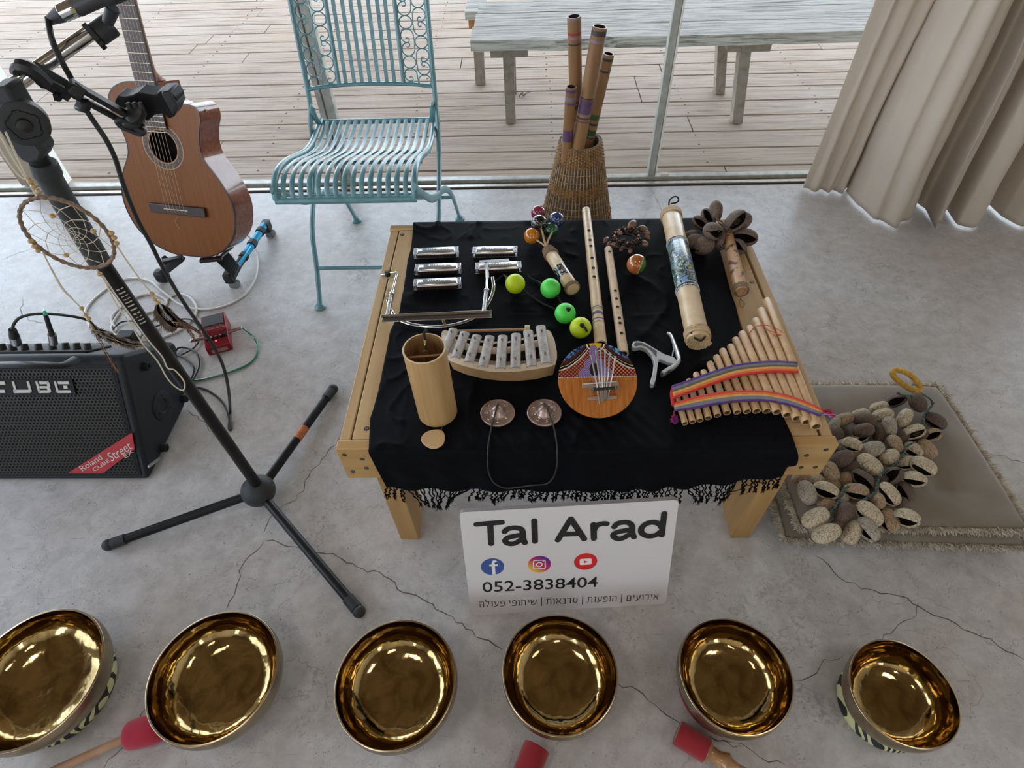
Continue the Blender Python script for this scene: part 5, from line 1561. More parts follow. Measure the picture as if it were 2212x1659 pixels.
# ---- kalimba
ctr = P(1291, 820, z=CZ + .036)
xa_ = (P(1377, 818, z=CZ + .036) - P(1207, 822, z=CZ + .036)).normalized()
KRd = (P(1377, 820, z=CZ + .036) - P(1207, 820, z=CZ + .036)).length / 2
tilt = math.radians(24)
ya_ = V((0, math.cos(tilt), math.sin(tilt))); ya_ = (ya_ - xa_ * ya_.dot(xa_)).normalized(); na_ = xa_.cross(ya_)
X = mtx(ctr, xa_, ya_, na_)
t_ = thing('kalimba', 'round coconut thumb piano with a dot painted top and steel tongues', 'thumb piano', mat=X)
g = G()
pr = [(KRd, -.003), (KRd * .985, -.010), (KRd * .93, -.017), (KRd * .80, -.024), (KRd * .6, -.029), (KRd * .3, -.031), (0, -.031)]
g.lathe(pr, 56); g.build('coconut_shell', M('coconut_shell', (.10, .045, .022), .3, var=.4, vs=50, coat=.5), t_)


def kal_mat():
    m, nt, b = _mat('painted_soundboard'); N, L = nt.nodes, nt.links
    tc = N.new('ShaderNodeTexCoord'); sp = N.new('ShaderNodeSeparateXYZ'); L.new(tc.outputs['Object'], sp.inputs[0])

    def math_(op, a, b_=None, c=None):
        x = N.new('ShaderNodeMath'); x.operation = op
        for i, v in enumerate((a, b_, c)):
            if v is None: continue
            if isinstance(v, (int, float)): x.inputs[i].default_value = v
            else: L.new(v, x.inputs[i])
        return x.outputs[0]

    def mix(f, a, b_):
        x = N.new('ShaderNodeMix'); x.data_type = 'RGBA'; L.new(f, x.inputs[0])
        for s_, v in ((6, a), (7, b_)):
            if isinstance(v, tuple): x.inputs[s_].default_value = (*v, 1)
            else: L.new(v, x.inputs[s_])
        return x.outputs[2]
    X_, Y_ = sp.outputs[0], sp.outputs[1]
    # plain varnished wood
    mp = N.new('ShaderNodeMapping'); mp.inputs['Scale'].default_value = (14, 1.5, 1); L.new(tc.outputs['Object'], mp.inputs[0])
    n = N.new('ShaderNodeTexNoise'); n.inputs['Scale'].default_value = 12; n.inputs['Detail'].default_value = 5; L.new(mp.outputs[0], n.inputs[0])
    r = N.new('ShaderNodeValToRGB'); r.color_ramp.elements[0].position = .3; r.color_ramp.elements[1].position = .7
    r.color_ramp.elements[0].color = (.36, .11, .02, 1); r.color_ramp.elements[1].color = (.56, .21, .045, 1); L.new(n.outputs[0], r.inputs[0])
    col = r.outputs[0]
    # painted half: Y > 0.1 R
    vn = N.new('ShaderNodeTexVoronoi'); vn.inputs['Scale'].default_value = 300; L.new(tc.outputs['Object'], vn.inputs[0])
    # regular dot lattice (red dots on salmon)
    def lattice(s, th_):
        sxx = math_('SINE', math_('MULTIPLY', X_, s)); syy = math_('SINE', math_('MULTIPLY', Y_, s)); return math_('GREATER_THAN', math_('MULTIPLY', sxx, syy), th_)
    lower = mix(lattice(900, -.15), (.60, .22, .12), (.12, .008, .008))
    paint_on = math_('GREATER_THAN', Y_, .0052)
    col = mix(paint_on, col, lower)
    # big arc field: blue dots outside curve, wine ring, cream and black lines
    ax_ = math_('ABSOLUTE', X_)
    # curve: y = .018 + k*(...) rising towards centre like a bell
    t1 = math_('MULTIPLY', ax_, 1 / (KRd * .98))
    curve = math_('ADD', math_('MULTIPLY', math_('POWER', math_('SUBTRACT', 1.0, t1), 1.7), KRd * .80), .0200)
    d = math_('SUBTRACT', Y_, curve)
    wob_ = N.new('ShaderNodeTexNoise'); wob_.inputs['Scale'].default_value = 160; L.new(tc.outputs['Object'], wob_.inputs[0])
    d = math_('ADD', d, math_('MULTIPLY', math_('SUBTRACT', wob_.outputs[0], .5), .0028))
    for th_, c in ((-.0012, (.80, .70, .58)), (.0006, (.010, .008, .008)), (.0042, (.62, .50, .20)), (.0052, (.010, .008, .008)), (.0085, (.07, .012, .012))):
        col = mix(math_('GREATER_THAN', d, th_), col, c)
    bl = N.new('ShaderNodeTexNoise'); bl.inputs['Scale'].default_value = 90; bl.inputs['Distortion'].default_value = 2; L.new(tc.outputs['Object'], bl.inputs[0])
    br = N.new('ShaderNodeValToRGB'); br.color_ramp.interpolation = 'CONSTANT'; e = br.color_ramp.elements; e[0].position = 0; e[0].color = (.008, .015, .05, 1); e[1].position = .50; e[1].color = (.04, .13, .34, 1); k = e.new(.57); k.color = (.20, .40, .62, 1)
    L.new(bl.outputs[0], br.inputs[0])
    col = mix(math_('GREATER_THAN', d, .0150), col, br.outputs[0])
    # yellow sun at the top
    dd = math_('SQRT', math_('ADD', math_('MULTIPLY', X_, X_), math_('POWER', math_('SUBTRACT', Y_, KRd * 1.0), 2.0)))
    for th_, c in ((.0175, (.80, .72, .60)), (.0150, (.012, .01, .01)), (.0118, (.72, .44, .04))):
        col = mix(math_('LESS_THAN', dd, th_), col, c)
    # violet guitar shape around the sound hole
    gx = math_('MULTIPLY', math_('SUBTRACT', X_, -.004), 1.0)
    for cy_, rx_, ry_ in ((.0125, .030, .0145), (.029, .019, .0135), (.048, .0085, .020)):
        e1 = math_('ADD', math_('POWER', math_('MULTIPLY', gx, 1 / rx_), 2.0), math_('POWER', math_('MULTIPLY', math_('SUBTRACT', Y_, cy_), 1 / ry_), 2.0))
        vl = mix(lattice(1500, .1), (.17, .10, .27), (.36, .27, .48))
        ok = math_('MULTIPLY', math_('LESS_THAN', e1, 1.0), math_('GREATER_THAN', Y_, .0052))
        col = mix(ok, col, vl)
    L.new(col, b.inputs['Base Color']); b.inputs['Roughness'].default_value = .25; b.inputs['Coat Weight'].default_value = .4
    return m


g = G(); g.lathe([(KRd, -.003), (KRd + .0006, -.0015), (KRd, .0), (KRd * .6, .0004), (0, .0004)], 72); sb = g.build('soundboard', kal_mat(), t_)
g = G(); k = 46
for i in range(k):
    x = -KRd * .985 + (2 * KRd * .985) * i / (k - 1); g.ball((x, .0050, .0008), .00115, 6)
nbd = 40
for i in range(nbd):
    for s_ in (-1, 1):
        tt = (i + .5) / nbd; x = KRd * .93 * tt; y = (1 - tt / .98 * .93 / .93 * 1.0) if False else max(0, 1 - x / (KRd * .98)) ** 1.7 * KRd * .80 + .0185
        if x * x + y * y < (KRd * .96) ** 2 and y < KRd * .78: g.ball((s_ * x, y, .0008), .0011, 6)
g.build('white_dots', m_white, sb, kind='stuff')
g = G(); g.M = T(-.005, .019, .0006); n = 30; g.add([(.0088 * math.cos(2 * PI * i / n), .0125 * math.sin(2 * PI * i / n), 0) for i in range(n)], [tuple(range(n))]); g.build('sound_hole', m_hole, sb, flatshade=True)
m_brg = wood('bridge_wood', (.46, .30, .20), (.34, .20, .12), 'x', 9, .5, 9)


def KQ(px, py):
    p = Pn(px, py, ctr, na_) - ctr; return V((p.dot(xa_), p.dot(ya_), 0))


for a_, b_2, w_, h_ in (((1257, 834), (1336, 832), .009, .007), ((1269, 863), (1332, 860), .0065, .006)):
    a, b = KQ(*a_), KQ(*b_2); g = G(); g.beam(a + V((0, 0, h_ / 2)), b + V((0, 0, h_ / 2)), w_, h_); g.build('bridge', m_brg, t_, bevel=.0008)
g = G(); a, b = KQ(1259, 833), KQ(1331, 828); g.tube([a + V((0, 0, .009)), b + V((0, 0, .009))], .0016, n=8)
a, b = KQ(1276, 845), KQ(1331, 841); g.cyl(a + V((0, 0, .0095)), b + V((0, 0, .0095)), .0026, n=10, m=1)
for q_ in (a, b): g.cyl(q_ + V((0, 0, .0)), q_ + V((0, 0, .013)), .0014, n=8); g.lathe([(.0022, .0105), (.0042, .0105), (.0042, .0120), (.0022, .0120)], 14, X=Matrix.Translation(q_))
g.build('clamp_bar', [m_chromeb, m_black], t_)
tin = [((1275, 773), (1295, 875)), ((1285, 764), (1299, 872)), ((1295, 757), (1301, 871)), ((1305, 762), (1304, 866)), ((1315, 768), (1307, 864)), ((1327, 776), (1311, 866)), ((1285 - 3, 768), (1297, 873))]
for a_, b_2 in tin[:6]:
    a, b = KQ(*a_), KQ(*b_2); m1 = a.lerp(b, .6); m2 = a.lerp(b, .75)
    g = G(); g.tube(smooth([a + V((0, 0, .016)), a.lerp(b, .3) + V((0, 0, .0145)), m1 + V((0, 0, .0115)), m2 + V((0, 0, .0085)), b + V((0, 0, .0085))], 4), [.0017] + [.0013] * 15 + [.0017], n=8, flat=.6, ref=(0, 0, 1))
    g.build('steel_tongue', m_chromeb, t_)
# ================================================================ folding metal chair
ALB = 1.0
m_blue = M('pale_blue_paint', (.115, .285, .325), .34, spec=.8, var=.25, vs=35, bump=.25, bs=250)
t_ = thing('folding_chair', 'pale blue metal folding garden chair with slatted seat and scrolled back', 'chair', (-.12, 1.03, 0))
XL, XR = -.312, .070
up_prof = [(1.335, .98), (1.26, .71), (1.203, .48), (1.167, .418), (1.10, .325), (1.01, .256), (.925, .197), (.872, .10), (.806, .008)]
for x_, nm in ((XL, 'upright'), (XR, 'upright')):
    g = G(); pts = smooth([V((x_ + (.004 if x_ < 0 else -.004) * (z > .45), y, z)) for y, z in up_prof], 6)
    g.tube(pts, .0095, n=10, flat=.75); g.build(nm, m_blue, t_, world=True)
    g = G(); g.lathe([(0, .0), (.017, .0), (.018, .006), (.012, .013), (.009, .018), (0, .018)], 18, X=T(x_, .806, 0)); g.build('foot', m_blue, t_, world=True)
rl = [P(898, 404, x=.062), P(912, 417, x=.064), P(932, 429, x=.068), P(948, 424, x=.074), P(958, 411, x=.078), P(968, 410, x=.080), P(978, 424, x=.083), P(987, 450, x=.087), P(994, 474, x=.088)]
off = rl[0]
prof_r = [(p.y, p.z) for p in rl]; prof_r[-1] = (1.276, .006)
for s in (-1, 1):
    xs = [(.058 + .004 * i) if s > 0 else (-.298 - .0 * i + .0015 * i) for i in range(len(prof_r))]
    g = G(); g.tube(smooth([V((x, y, z)) for x, (y, z) in zip(xs, prof_r)], 6), .0115, n=10, flat=.45, ref=(1, 0, 0)); g.build('rear_leg', m_blue, t_, world=True)
    g = G(); g.lathe([(0, .0), (.017, .0), (.018, .006), (.012, .013), (.009, .018), (0, .018)], 18, X=T(xs[-1], 1.276, 0)); g.build('foot', m_blue, t_, world=True)
g = G(); g.tube([(XL, .873, .102), (XR, .873, .102)], .0065, n=10); g.build('stretcher', m_blue, t_, world=True)
g = G(); q_ = prof_r[-3]; g.tube([(-.293, 1.205, .135), (.083, 1.205, .135)], .0065, n=10); g.build('stretcher', m_blue, t_, world=True)
seat_p = [(1.215, .402), (1.16, .396), (1.09, .393), (1.02, .402), (.95, .425), (.88, .450), (.82, .463), (.775, .460), (.745, .440), (.738, .420)]
SX0, SX1 = -.296, .056
ns = 17
sm = smooth([V((0, y, z)) for y, z in seat_p], 4)
for i in range(ns):
    x_ = SX0 + (SX1 - SX0) * (i + .0) / (ns - 1)
    edge_ = i in (0, ns - 1)
    g = G()
    if edge_: g.tube([V((x_, p.y, p.z)) for p in sm], .0085, n=10)
    else: g.tube([V((x_, p.y, p.z)) for p in sm], .0066, n=8, flat=.28, ref=(1, 0, 0) if False else (0, 0, 1))
    g.build('seat_side_bar' if edge_ else 'seat_slat', m_blue, t_, world=True)
for (y, z, r) in ((1.212, .396, .008), (1.03, .388, .005), (.885, .437, .005), (.739, .416, .009)):
    g = G(); g.tube([(SX0 - .003, y, z), (SX1 + .003, y, z)], r, n=10); g.build('cross_bar', m_blue, t_, world=True)
g = G(); g.tube([(-.295, .90, .33), (.06, .90, .33)], .006, n=8); g.build('cross_bar', m_blue, t_, world=True)
for x_, s in ((XL + .012, 1), (XR - .012, -1)):   # hinge straps
    g = G(); g.tube(smooth([V((x_, 1.178, .455)), V((x_ + s * .001, 1.175, .435)), V((x_ + s * .006, 1.18, .410)), V((x_ + s * .010, 1.195, .398))], 4), .0085, n=8, flat=.35, ref=(0, 1, 0)); g.ball((x_, 1.178, .457), .0095, 10, sc_=(.5, 1, 1)); g.build('hinge_strap', m_blue, t_, world=True)
# back panel: plane through the uprights
b0 = V((0, 1.208, .500)); b1 = V((0, 1.335, .98)); bu = (b1 - b0); BH = bu.length; bu.normalize()


def BP(x, v, dy=0.): return V((x, 0, 0)) + b0 + bu * v + V((0, dy, 0))


g = G(); g.tube(smooth([BP(XL + .004, -.004), BP(-.24, .004), BP(-.12, .008), BP(0, .004), BP(XR - .004, -.004)], 6), .0078, n=10, flat=.7); g.build('back_rail', m_blue, t_, world=True)
g = G(); g.tube([BP(XL + .004, BH), BP(XR - .004, BH)], .008, n=10); g.build('back_rail', m_blue, t_, world=True)
bx = [P(px, 200, y=1.21).x for px in (737, 752, 770, 787, 804, 822, 840, 856, 875)]
bt = bx
for i, x_ in enumerate(bx):
    g = G()
    if i in (0, 8): g.tube([BP(x_, .005), BP(x_, BH)], .0062, n=10)
    else: g.beam(BP(x_, .005), BP(x_, BH), .0105, .003, up=(0, 1, .2))
    g.build('back_bar', m_blue, t_, world=True)


def arc2(cx, cy, rx, ry, a0, a1, n=14): return [(cx + rx * math.cos(math.radians(a0 + (a1 - a0) * i / n)), cy + ry * math.sin(math.radians(a0 + (a1 - a0) * i / n))) for i in range(n + 1)]


for (xa2, xb2, mir) in ((XL + .010, bx[0] - .005, 1), (bx[8] + .005, XR - .010, -1)):
    W_ = xb2 - xa2; xm = (xa2 + xb2) / 2; q = W_ / 4
    per = 5.04 * q; half = per / 2
    v0 = .012; k = 0
    while v0 + k * half < BH:
        s = (1 if k % 2 else -1) * mir; cy_ = v0 + k * half; cx_ = xm + s * q
        # full ring on this side, two curled C scrolls on the other
        rings = [arc2(cx_, cy_, q * .92, q * .80, 0, 360, 24)]
        ox = xm - s * q
        for dv in (-1, 1):
            c_ = (ox, cy_ + dv * q * .86)
            pts = []
            a_in = 0 if s > 0 else 180
            # from the waist of the ring around the outside to a small curl
            sweep = 262 * (dv * (1 if s > 0 else -1))
            st = a_in + (dv * 5 if s > 0 else -dv * 5)
            pts = arc2(c_[0], c_[1], q * .92, q * .86, st, st + sweep, 16)
            ex, ey = pts[-1]
            curl = arc2(ex + (c_[0] - ex) * .34, ey + (c_[1] - ey) * .34, math.hypot(c_[0] - ex, c_[1] - ey) * .34, math.hypot(c_[0] - ex, c_[1] - ey) * .34, math.degrees(math.atan2(ey - c_[1], ex - c_[0])), math.degrees(math.atan2(ey - c_[1], ex - c_[0])) + (230 if sweep > 0 else -230), 10)
            pts += curl[1:]
            rings.append([(xm + s * q * .04, cy_ - dv * q * .10), (xm - s * q * .05, cy_ + dv * q * .40)] + pts)
        for r_ in rings:
            pp = [BP(x, v) for x, v in r_ if .0 < v < BH]
            if len(pp) < 4: continue
            g = G(); g.tube(pp, .0018, n=6); g.build('scroll', m_blue, t_, world=True)
        k += 1

# ================================================================ conical basket with four bamboo tubes
ALB = .85
m_wick = M('wicker_straw', (.46, .31, .16), .6, var=.45, vs=60, bump=.4, bs=400); m_wickd = M('wicker_amber', (.33, .17, .055), .5, var=.5, vs=70, bump=.5, bs=400)
BX, BY, BTOP = .480, .95, .455
rb = lambda z: .147 + (.056 - .147) * (z / BTOP) ** .95
t_ = thing('wicker_basket', 'tall conical openwork wicker basket behind the table', 'basket', (BX, BY, 0))
NB = 52
g = G()
for i in range(NB):
    a = 2 * PI * i / NB; rnd = random.Random(i); g.tube([V((rb(z) * math.cos(a + .01 * math.sin(z * 30 + i)), rb(z) * math.sin(a + .01 * math.sin(z * 30 + i)), z)) for z in [BTOP * k / 14 for k in range(15)]], [.0026 - .0008 * k / 14 for k in range(15)], n=5)
g.build('upright_rods', m_wick, t_, kind='stuff')


def ringy(z, r, amp=0., k_=26, ph=0, dz=0.):
    return [V(((rb(z) + amp * math.cos(k_ * a + ph)) * math.cos(a), (rb(z) + amp * math.cos(k_ * a + ph)) * math.sin(a), z + dz * math.sin(3 * a + ph))) for a in [2 * PI * i / 104 for i in range(104)]]


g = G()
for i, z in enumerate((.385, .365, .310, .292, .274, .256, .175, .155, .135, .115, .07, .05, .03)): g.tube(ringy(z, 0, .002, 26, 0, .003), .0013, n=5, closed=True)
for i, z in enumerate((.235, .24)): g.tube(ringy(z, 0, .003, 26, i, .012), .0015, n=5, closed=True)
g.build('wrapping_strands', m_wick, t_, kind='stuff')
g = G()
for zs0, zs1, n_ in ((.405, .452, 12), (.322, .350, 8), (.198, .226, 8), (.085, .105, 5), (.004, .02, 4)):
    for j in range(n_): g.tube(ringy(zs0 + (zs1 - zs0) * j / (n_ - 1), 0, .0018, 26, PI * (j % 2)), .0021, n=5, closed=True)
g.build('woven_bands', m_wickd, t_, kind='stuff')
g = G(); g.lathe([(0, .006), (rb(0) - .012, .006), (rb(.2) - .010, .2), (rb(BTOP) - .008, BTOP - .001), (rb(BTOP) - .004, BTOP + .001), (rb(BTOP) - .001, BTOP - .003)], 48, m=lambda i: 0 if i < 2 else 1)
g.build('basket_lining', [M('lining_painted_shade', (.022, .014, .010), .9), M('lining_rim', (.20, .15, .12), .7)], t_)  # lower lining coloured near black to give the shade inside the basket
m_bb = wood('bamboo_golden', (.33, .18, .075), (.20, .10, .04), 'z', 12, .42, 14, .06, coat=.12)


def bamboo(lab, tp, bp, r, bands, wall=.0035, yt=.95, yb=.95, holes=()):
    a = P(*tp, y=yt); b = P(*bp, y=yb)
    ax = (b - a).normalized(); b = a + ax * ((a.z - .03) / max(.2, -ax.z))
    # keep the foot of the tube inside the basket
    ft = V((b.x, b.y, 0)) - V((BX, BY, 0))
    lim = .080
    if ft.length > lim: ft = ft.normalized() * lim; b = V((BX, BY, b.z)) + ft
    pass_ = a + (b - a) * ((a.z - BTOP) / (a.z - b.z))
    t2, X, L_ = flute('bamboo_tube', lab, a, b, r, r, holes, bands, mat=m_bb, grp='painted bamboo tubes standing in the basket', open_=True, wall=wall)
    t2['category'] = 'bamboo tube'
    return t2


# image position of rim crossing sets the lean
bamboo('tallest bamboo tube in the basket, upright at the back left', (1240, 35), (1246, 300), .0165, [(.001, .004, m_lil), (.032, .005, m_redb), (.040, .006, m_lil), (.055, .004, m_dark), (.19, .007, m_redb), (.20, .012, m_dark), (.235, .005, m_dark)], yt=.965, yb=.965)
bamboo('thick dark bamboo tube leaning right across the middle of the basket', (1296, 57), (1251, 300), .0175, [(.006, .011, m_dark), (.026, .006, m_lil), (.155, .004, m_dark), (.160, .034, m_purp), (.197, .004, m_lil), (.203, .004, m_dark), (.212, .003, m_purp)], yt=.925, yb=.915)
bamboo('bamboo tube with green painted bands, rightmost in the basket', (1315, 116), (1275, 292), .0140, [(.008, .006, m_dark), (.036, .005, m_dark), (.145, .014, m_greenb), (.168, .006, m_dark), (.186, .016, m_greenb), (.206, .004, m_dark)], yt=.965, yb=.965, holes=(.09,))
bamboo('shortest bamboo tube with purple rims at the left of the basket', (1234, 187), (1226, 300), .0135, [(.004, .008, m_purp), (.022, .010, m_lil), (.036, .005, m_purp), (.105, .03, m_purp)], yt=.915, yb=.915)
# ================================================================ classical guitar on its folding stand
gB = V((-.7121, .9136, .1220)); ga = V((.05593, .30435, .95092)).normalized(); gl = V((.98286, -.18432, .00118)); gl = (gl - ga * gl.dot(ga)).normalized(); gn = gl.cross(ga)
GX = mtx(gB, gl, ga, gn)       # local: x across, y up the neck, z out of the face
t_ = thing('classical_guitar', 'nylon string classical guitar with a cutaway, leaning on a stand by the window', 'guitar', mat=GX)
m_top = M('cedar_top', (.25, .082, .009), .45, col2=(.19, .058, .006), vs=8, stretch=(30, 1, 1), spec=.3)
m_side = M('mahogany_gloss', (.26, .070, .028), .15, col2=(.14, .032, .014), vs=7, stretch=(1, 12, 12), coat=.4, spec=.4)
m_bind = M('dark_binding', (.02, .012, .010), .3); m_ebony = M('rosewood', (.050, .024, .016), .42, var=.4, vs=60, stretch=(8, 1, 1)); m_ny = M('nylon', (.65, .55, .45), .3); m_fret = M('fret_wire', (.55, .48, .38), .3, metal=.9)
lft = [(0, .0), (-.06, .003), (-.12, .028), (-.165, .075), (-.184, .135), (-.180, .19), (-.155, .245), (-.125, .290), (-.117, .325), (-.124, .365), (-.138, .405), (-.136, .440), (-.112, .468), (-.07, .484), (-.028, .487)]
rgt = [(.06, .003), (.12, .028), (.165, .075), (.184, .135), (.180, .19), (.155, .245), (.125, .290), (.117, .325), (.124, .365), (.137, .400), (.135, .425), (.118, .437), (.088, .436), (.060, .431), (.040, .440), (.032, .460), (.028, .487)]
o1 = smooth([V((x, y, 0)) for x, y in reversed(lft)], 5)[:-1]; o2 = smooth([V((x, y, 0)) for x, y in [(0, 0)] + rgt], 5)
out = o1 + o2; out = [(p.x, p.y) for p in out]
GD = .092
n = len(out)
g = G()
g.add([(x, y, 0) for x, y in out] + [(x, y, -GD) for x, y in out], [(i, (i + 1) % n, n + (i + 1) % n, n + i) for i in range(n)])
g.add([(x, y, -GD) for x, y in out], [tuple(range(n))])
g.build('body_sides_and_back', m_side, t_, ang=50)
# top with a real hole
SHY = .322
k = n
hole = []
for x, y in out:
    a = math.atan2(y - SHY, x); hole.append((.043 * math.cos(a), SHY + .043 * math.sin(a)))
g = G(); g.add([(x, y, .0006) for x, y in out] + [(x, y, .0006) for x, y in hole] + [(x, y, -.003) for x, y in hole], [(i, (i + 1) % k, k + (i + 1) % k, k + i) for i in range(k)] + [(k + i, k + (i + 1) % k, 2 * k + (i + 1) % k, 2 * k + i) for i in range(k)])
top_o = g.build('top_board', m_top, t_, ang=30)
g = G(); g.lathe([(.0, -.06), (.07, -.06), (.07, -.004)], 30, X=T(0, SHY, 0)); g.build('sound_hole_dark', m_hole, top_o)
g = G()
ctr_y = .24
inn = [(x * .978, ctr_y + (y - ctr_y) * .985) for x, y in out]
g.add([(x, y, .0009) for x, y in out] + [(x, y, .0009) for x, y in inn] + [(x, y, -.003) for x, y in out], [(i, (i + 1) % k, k + (i + 1) % k, k + i) for i in range(k)] + [(i, (i + 1) % k, 2 * k + (i + 1) % k, 2 * k + i) for i in range(k)])
g.build('binding', m_bind, top_o)
m_ros = M('rosette', (.11, .062, .028), .4, col2=(.035, .018, .01), vs=140, contrast=(.45, .55))
g = G()
for r0_, r1_, m_ in ((.0445, .047, 1), (.047, .0605, 0), (.0605, .0635, 1)):
    g.lathe([(r0_, .0011), (r1_, .0011)], 64, X=T(0, SHY, 0), m=m_)
g.build('rosette', [m_ros, M('rosette_edge', (.42, .26, .12), .4)], top_o)
# neck
g = G()
nk = lambda y: .031 - .005 * (y - .37) / .45
rows = []
for y in (.37, .47, .6, .8): rows.append([V((s * nk(y), y, z)) for s, z in ((-1, .0012), (-1, .0075), (-.5, .0085), (.5, .0085), (1, .0075), (1, .0012))])
g.grid(rows, closed=True); g.add(rows[0], [(0, 1, 2, 3, 4, 5)]); g.add(rows[-1], [(0, 1, 2, 3, 4, 5)])
fb = g.build('fretboard', m_ebony, t_, ang=20)
sl = .65; yn = .145 + sl
for f_ in range(1, 20):
    y = .145 + sl / (2 ** (f_ / 12))
    g = G(); g.tube([(-nk(y), y, .0085), (nk(y), y, .0085)], .0011, n=6); g.build('fret', m_fret, fb)
g = G(); rows = []
for y, d in ((.487, .010), (.50, .030), (.52, .022), (.60, .017), (.8, .016)): rows.append([V((nk(y) * math.cos(a), y, .0012 - d * math.sin(a) ** .8)) for a in [PI * i / 10 for i in range(11)]])
g.grid(rows)
hl = [V((.024 * math.cos(a), .488, -.012 + (0) - .055 * max(0, math.sin(a)))) for a in [PI * i / 10 for i in range(11)]]
hu = [V((.024 * math.cos(a), .54, .001 - .020 * math.sin(a))) for a in [PI * i / 10 for i in range(11)]]
hm = [V((.024 * math.cos(a), .508, .001 - .038 * math.sin(a))) for a in [PI * i / 10 for i in range(11)]]
g.grid([hl, hm, hu]); g.build('neck', m_side, t_)
g = G(); g.M = T(0, .8, 0, rx=math.radians(-14)); g.prism([(-.026, 0), (.026, 0), (.036, .03), (.036, .17), (.012, .185), (-.012, .185), (-.036, .17), (-.036, .03)], -.014, .002); g.build('headstock', m_side, t_, bevel=.002)
g = G(); g.box((.0, .145, .006), (.185, .028, .009)); br_ = g.build('bridge', m_ebony, t_, bevel=.002)
g = G(); g.box((0, .1475, .0125), (.078, .0022, .005)); g.build('saddle', M('bone', (.72, .64, .5), .4), br_)
for i in range(6):
    x0 = -.029 + .0116 * i; x1 = -.0215 + .0086 * i
    g = G(); g.tube([(x0, .136, .009), (x0, .147, .0155), (x1, yn, .0115)], .0005 if i > 2 else .00065, n=5); g.build('string', m_ny, t_)
g = G(); g.tube(smooth([V((-.006, .136, .010)), V((-.010, .120, .004)), V((-.022, .108, .003)), V((-.016, .095, .003)), V((-.012, .085, .003))], 5), .0004, n=4); g.build('string_tail', m_ny, t_)
g = G(); g.tube([V((.126 * 1, .42, -.03)), V((.14, .42, -.03))], .004, n=8); g.build('strap_button', m_fret, t_)
# ---- stand
m_sblue = M('sky_blue_anodised', (.03, .42, .72), .25, metal=.4); m_sgrey = M('grey_foot_rubber', (.20, .20, .20), .7); m_spl = M('black_plastic', (.012, .012, .013), .42, spec=.35)
t_ = thing('guitar_stand', 'black and bright blue folding guitar stand under the guitar', 'guitar stand', (P(430, 600, z=0)))


def bracket(c, r, parent, w_=.03): pass


A_, B_ = P(503, 590, z=.040), P(572, 486, z=.045)
g = G(); ax = (B_ - A_).normalized(); L_ = (B_ - A_).length
xx_, yy_, zz_ = frame(ax); X = mtx(A_, xx_, yy_, zz_)
seg = [(0, .30, 0), (.30, .36, 1), (.36, .55, 2), (.55, .63, 1), (.63, .82, 2), (.82, .90, 1), (.90, 1, 2)]
for a, b, m_ in seg:
    r_ = .0155 if m_ == 1 else .0125
    g.lathe([(0, L_ * a), (r_, L_ * a), (r_, L_ * b), (0, L_ * b)], 10, X=X, m=m_)
g.build('cross_tube', [m_spl, m_black, m_sblue], t_, world=True, ang=20)
g = G(); g.beam(A_ + V((.010, -.004, .008)), B_.lerp(A_, .5) + V((.011, -.002, .008)), .006, .012); g.build('blue_strip', m_sblue, t_, world=True, bevel=.002)
for (p, q, r_) in ((P(497, 600, z=.03), P(515, 600, z=.02), .0), (P(573, 484, z=.045), P(580, 500, z=.02), 0)):
    g = G(); g.beam(V((p.x - .014, p.y, .036)), V((p.x + .014, p.y, .036)), .038, .036); o = g.build('end_block', m_black, t_, world=True, bevel=.005)
    g = G(); g.beam(V((p.x - .004, p.y - .004, .010)), V((p.x + .022, p.y - .008, .010)), .026, .018); g.build('rubber_foot', m_sgrey, t_, world=True, bevel=.002)
A2, B2 = P(352, 588, z=.035), P(392, 556, z=.10)
g = G(); g.beam(A2, B2, .022, .024); g.build('side_leg', m_spl, t_, world=True, bevel=.004)
g = G(); g.beam(P(360, 578, z=.05), P(356, 556, z=.10), .016, .016); g.build('side_leg', m_black, t_, world=True, bevel=.003)
g = G(); p = P(351, 597, z=.018); g.box((p.x, p.y, .022), (.040, .034, .042)); g.build('end_block', m_black, t_, world=True, bevel=.009)
g = G(); g.hexa([P(466, 563, z=.095), P(505, 600, z=.055), P(518, 575, z=.058), P(492, 542, z=.10)], [q + V((0, .004, -.012)) for q in (P(466, 563, z=.095), P(505, 600, z=.055), P(518, 575, z=.058), P(492, 542, z=.10))])
arm_o = g.build('support_arm', m_spl, t_, world=True, bevel=.002)
g = G()
for i in range(7):
    a = P(484 + i * 3.6, 562 + i * 4.2, z=.092 - .005 * i); b = P(500 + i * 2.3, 548 + i * 4.4, z=.094 - .005 * i); g.tube([a, b], .0012, n=4)
g.build('ribs', m_black, arm_o, world=True)
g = G(); g.beam(P(478, 553, z=.108), P(502, 533, z=.108), .012, .004); g.build('label_strip', M('silver_label', (.45, .45, .45), .4, metal=.5), arm_o, world=True)
g = G(); g.beam(P(432, 563, z=.112), P(480, 558, z=.112), .018, .010); g.build('cradle_arm', M('brown_black_plastic', (.035, .022, .02), .35), t_, world=True, bevel=.002)
g = G(); g.beam(P(352, 565, z=.105), P(395, 556, z=.108), .018, .010); g.build('cradle_arm', m_spl, t_, world=True, bevel=.002)
g = G(); g.tube([P(395, 556, z=.085) + V((0, .06, 0)), P(492, 548, z=.085) + V((0, .06, 0))], .010, n=10); g.build('rear_tube', m_spl, t_, world=True)
g = G(); g.beam(P(470, 556, z=.08) + V((0, .13, .0)), P(468, 470, z=.25) + V((0, .20, 0)), .018, .014); g.build('back_post', m_spl, t_, world=True)
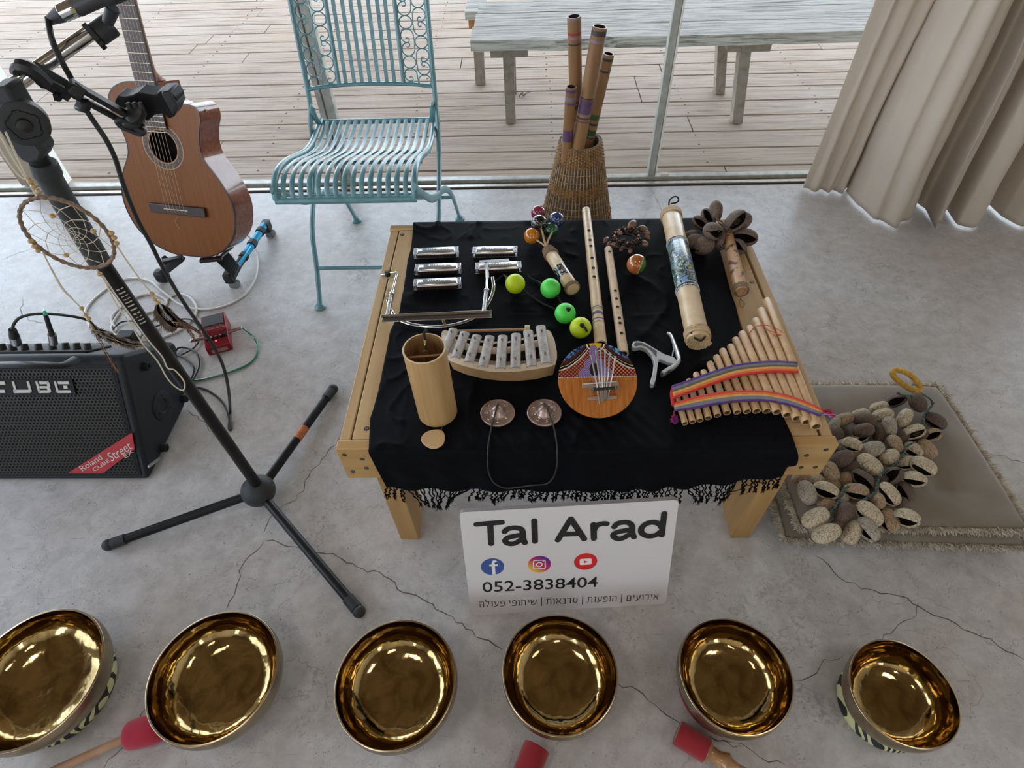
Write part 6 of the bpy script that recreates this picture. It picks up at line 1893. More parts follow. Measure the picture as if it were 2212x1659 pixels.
# ================================================================ amplifier
m_amp = M('amp_vinyl', (.008, .011, .016), .5, bump=.2, bs=900, spec=.35); m_ampf = M('amp_black', (.003, .003, .0035), .6, spec=.3); m_grl = M('grille_wire', (.034, .030, .022), .5, metal=.3); m_letter = M('letter_silver', (.62, .60, .56), .4)
AXR, AXL = -.588, -1.078
pf = [(.176, .006), (.322, .262), (.345, .272), (.500, .158), (.506, .140), (.415, .006)]
t_ = thing('guitar_amplifier', 'black wedge shaped guitar amplifier with honeycomb grille, cut off by the left edge', 'amplifier', (-.83, .33, 0))
g = G(); rr_ = .0
sec = smooth([V((0, y, z)) for y, z in pf], 1)
a = [(AXR, y, z) for y, z in pf]; b = [(AXL, y, z) for y, z in pf]; k = len(pf)
g.add(a + b, [(i, (i + 1) % k, k + (i + 1) % k, k + i) for i in range(k)] + [tuple(range(k)), tuple(range(2 * k - 1, k - 1, -1))])
g.build('cabinet', m_amp, t_, world=True, bevel=.009, ang=60)
fo = V((AXR, .176, .006)); fu = (V((AXR, .322, .262)) - fo); FL = fu.length; fu.normalize(); fx = V((1, 0, 0)); fn = fx.cross(fu)
if fn.y > 0: fn = -fn
FX = mtx(fo, fx, fu, fn)   # local x to the right (negative inside), y up the front, z outwards
fd = V((fo.x, fo.y, fo.z))


def FQ(px, py, d=.004):
    p = Pn(px, py, fo + fn * d, fn) - fo; return p.dot(fx), p.dot(fu)


g = G(); g.M = FX
gx0, gx1 = -.475, FQ(292, 1000)[0]; gy0, gy1 = .018, FQ(200, 795)[1]
g.box(((gx0 + gx1) / 2, (gy0 + gy1) / 2, .001), (gx1 - gx0 + .012, gy1 - gy0 + .012, .002)); go = g.build('grille_back', m_ampf, t_, world=True)
g = G(); g.M = FX; p_ = .0088; rI, rO = p_ * .40, p_ / math.sqrt(3)
row = 0; y = gy0 + p_ / 2
while y < gy1 - p_ / 2:
    x = gx1 - p_ / 2 - (p_ / 2 if row % 2 else 0)
    while x > gx0 + p_ / 2:
        o_ = [(x + rO * math.sin(PI / 3 * i), y + rO * math.cos(PI / 3 * i), .0045) for i in range(6)]; i_ = [(x + rI * 1.05 * math.sin(PI / 3 * i), y + rI * 1.05 * math.cos(PI / 3 * i), .0045) for i in range(6)]
        g.add(o_ + i_, [(i, (i + 1) % 6, 6 + (i + 1) % 6, 6 + i) for i in range(6)]); x -= p_
    y += p_ * math.sqrt(3) / 2; row += 1
g.build('honeycomb_grille', m_grl, t_, world=True, flatshade=True)
# block letters on a dark plate
bx0, by0 = FQ(-62, 852); bx1, by1 = FQ(158, 820)
g = G(); g.M = FX; g.box(((bx0 + bx1) / 2, (by0 + by1) / 2, .0055), (bx1 - bx0, by1 - by0 + .004, .004)); bo = g.build('badge_plate', m_ampf, t_, world=True)


def blocks(g, rects, z=.0085, d=.002):
    for (x0, y0, x1, y1) in rects:
        a = FQ(x0, y0, .009); b = FQ(x1, y1, .009); g.box(((a[0] + b[0]) / 2, (a[1] + b[1]) / 2, z), (abs(b[0] - a[0]), abs(b[1] - a[1]), d))


g = G(); g.M = FX
# C (cut by the edge), U, B, E built from bars
blocks(g, [(-22, 824, 12, 831), (-22, 842, 12, 849), (-22, 826, -12, 847), (-60, 824, -50, 849),
           (25, 824, 37, 846), (57, 824, 69, 846), (28, 842, 66, 849),
           (76, 824, 88, 849), (84, 824, 106, 830), (84, 834, 108, 839), (84, 843, 108, 849), (100, 826, 109, 835), (101, 838, 111, 847),
           (116, 824, 128, 849), (124, 824, 150, 830), (124, 843, 154, 849), (136, 833, 147, 840)])
g.build('raised_letters', m_letter, bo, world=True, bevel=.0006)
# red corner label
lab = [FQ(148, 1021), FQ(286, 934), FQ(292, 970), FQ(224, 1021)]
g = G(); g.add([FX @ V((x, y, .0062)) for x, y in lab] + [FX @ V((x, y, .0046)) for x, y in lab], [(0, 1, 2, 3), (7, 6, 5, 4), (0, 4, 5, 1), (1, 5, 6, 2), (2, 6, 7, 3), (3, 7, 4, 0)]); lo = g.build('red_label', M('label_red', (.45, .012, .022), .4), t_, world=True)


def lab_text(body, pA, pB, h, sh=0.):
    a = V((*FQ(*pA), 0)); b = V((*FQ(*pB), 0)); g = G(); g.text(body, 1.0, Matrix.Identity(4), ext=0)
    mx = max(q.x for q in g.v); hy = max(q.y for q in g.v); ang = math.atan2(b.y - a.y, b.x - a.x)
    Y = FX @ T(a.x, a.y, .0066, rz=ang) @ Matrix(((( b - a).length / mx, sh, 0, 0), (0, h / hy, 0, 0), (0, 0, 1, 0), (0, 0, 0, 1)))
    g.v = [Y @ q for q in g.v]; g.build('label_lettering', m_letter, lo, world=True, flatshade=True)


lab_text('Roland', (179, 1018), (224, 990), .014); lab_text('CUBE', (205, 1018), (240, 996), .009); lab_text('Street', (242, 997), (288, 968), .022, .006); lab_text('EX', (272, 990), (291, 976), .009)
# side panel: bass port and buttons
def SP(px, py): return P(px, py, x=AXR)


g = G(); c = SP(351, 876); R_ = .040; X = mtx(c, V((0, 1, 0)), V((0, 0, 1)), V((1, 0, 0)))
g.lathe([(.015, -.03), (.016, .0), (.0185, .003), (.034, .0035), (.039, .002), (.0395, 0)], 40, X=X, m=0); g.lathe([(0, -.028), (.0155, -.028), (.0155, .0)], 40, X=X, m=1)
for aa in (60, 180, 300): g.cyl(X @ V((.027 * math.cos(math.radians(aa)), .027 * math.sin(math.radians(aa)), .0035)), X @ V((.027 * math.cos(math.radians(aa)), .027 * math.sin(math.radians(aa)), .005)), .002, n=8, m=1)
g.build('port_ring', [m_amp, m_ampf], t_, world=True)
for px_, py_ in ((312, 791), (395, 861), (351, 967)):
    c = SP(px_, py_); X = mtx(c, V((0, 1, 0)), V((0, 0, 1)), V((1, 0, 0))); g = G(); g.lathe([(.0115, 0), (.0105, .010), (.009, .0115), (.004, .0115), (.003, .008), (0, .008)], 24, X=X); g.build('corner_bumper', m_ampf, t_, world=True)
g = G(); a, b = SP(318, 1008), SP(342, 990); g.beam(a + V((.003, 0, 0)), b + V((.003, 0, 0)), .004, .006); g.build('tape_piece', M('silver_tape', (.42, .42, .42), .35, metal=.5), t_, world=True)
# sloping top: panel, knobs, carrying strap
to = V((AXR, .345, .272)); tu = (V((AXR, .500, .158)) - to).normalized(); tn = V((1, 0, 0)).cross(tu); tn = tn if tn.z > 0 else -tn
TX = mtx(to, V((1, 0, 0)), tu, tn)
g = G(); g.M = TX; g.box((-.27, .06, .002), (.34, .085, .006)); cp_ = g.build('control_panel', m_ampf, t_, world=True, bevel=.002)
for i in range(11):
    g = G(); x = -.415 + .030 * i; g.cyl(TX @ V((x, .045 + .006 * math.sin(i), .004)), TX @ V((x, .045 + .006 * math.sin(i), .020)), .0085, .0068, n=14); g.build('knob', m_spl, cp_, world=True, bevel=.0008)
g = G(); g.tube(smooth([V((-1.0, .33, .275)), V((-.97, .30, .286)), V((-.90, .29, .296)), V((-.80, .288, .300)), V((-.74, .29, .296)), V((-.70, .30, .284)), V((-.69, .33, .274))], 6), .012, n=8, flat=.3, ref=(0, 0, 1)); g.build('carrying_handle', m_spl, t_, world=True)
g = G(); A_ = P(116, 742, y=.36); B_ = P(112, 722, y=.36); C_ = P(98, 679, y=.36)
# plugs
tt = thing('jack_plug', 'black jack plug with a turquoise cable end standing in the amplifier top', 'plug', A_)
g = G(); g.cyl(A_, B_, .0085, n=14); g.build('metal_shell', m_chromeb, tt, world=True)
g = G(); g.cyl(B_, C_, .0055, .0045, n=12); g.build('black_boot', m_black, tt, world=True)
g = G(); g.tube([C_, P(96, 672, y=.36), P(95, 667, y=.37)], [.004, .003, .002], n=8); g.build('cable_stub', M('turquoise_clear', (.10, .50, .38), .2), tt, world=True)
A_ = P(36, 742, y=.36); B_ = P(31, 727, y=.36); C_ = P(27, 712, y=.36)
tt = thing('microphone_cable', 'black cable arching out of the amplifier top with a silver plug', 'cable', A_)
g = G(); g.cyl(A_, B_, .0105, n=16); g.build('plug_shell', m_chromeb, tt, world=True)
g = G(); g.cyl(B_, C_, .0100, .0075, n=14); g.build('plug_boot', m_black, tt, world=True)
g = G(); pts = [C_, P(30, 700, y=.37), P(42, 687, y=.38), P(65, 680, y=.39), P(95, 678, y=.40), P(130, 680, y=.42), P(165, 685, y=.44), P(190, 692, y=.46), P(205, 705, y=.50), P(225, 722, y=.53), P(250, 745, z=.12), P(285, 770, z=.02), P(310, 760, z=.004), P(350, 750, z=.004)]
g.tube(smooth(pts, 6), .0032, n=8); g.build('cable', m_black, tt, world=True)

# ================================================================ cables on the floor
m_wcab = M('white_cable', (.70, .69, .66), .35); m_bcab = M('black_cable', (.015, .015, .016), .45); m_gcab = M('green_cable', (.01, .20, .12), .25, coat=.5)


def fl_path(pts, z=.0035): return smooth([P(p[0], p[1], z=(p[2] if len(p) > 2 else z)) for p in pts], 6)


_a, _b = P(452, 769, z=0), P(497, 757, z=0); _x = (_b - _a).normalized(); PEDX = mtx(_a, _x, V((-_x.y, _x.x, 0)), V((0, 0, 1)))
pw = [(468, 556, .10), (482, 520, .09), (508, 497, .06), (530, 505, .03), (548, 525, .012), (556, 560), (552, 600), (530, 635), (495, 657), (455, 668), (420, 667), (385, 655), (350, 628), (325, 608), (295, 601), (262, 606), (225, 628), (195, 655), (184, 680),
      (205, 720), (250, 715), (240, 690), (260, 665), (300, 640), (335, 636), (360, 650), (350, 665), (310, 680), (300, 700), (330, 690), (370, 640), (405, 640), (425, 665), (415, 690), (385, 715), (330, 735), (280, 735), (245, 720), (243, 700), (262, 670)]
g = G(); g.tube(fl_path(pw), .0034, n=8); o = g.build('guitar_cable', m_wcab); tag(o, 'long white cable coiled on the floor from the guitar stand', 'cable')
g = G(); g.tube([q for q in smooth([(PEDX @ V((.068 + .040, .052, .028)))] + [P(*p[:2], z=(p[2] if len(p) > 2 else .0035)) for p in [ (541, 722, .020), (552, 735, .008), (557, 748), (553, 770), (535, 788), (500, 803), (465, 813), (430, 821), (410, 822)]], 6)], .0028, n=8)
o = g.build('pedal_cable', m_gcab)
tag(o, 'green cable curving from the red pedal back to the amplifier', 'cable')
pb = [(245, 710), (262, 696), (290, 694), (320, 702), (340, 715), (330, 745), (300, 750), (310, 720), (350, 700), (385, 690), (415, 692), (432, 715), (425, 745), (395, 765), (365, 775), (345, 790)]
g = G(); g.tube(fl_path(pb, .006), .0024, n=6); o = g.build('thin_power_cable', m_bcab); tag(o, 'thin black cable looped loosely over the white coil', 'cable')
pb = [(400, 862), (430, 838), (455, 845), (480, 865), (492, 890)]
g = G(); g.tube(fl_path([(395, 850, .02), (412, 838), (440, 840), (470, 858), (488, 880), (495, 905), (497, 925)], .0035), .0032, n=8); o = g.build('black_cable', m_bcab); tag(o, 'short run of black cable leaving the back of the amplifier on the right', 'cable')
g = G(); g.tube(fl_path([(405, 835), (420, 815), (430, 790), (425, 765), (405, 752), (385, 752), (380, 765), (400, 775), (418, 795), (412, 820), (395, 840)], .006), .0030, n=8); o = g.build('coiled_cable', m_bcab); tag(o, 'small coil of black cable behind the amplifier corner', 'cable')
# adaptor block
g = G(); p = P(275, 728, z=.02); g.box((p.x, p.y, .018), (.05, .035, .034)); o = g.build('power_adaptor', m_spl, bevel=.004); tag(o, 'black power adaptor block behind the amplifier', 'adaptor')
# ---- red pedal
a, b = P(452, 769, z=0), P(497, 757, z=0)
x_ = (b - a).normalized(); y_ = V((-x_.y, x_.x, 0)); X = mtx(a, x_, y_, V((0, 0, 1)))
t_ = thing('effect_pedal', 'dark red metal guitar effect pedal with a black rubber footswitch', 'effect pedal', mat=X)
PW = .068; PL = .120
m_ped = M('pedal_red', (.30, .014, .028), .35, metal=.3, var=.2, vs=90)
g = G()
sec = [(0, 0), (0, .028), (.012, .034), (.045, .036), (.050, .048), (PL - .006, .054), (PL, .050), (PL, 0)]
k = len(sec); g.add([(0, y, z) for y, z in sec] + [(PW, y, z) for y, z in sec], [(i, (i + 1) % k, k + (i + 1) % k, k + i) for i in range(k)] + [tuple(range(k)), tuple(range(2 * k - 1, k - 1, -1))])
g.build('metal_case', m_ped, t_, bevel=.002)
g = G(); g.box((PW / 2, PL - .030, .0525), (PW - .010, .046, .005)); g.build('rubber_pad', m_rub, t_, bevel=.001)
g = G()
for i, y in enumerate((.054, .059, .0645)):
    x = .006
    rnd = random.Random(i)
    while x < .060: w_ = rnd.uniform(.003, .010); g.box((x + w_ / 2, y, .0494 + i * .0004), (w_, .0022, .0003)); x += w_ + .0018
g.build('printed_lines', M('pink_print', (.62, .30, .32), .5), t_, flatshade=True)
for i in range(4):
    g = G(); g.cyl((.010 + .013 * i, .028, .034), (.010 + .013 * i, .028, .043), .0052, .0046, n=14); ko = g.build('knob', m_spl, t_)
    g = G(); g.cyl((.010 + .013 * i, .028, .043), (.010 + .013 * i, .028, .0434), .0026, n=10); g.build('knob_cap', m_chromeb, ko)
g = G(); g.cyl((.060, .028, .034), (.060, .028, .045), .006, .005, n=14); g.build('knob', m_spl, t_)
g = G(); g.ball((.033, .016, .0352), .0025, 8); g.build('indicator_lamp', emit('lamp_red', (.9, .08, .12), 1.5), t_)
g = G(); g.box((.034, .0, .012), (.045, .0008, .012)); g.build('name_plate', M('name_plate', (.40, .22, .22), .5), t_)
for sx_, m_, lab_ in ((1, None, 'r'), (-1, None, 'l')):
    x0 = PW if sx_ > 0 else 0
    g = G(); g.cyl((x0, .050, .028), (x0 + sx_ * .006, .050, .028), .0065, n=6); g.cyl((x0 + sx_ * .006, .050, .028), (x0 + sx_ * .036, .052, .028), .0052, .0045, n=12); g.cyl((x0 + sx_ * .036, .052, .028), (x0 + sx_ * .040, .052, .028), .0048, n=12, m=1); g.build('plug', [M('plug_bronze' + lab_, (.30, .20, .17), .35, metal=.8), m_chrome], t_)

# ================================================================ microphone stand
m_tube = M('stand_black', (.006, .006, .007), .40, spec=.35); m_cast = M('stand_cast', (.040, .043, .046), .5, spec=.3, bump=.2, bs=700); m_sil = M('boom_steel', (.72, .72, .70), .16, metal=1)
SB = P(558, 1060, z=.045)
t_ = thing('microphone_stand', 'black tripod microphone stand with a boom arm and a steel extension', 'microphone stand', (SB.x, SB.y, 0))
g = G(); g.ball(SB, .0385, 32, sc_=(1, 1, .92)); hub = g.build('hub', m_cast, t_, world=True)
feet = [(P(238, 1176, z=.014), P(258, 1168, z=.014)), (P(718, 842, z=.014), P(707, 858, z=.014)), (P(773, 1318, z=.014), P(758, 1296, z=.014))]
for i, (f_, f2) in enumerate(feet):
    d = (V((f_.x, f_.y, 0)) - V((SB.x, SB.y, 0))).normalized()
    g = G(); st = V((SB.x, SB.y, .038)) + d * .030
    g.cyl(st, f_, .0105, n=16); lg = g.build('leg', m_tube, t_, world=True)
    g = G(); ax = (f_ - st).normalized(); g.cyl(f_ - ax * .034, f_ - ax * .004, .0125, n=18); g.ball(f_ + ax * .004, .0135, 16); g.build('rubber_foot', m_cast, lg, world=True)
    if i == 1:
        a, b = P(640, 950, z=.026), P(657, 924, z=.024); L_ = (f_ - st); q0 = st + ax * ((a - st).dot(ax)); q1 = st + ax * ((b - st).dot(ax))
        g = G(); g.cyl(q0, q1, .0109, n=18, caps=(0, 0)); g.build('orange_sticker', M('sticker_orange', (.68, .20, .05), .5, var=.4, vs=90), lg, world=True)
PY = .128
pole = [P(545, 1032, y=PY), P(311, 700, y=PY), P(196, 540, y=PY), P(112, 400, y=PY)]
pb_ = P(548, 1036, y=PY); pt_ = P(196, 535, y=PY)
p_t2 = P(108, 395, y=PY)
g = G(); g.cyl(V((SB.x + .006, SB.y - .0, .07)), pt_, .0118, n=20); g.build('lower_tube', m_tube, t_, world=True)
axp = (p_t2 - pt_).normalized()
g = G(); g.cyl(pt_ - axp * .03, P(100, 372, y=PY), .0155, n=22); g.cyl(P(104, 378, y=PY), P(92, 350, y=PY), .0175, .0165, n=22); g.build('height_clutch', m_cast, t_, world=True, bevel=.0015)
# white lettering up the lower tube
g = G(); rnd = random.Random(8)
zax = (pt_ - V((SB.x + .006, SB.y, .07))).normalized(); tc_ = (CAM - pt_); tc_ = (tc_ - zax * tc_.dot(zax)).normalized(); sd = zax.cross(tc_)
s0 = P(285, 690, y=PY); s1 = P(236, 612, y=PY); base = V((SB.x + .006, SB.y, .07))
za, zb = (s0 - base).dot(zax), (s1 - base).dot(zax)
z = za
while z < zb:
    w_ = rnd.uniform(.003, .006)
    for (u0, u1) in ((-.7, -.1), (.15, .75)) if rnd.random() < .35 else ((-.7, .7),):
        vs = []
        for q_ in (z, z + w_ * .6):
            for u in (u0, (u0 + u1) / 2, u1): an = u * .62; vs.append(base + zax * q_ + (tc_ * math.cos(an) + sd * math.sin(an)) * .0121)
        g.add(vs, [(0, 1, 4, 3), (1, 2, 5, 4)])
    z += w_ + .003
g.build('printed_mark', m_letter, t_, world=True, flatshade=True)
# upper tube, cast clutch, boom
c0_ = P(100, 372, y=PY); c1_ = P(60, 300, y=PY)
g = G(); g.cyl(c0_, c1_, .0125, n=18); g.build('upper_tube', m_tube, t_, world=True)
cl_ = P(50, 268, y=PY - .012)
g = G(); body = [P(0, 215, y=PY), P(-8, 180, y=PY), P(28, 175, y=PY), P(57, 225, y=PY), P(80, 262, y=PY), P(88, 290, y=PY), P(108, 318, y=PY), P(100, 336, y=PY), P(78, 342, y=PY), P(60, 335, y=PY), P(30, 300, y=PY), P(10, 262, y=PY)]
g.add([q + V((0, -.016, 0)) for q in body] + [q + V((0, .016, 0)) for q in body], [(i, (i + 1) % 12, 12 + (i + 1) % 12, 12 + i) for i in range(12)] + [tuple(range(12)), tuple(range(23, 11, -1))])
g.build('boom_clutch', m_cast, t_, world=True, bevel=.004, ang=30)
g = G(); X = mtx(P(52, 266, y=PY - .014), V((.84, .54, 0)), V((0, 0, 1)), V((.54, -.84, 0))); g.lathe([(.0265, -.010), (.0265, .004), (.023, .006), (.018, .0065), (.0, .0065)], 36, X=X); g.lathe([(.0085, .006), (.0078, .011), (.004, .0135), (0, .014)], 20, X=X, m=1)
g.tube([X @ V(((.0160 + .002 * (1 if math.sin(5 * a) > .3 else 0)) * math.cos(a), (.0160 + .002 * (1 if math.sin(5 * a) > .3 else 0)) * math.sin(a), .0068)) for a in [2 * PI * i / 60 for i in range(60)]], .0006, n=4, closed=True, m=2)
g.build('tension_knob', [m_cast, m_black, m_ampf], t_, world=True)
b0_ = P(8, 200, y=.150); b1_ = P(222, 52, y=.240)
g = G(); g.cyl(b0_, b1_, .0088, n=24); g.build('boom_arm', m_sil, t_, world=True)
# clip and microphone
axb = (b1_ - b0_).normalized()
tt = thing('microphone', 'grey microphone with a chrome plug clipped to the boom end', 'microphone', P(215, 25, y=.235))
ma = P(101, 44, y=.205); mb = P(150, 22, y=.210); mc = P(175, 10, y=.213); md = P(250, -28, y=.222); me_ = P(300, -52, y=.228)
axm = (me_ - ma).normalized()
g = G(); g.cyl(P(105, 45, y=.205), P(135, 29, y=.208), .0050, .0096, n=24); g.build('plug_boot', m_cast, tt, world=True)
g = G(); g.cyl(P(134, 28.5, y=.208), P(166, 14, y=.212), .0098, .0102, n=28); po_ = g.build('plug_shell', m_chrome, tt, world=True, bevel=.0008)
g = G(); q = P(160, 22, y=.203); g.box((q.x, q.y, q.z), (.006, .004, .006)); g.build('release_button', M('brass_button', (.4, .35, .2), .3, metal=.8), po_, world=True)
g = G(); g.cyl(P(164, 15, y=.212), md, .0108, .0125, n=28); g.cyl(md, me_, .0125, .017, n=28); g.build('handle', M('mic_grey', (.05, .05, .055), .4), tt, world=True)
g = G(); p = P(228, 62, y=.236); q = P(243, 20, y=.230)
x_, y_, z_ = frame(axb)
g.cyl(p - axb * .014, p + axb * .010, .0135, n=24); g.cyl(p + (q - p) * .1, q + (q - p) * .1, .0062, .008, n=16); g.build('clip_joint', m_cast, t_, world=True, bevel=.002)
g = G(); n = 14
c = p - axb * .017
g.M = mtx(c, x_, y_, z_); g.lathe([(.008, -.003), (.0150, -.003), (.0150, .003), (.008, .003)], 28, f=lambda r, z, a, i: (r * (1 + (.10 if r > .012 else 0) * (1 if math.sin(9 * a) > 0 else 0)), z)); g.build('lock_ring', [m_black], t_, world=True, ang=25)
g = G(); g.cyl(P(222, -14, y=.218), P(262, -34, y=.224), .0135, .0150, n=24, caps=(0, 0)); g.build('mic_clip', m_cast, t_, world=True, solid=.002)
# device holder clamped on the boom
tt = thing('tablet_holder', 'black clamp-on tablet holder hanging from the boom arm in front of the guitar', 'holder', P(150, 200, y=.15))
H = lambda x, y, d=.145: P(x, y, y=d)
g = G(); q_ = [H(30, 152), H(40, 143), H(62, 146), H(130, 188), H(145, 176), H(74, 132), H(52, 130), H(30, 143)]
top_ = [H(60, 148, .14), H(76, 130, .15), H(148, 172, .17), H(134, 190, .16)]
g.hexa(top_, [p + V((-.006, .004, -.020)) for p in top_]); g.build('clamp_block', m_cast, tt, world=True, bevel=.002)
g = G(); g.tube(smooth([H(34, 158, .14), H(34, 149, .14), H(44, 145, .14), H(60, 147, .14), H(80, 160, .145), H(100, 180, .15)], 5), [.006] * 10 + [.009] * 16, n=8); g.build('hook', m_black, tt, world=True)
g = G(); g.tube([H(98, 172, .15), H(258, 258, .20)], .0045, n=10); g.build('rail_rod', m_black, tt, world=True)
g = G(); g.tube([H(152, 178, .15), H(310, 268, .20)], .0052, n=4); g.build('rail_rod', m_spl, tt, world=True, ang=20)
g = G(); g.beam(H(150, 182, .155), H(178, 202, .16), .022, .016); g.build('slider', m_black, tt, world=True, bevel=.002)
g = G(); g.beam(H(122, 202, .15), H(126, 216, .15), .007, .006); g.build('set_screw', m_spl, tt, world=True)
g = G(); g.beam(H(172, 222, .165), H(188, 232, .17), .020, .018); g.build('slider', m_spl, tt, world=True, bevel=.003)
g = G(); jaw = [(246, 218), (252, 208), (268, 210), (285, 206), (298, 200), (318, 204), (335, 206), (345, 198), (366, 196), (380, 212), (384, 232), (376, 252), (366, 257), (352, 246), (334, 248), (318, 262), (300, 258), (282, 240), (262, 232), (250, 226)]
jp = [H(x, y, .205) for x, y in jaw]; k = len(jp)
g.add(jp + [p + V((0, .028, 0)) for p in jp], [(i, (i + 1) % k, k + (i + 1) % k, k + i) for i in range(k)] + [tuple(range(k)), tuple(range(2 * k - 1, k - 1, -1))]); g.build('jaw', m_ampf, tt, world=True, bevel=.0015, ang=30)
g = G(); q_ = [H(345, 200, .200), H(366, 197, .202), H(384, 230, .202), H(372, 250, .200)]; g.hexa(q_, [p + V((0, .03, 0)) for p in q_]); g.build('jaw_pad', m_cast, tt, world=True, bevel=.003)
g = G(); p = H(293, 246, .190); g.lathe([(.013, -.006), (.015, 0), (.013, .006), (.008, .008), (0, .008)], 24, X=mtx(p, V((1, 0, .2)), V((0, .7, .7)), V((.1, -.7, .7)))); g.build('ball_joint', m_spl, tt, world=True)
g = G(); p = H(297, 232, .190)
for i in range(3): g.box((p.x - .010 + .008 * i, p.y, p.z), (.0045, .006, .013))
g.build('joint_fins', m_cast, tt, world=True, bevel=.001)
g = G(); g.tube(smooth([H(255, 262, .19), H(268, 260, .188), H(285, 268, .188), H(300, 280, .188), H(310, 284, .188), H(300, 288, .19), H(280, 280, .19), H(262, 272, .19)], 5, True), .0045, n=8, closed=True); g.ball(H(284, 268, .187), .0075, 12, sc_=(1.8, .8, .8)); g.build('wing_nut', m_black, tt, world=True)
# cable hanging from the microphone
g = G(); cp = [(103, 40, .205), (107, 62, .19), (112, 85, .18), (122, 110, .18), (140, 145, .18), (155, 172, .185), (170, 205, .19), (188, 240, .19), (208, 270, .19), (228, 300, .19), (248, 340, .195), (262, 385, .20), (278, 430, .205), (300, 480, .21), (325, 525, .22), (350, 575, .23), (385, 635, .25), (415, 680, .27), (440, 715, .29), (468, 760, .30), (485, 800, .31), (494, 845, .32)]
pts = [P(x, y, y=d) for x, y, d in cp] + [P(497, 885, z=.02), P(496, 905, z=.0045), P(495, 925, z=.0045), P(499, 928, z=.0045), P(500, 912, z=.0045)]
g.tube(smooth(pts, 5), .0036, n=10); o = g.build('microphone_lead', m_bcab); tag(o, 'black cable hanging from the microphone past the guitar down to the floor', 'cable')

# ================================================================ dreamcatcher
DY = .060
m_hoop = M('wrapped_hoop', (.30, .20, .13), .8, var=.5, vs=200, bump=.5, bs=900); m_str = M('cream_string', (.72, .65, .50), .8, bump=.4, bs=1500); m_wbead = M('wooden_bead', (.56, .38, .17), .35, var=.2, vs=120)
t_ = thing('dreamcatcher', 'beaded dreamcatcher with feathers hanging on the microphone stand', 'dreamcatcher', (-.263, DY, .79))
dc = V((-.2647, DY, .787)); DR = .0545
g = G(); n = 240
D = lambda x, y, d=0.: P(x, y, y=DY + d)
g.tube([dc + V((DR * math.cos(a), 0, DR * math.sin(a))) for a in [2 * PI * i / n for i in range(n)]], [.0026 + .0005 * math.sin(i * .9) for i in range(n)], n=8, closed=True); g.build('hoop', m_hoop, t_, world=True)
g = G(); prev = [dc + V((DR * .97 * math.cos(2 * PI * i / 9 + .25), 0, DR * .97 * math.sin(2 * PI * i / 9 + .25))) for i in range(9)]
hub_ = dc + V((.004, 0, -.002))
ring = prev
g2_pts = []
for lv in range(8):
    k = len(ring); nx = []
    for i in range(k):
        a, b = ring[i], ring[(i + 1) % k]; m_ = (a + b) / 2; m_ = m_.lerp(hub_, .24 if lv else .22)
        g.tube([a, m_], .00055 - .00004 * lv, n=4); g.tube([m_, b], .00055 - .00004 * lv, n=4); nx.append(m_)
    ring = nx
g.build('web', m_str, t_, world=True)
g = G(); g.tube(smooth([D(0, 290), D(30, 345), D(60, 390), D(80, 425)], 4), .0013, n=6); g.tube(smooth([D(12, 285), D(35, 335), D(58, 382)], 4), .0012, n=6); g.tube(smooth([D(-20, 290), D(5, 330), D(40, 378), D(60, 388)], 4), .0012, n=6)
g.tube(smooth([D(205, 578), D(225, 605), D(250, 655), D(285, 705), D(310, 745), D(340, 780), D(360, 815), D(378, 835), D(396, 843), D(398, 825), D(378, 800), D(362, 795), D(350, 770), D(320, 735), D(288, 690), D(252, 640), D(222, 595)], 4), .0011, n=6)
g.tube(smooth([D(93, 546), D(130, 618), D(155, 645), D(175, 665), D(187, 685), D(200, 712)], 4), .0010, n=6); g.tube(smooth([D(252, 530), D(275, 565), D(300, 600), D(325, 630), D(338, 648), D(350, 665)], 4), .0011, n=6)
g.tube(smooth([D(110, 578), D(134, 620), D(158, 646)], 4), .0009, n=6)
g.build('hanging_cords', m_str, t_, world=True)
beads = [(65, 391), (73, 402), (83, 413), (113, 466), (202, 499), (143, 551), (241, 503), (247, 513), (252, 525), (66, 521), (74, 532), (82, 541), (215, 592), (176, 666), (185, 680), (191, 688), (328, 634), (334, 646), (341, 653)]
for (x, y) in beads:
    g = G(); g.ball((0, 0, 0), .0036, 14, sc_=(1, 1, .92)); o = g.build('wooden_bead', m_wbead, t_); o.location = D(x, y, -.003) - t_.location


def feather(pts, wid, mat_, seed, n=60, name='feather'):
    rnd = random.Random(seed); sp = smooth([D(*p) for p in pts], 10); g = G(); g.tube(sp, [.0006 * (1 - .7 * i / len(sp)) for i in range(len(sp))], n=5, m=1)
    for i in range(n):
        t = (i + rnd.random()) / n; j = min(len(sp) - 2, int(t * (len(sp) - 1))); p = sp[j]; d = (sp[j + 1] - sp[j]).normalized(); s_ = d.cross(V((0, 1, 0))).normalized()
        w_ = wid * math.sin(PI * min(1, t * .9 + .12)) ** .7 * rnd.uniform(.7, 1.1)
        for sg_ in (-1, 1):
            e = p + s_ * (sg_ * w_) + d * (w_ * 1.1) + V((0, rnd.uniform(-.003, .003), 0)); m_ = p + s_ * (sg_ * w_ * .6) + d * (w_ * .45)
            q0, q1 = p + d * .0006, p - d * .0006
            g.add([q0, q1, m_ - d * .0012, m_ + d * .0012, e], [(0, 1, 2, 3), (3, 2, 4)], 0)
    return g.build(name, [mat_, M('quill', (.5, .38, .22), .5)], t_, world=True, flatshade=True)


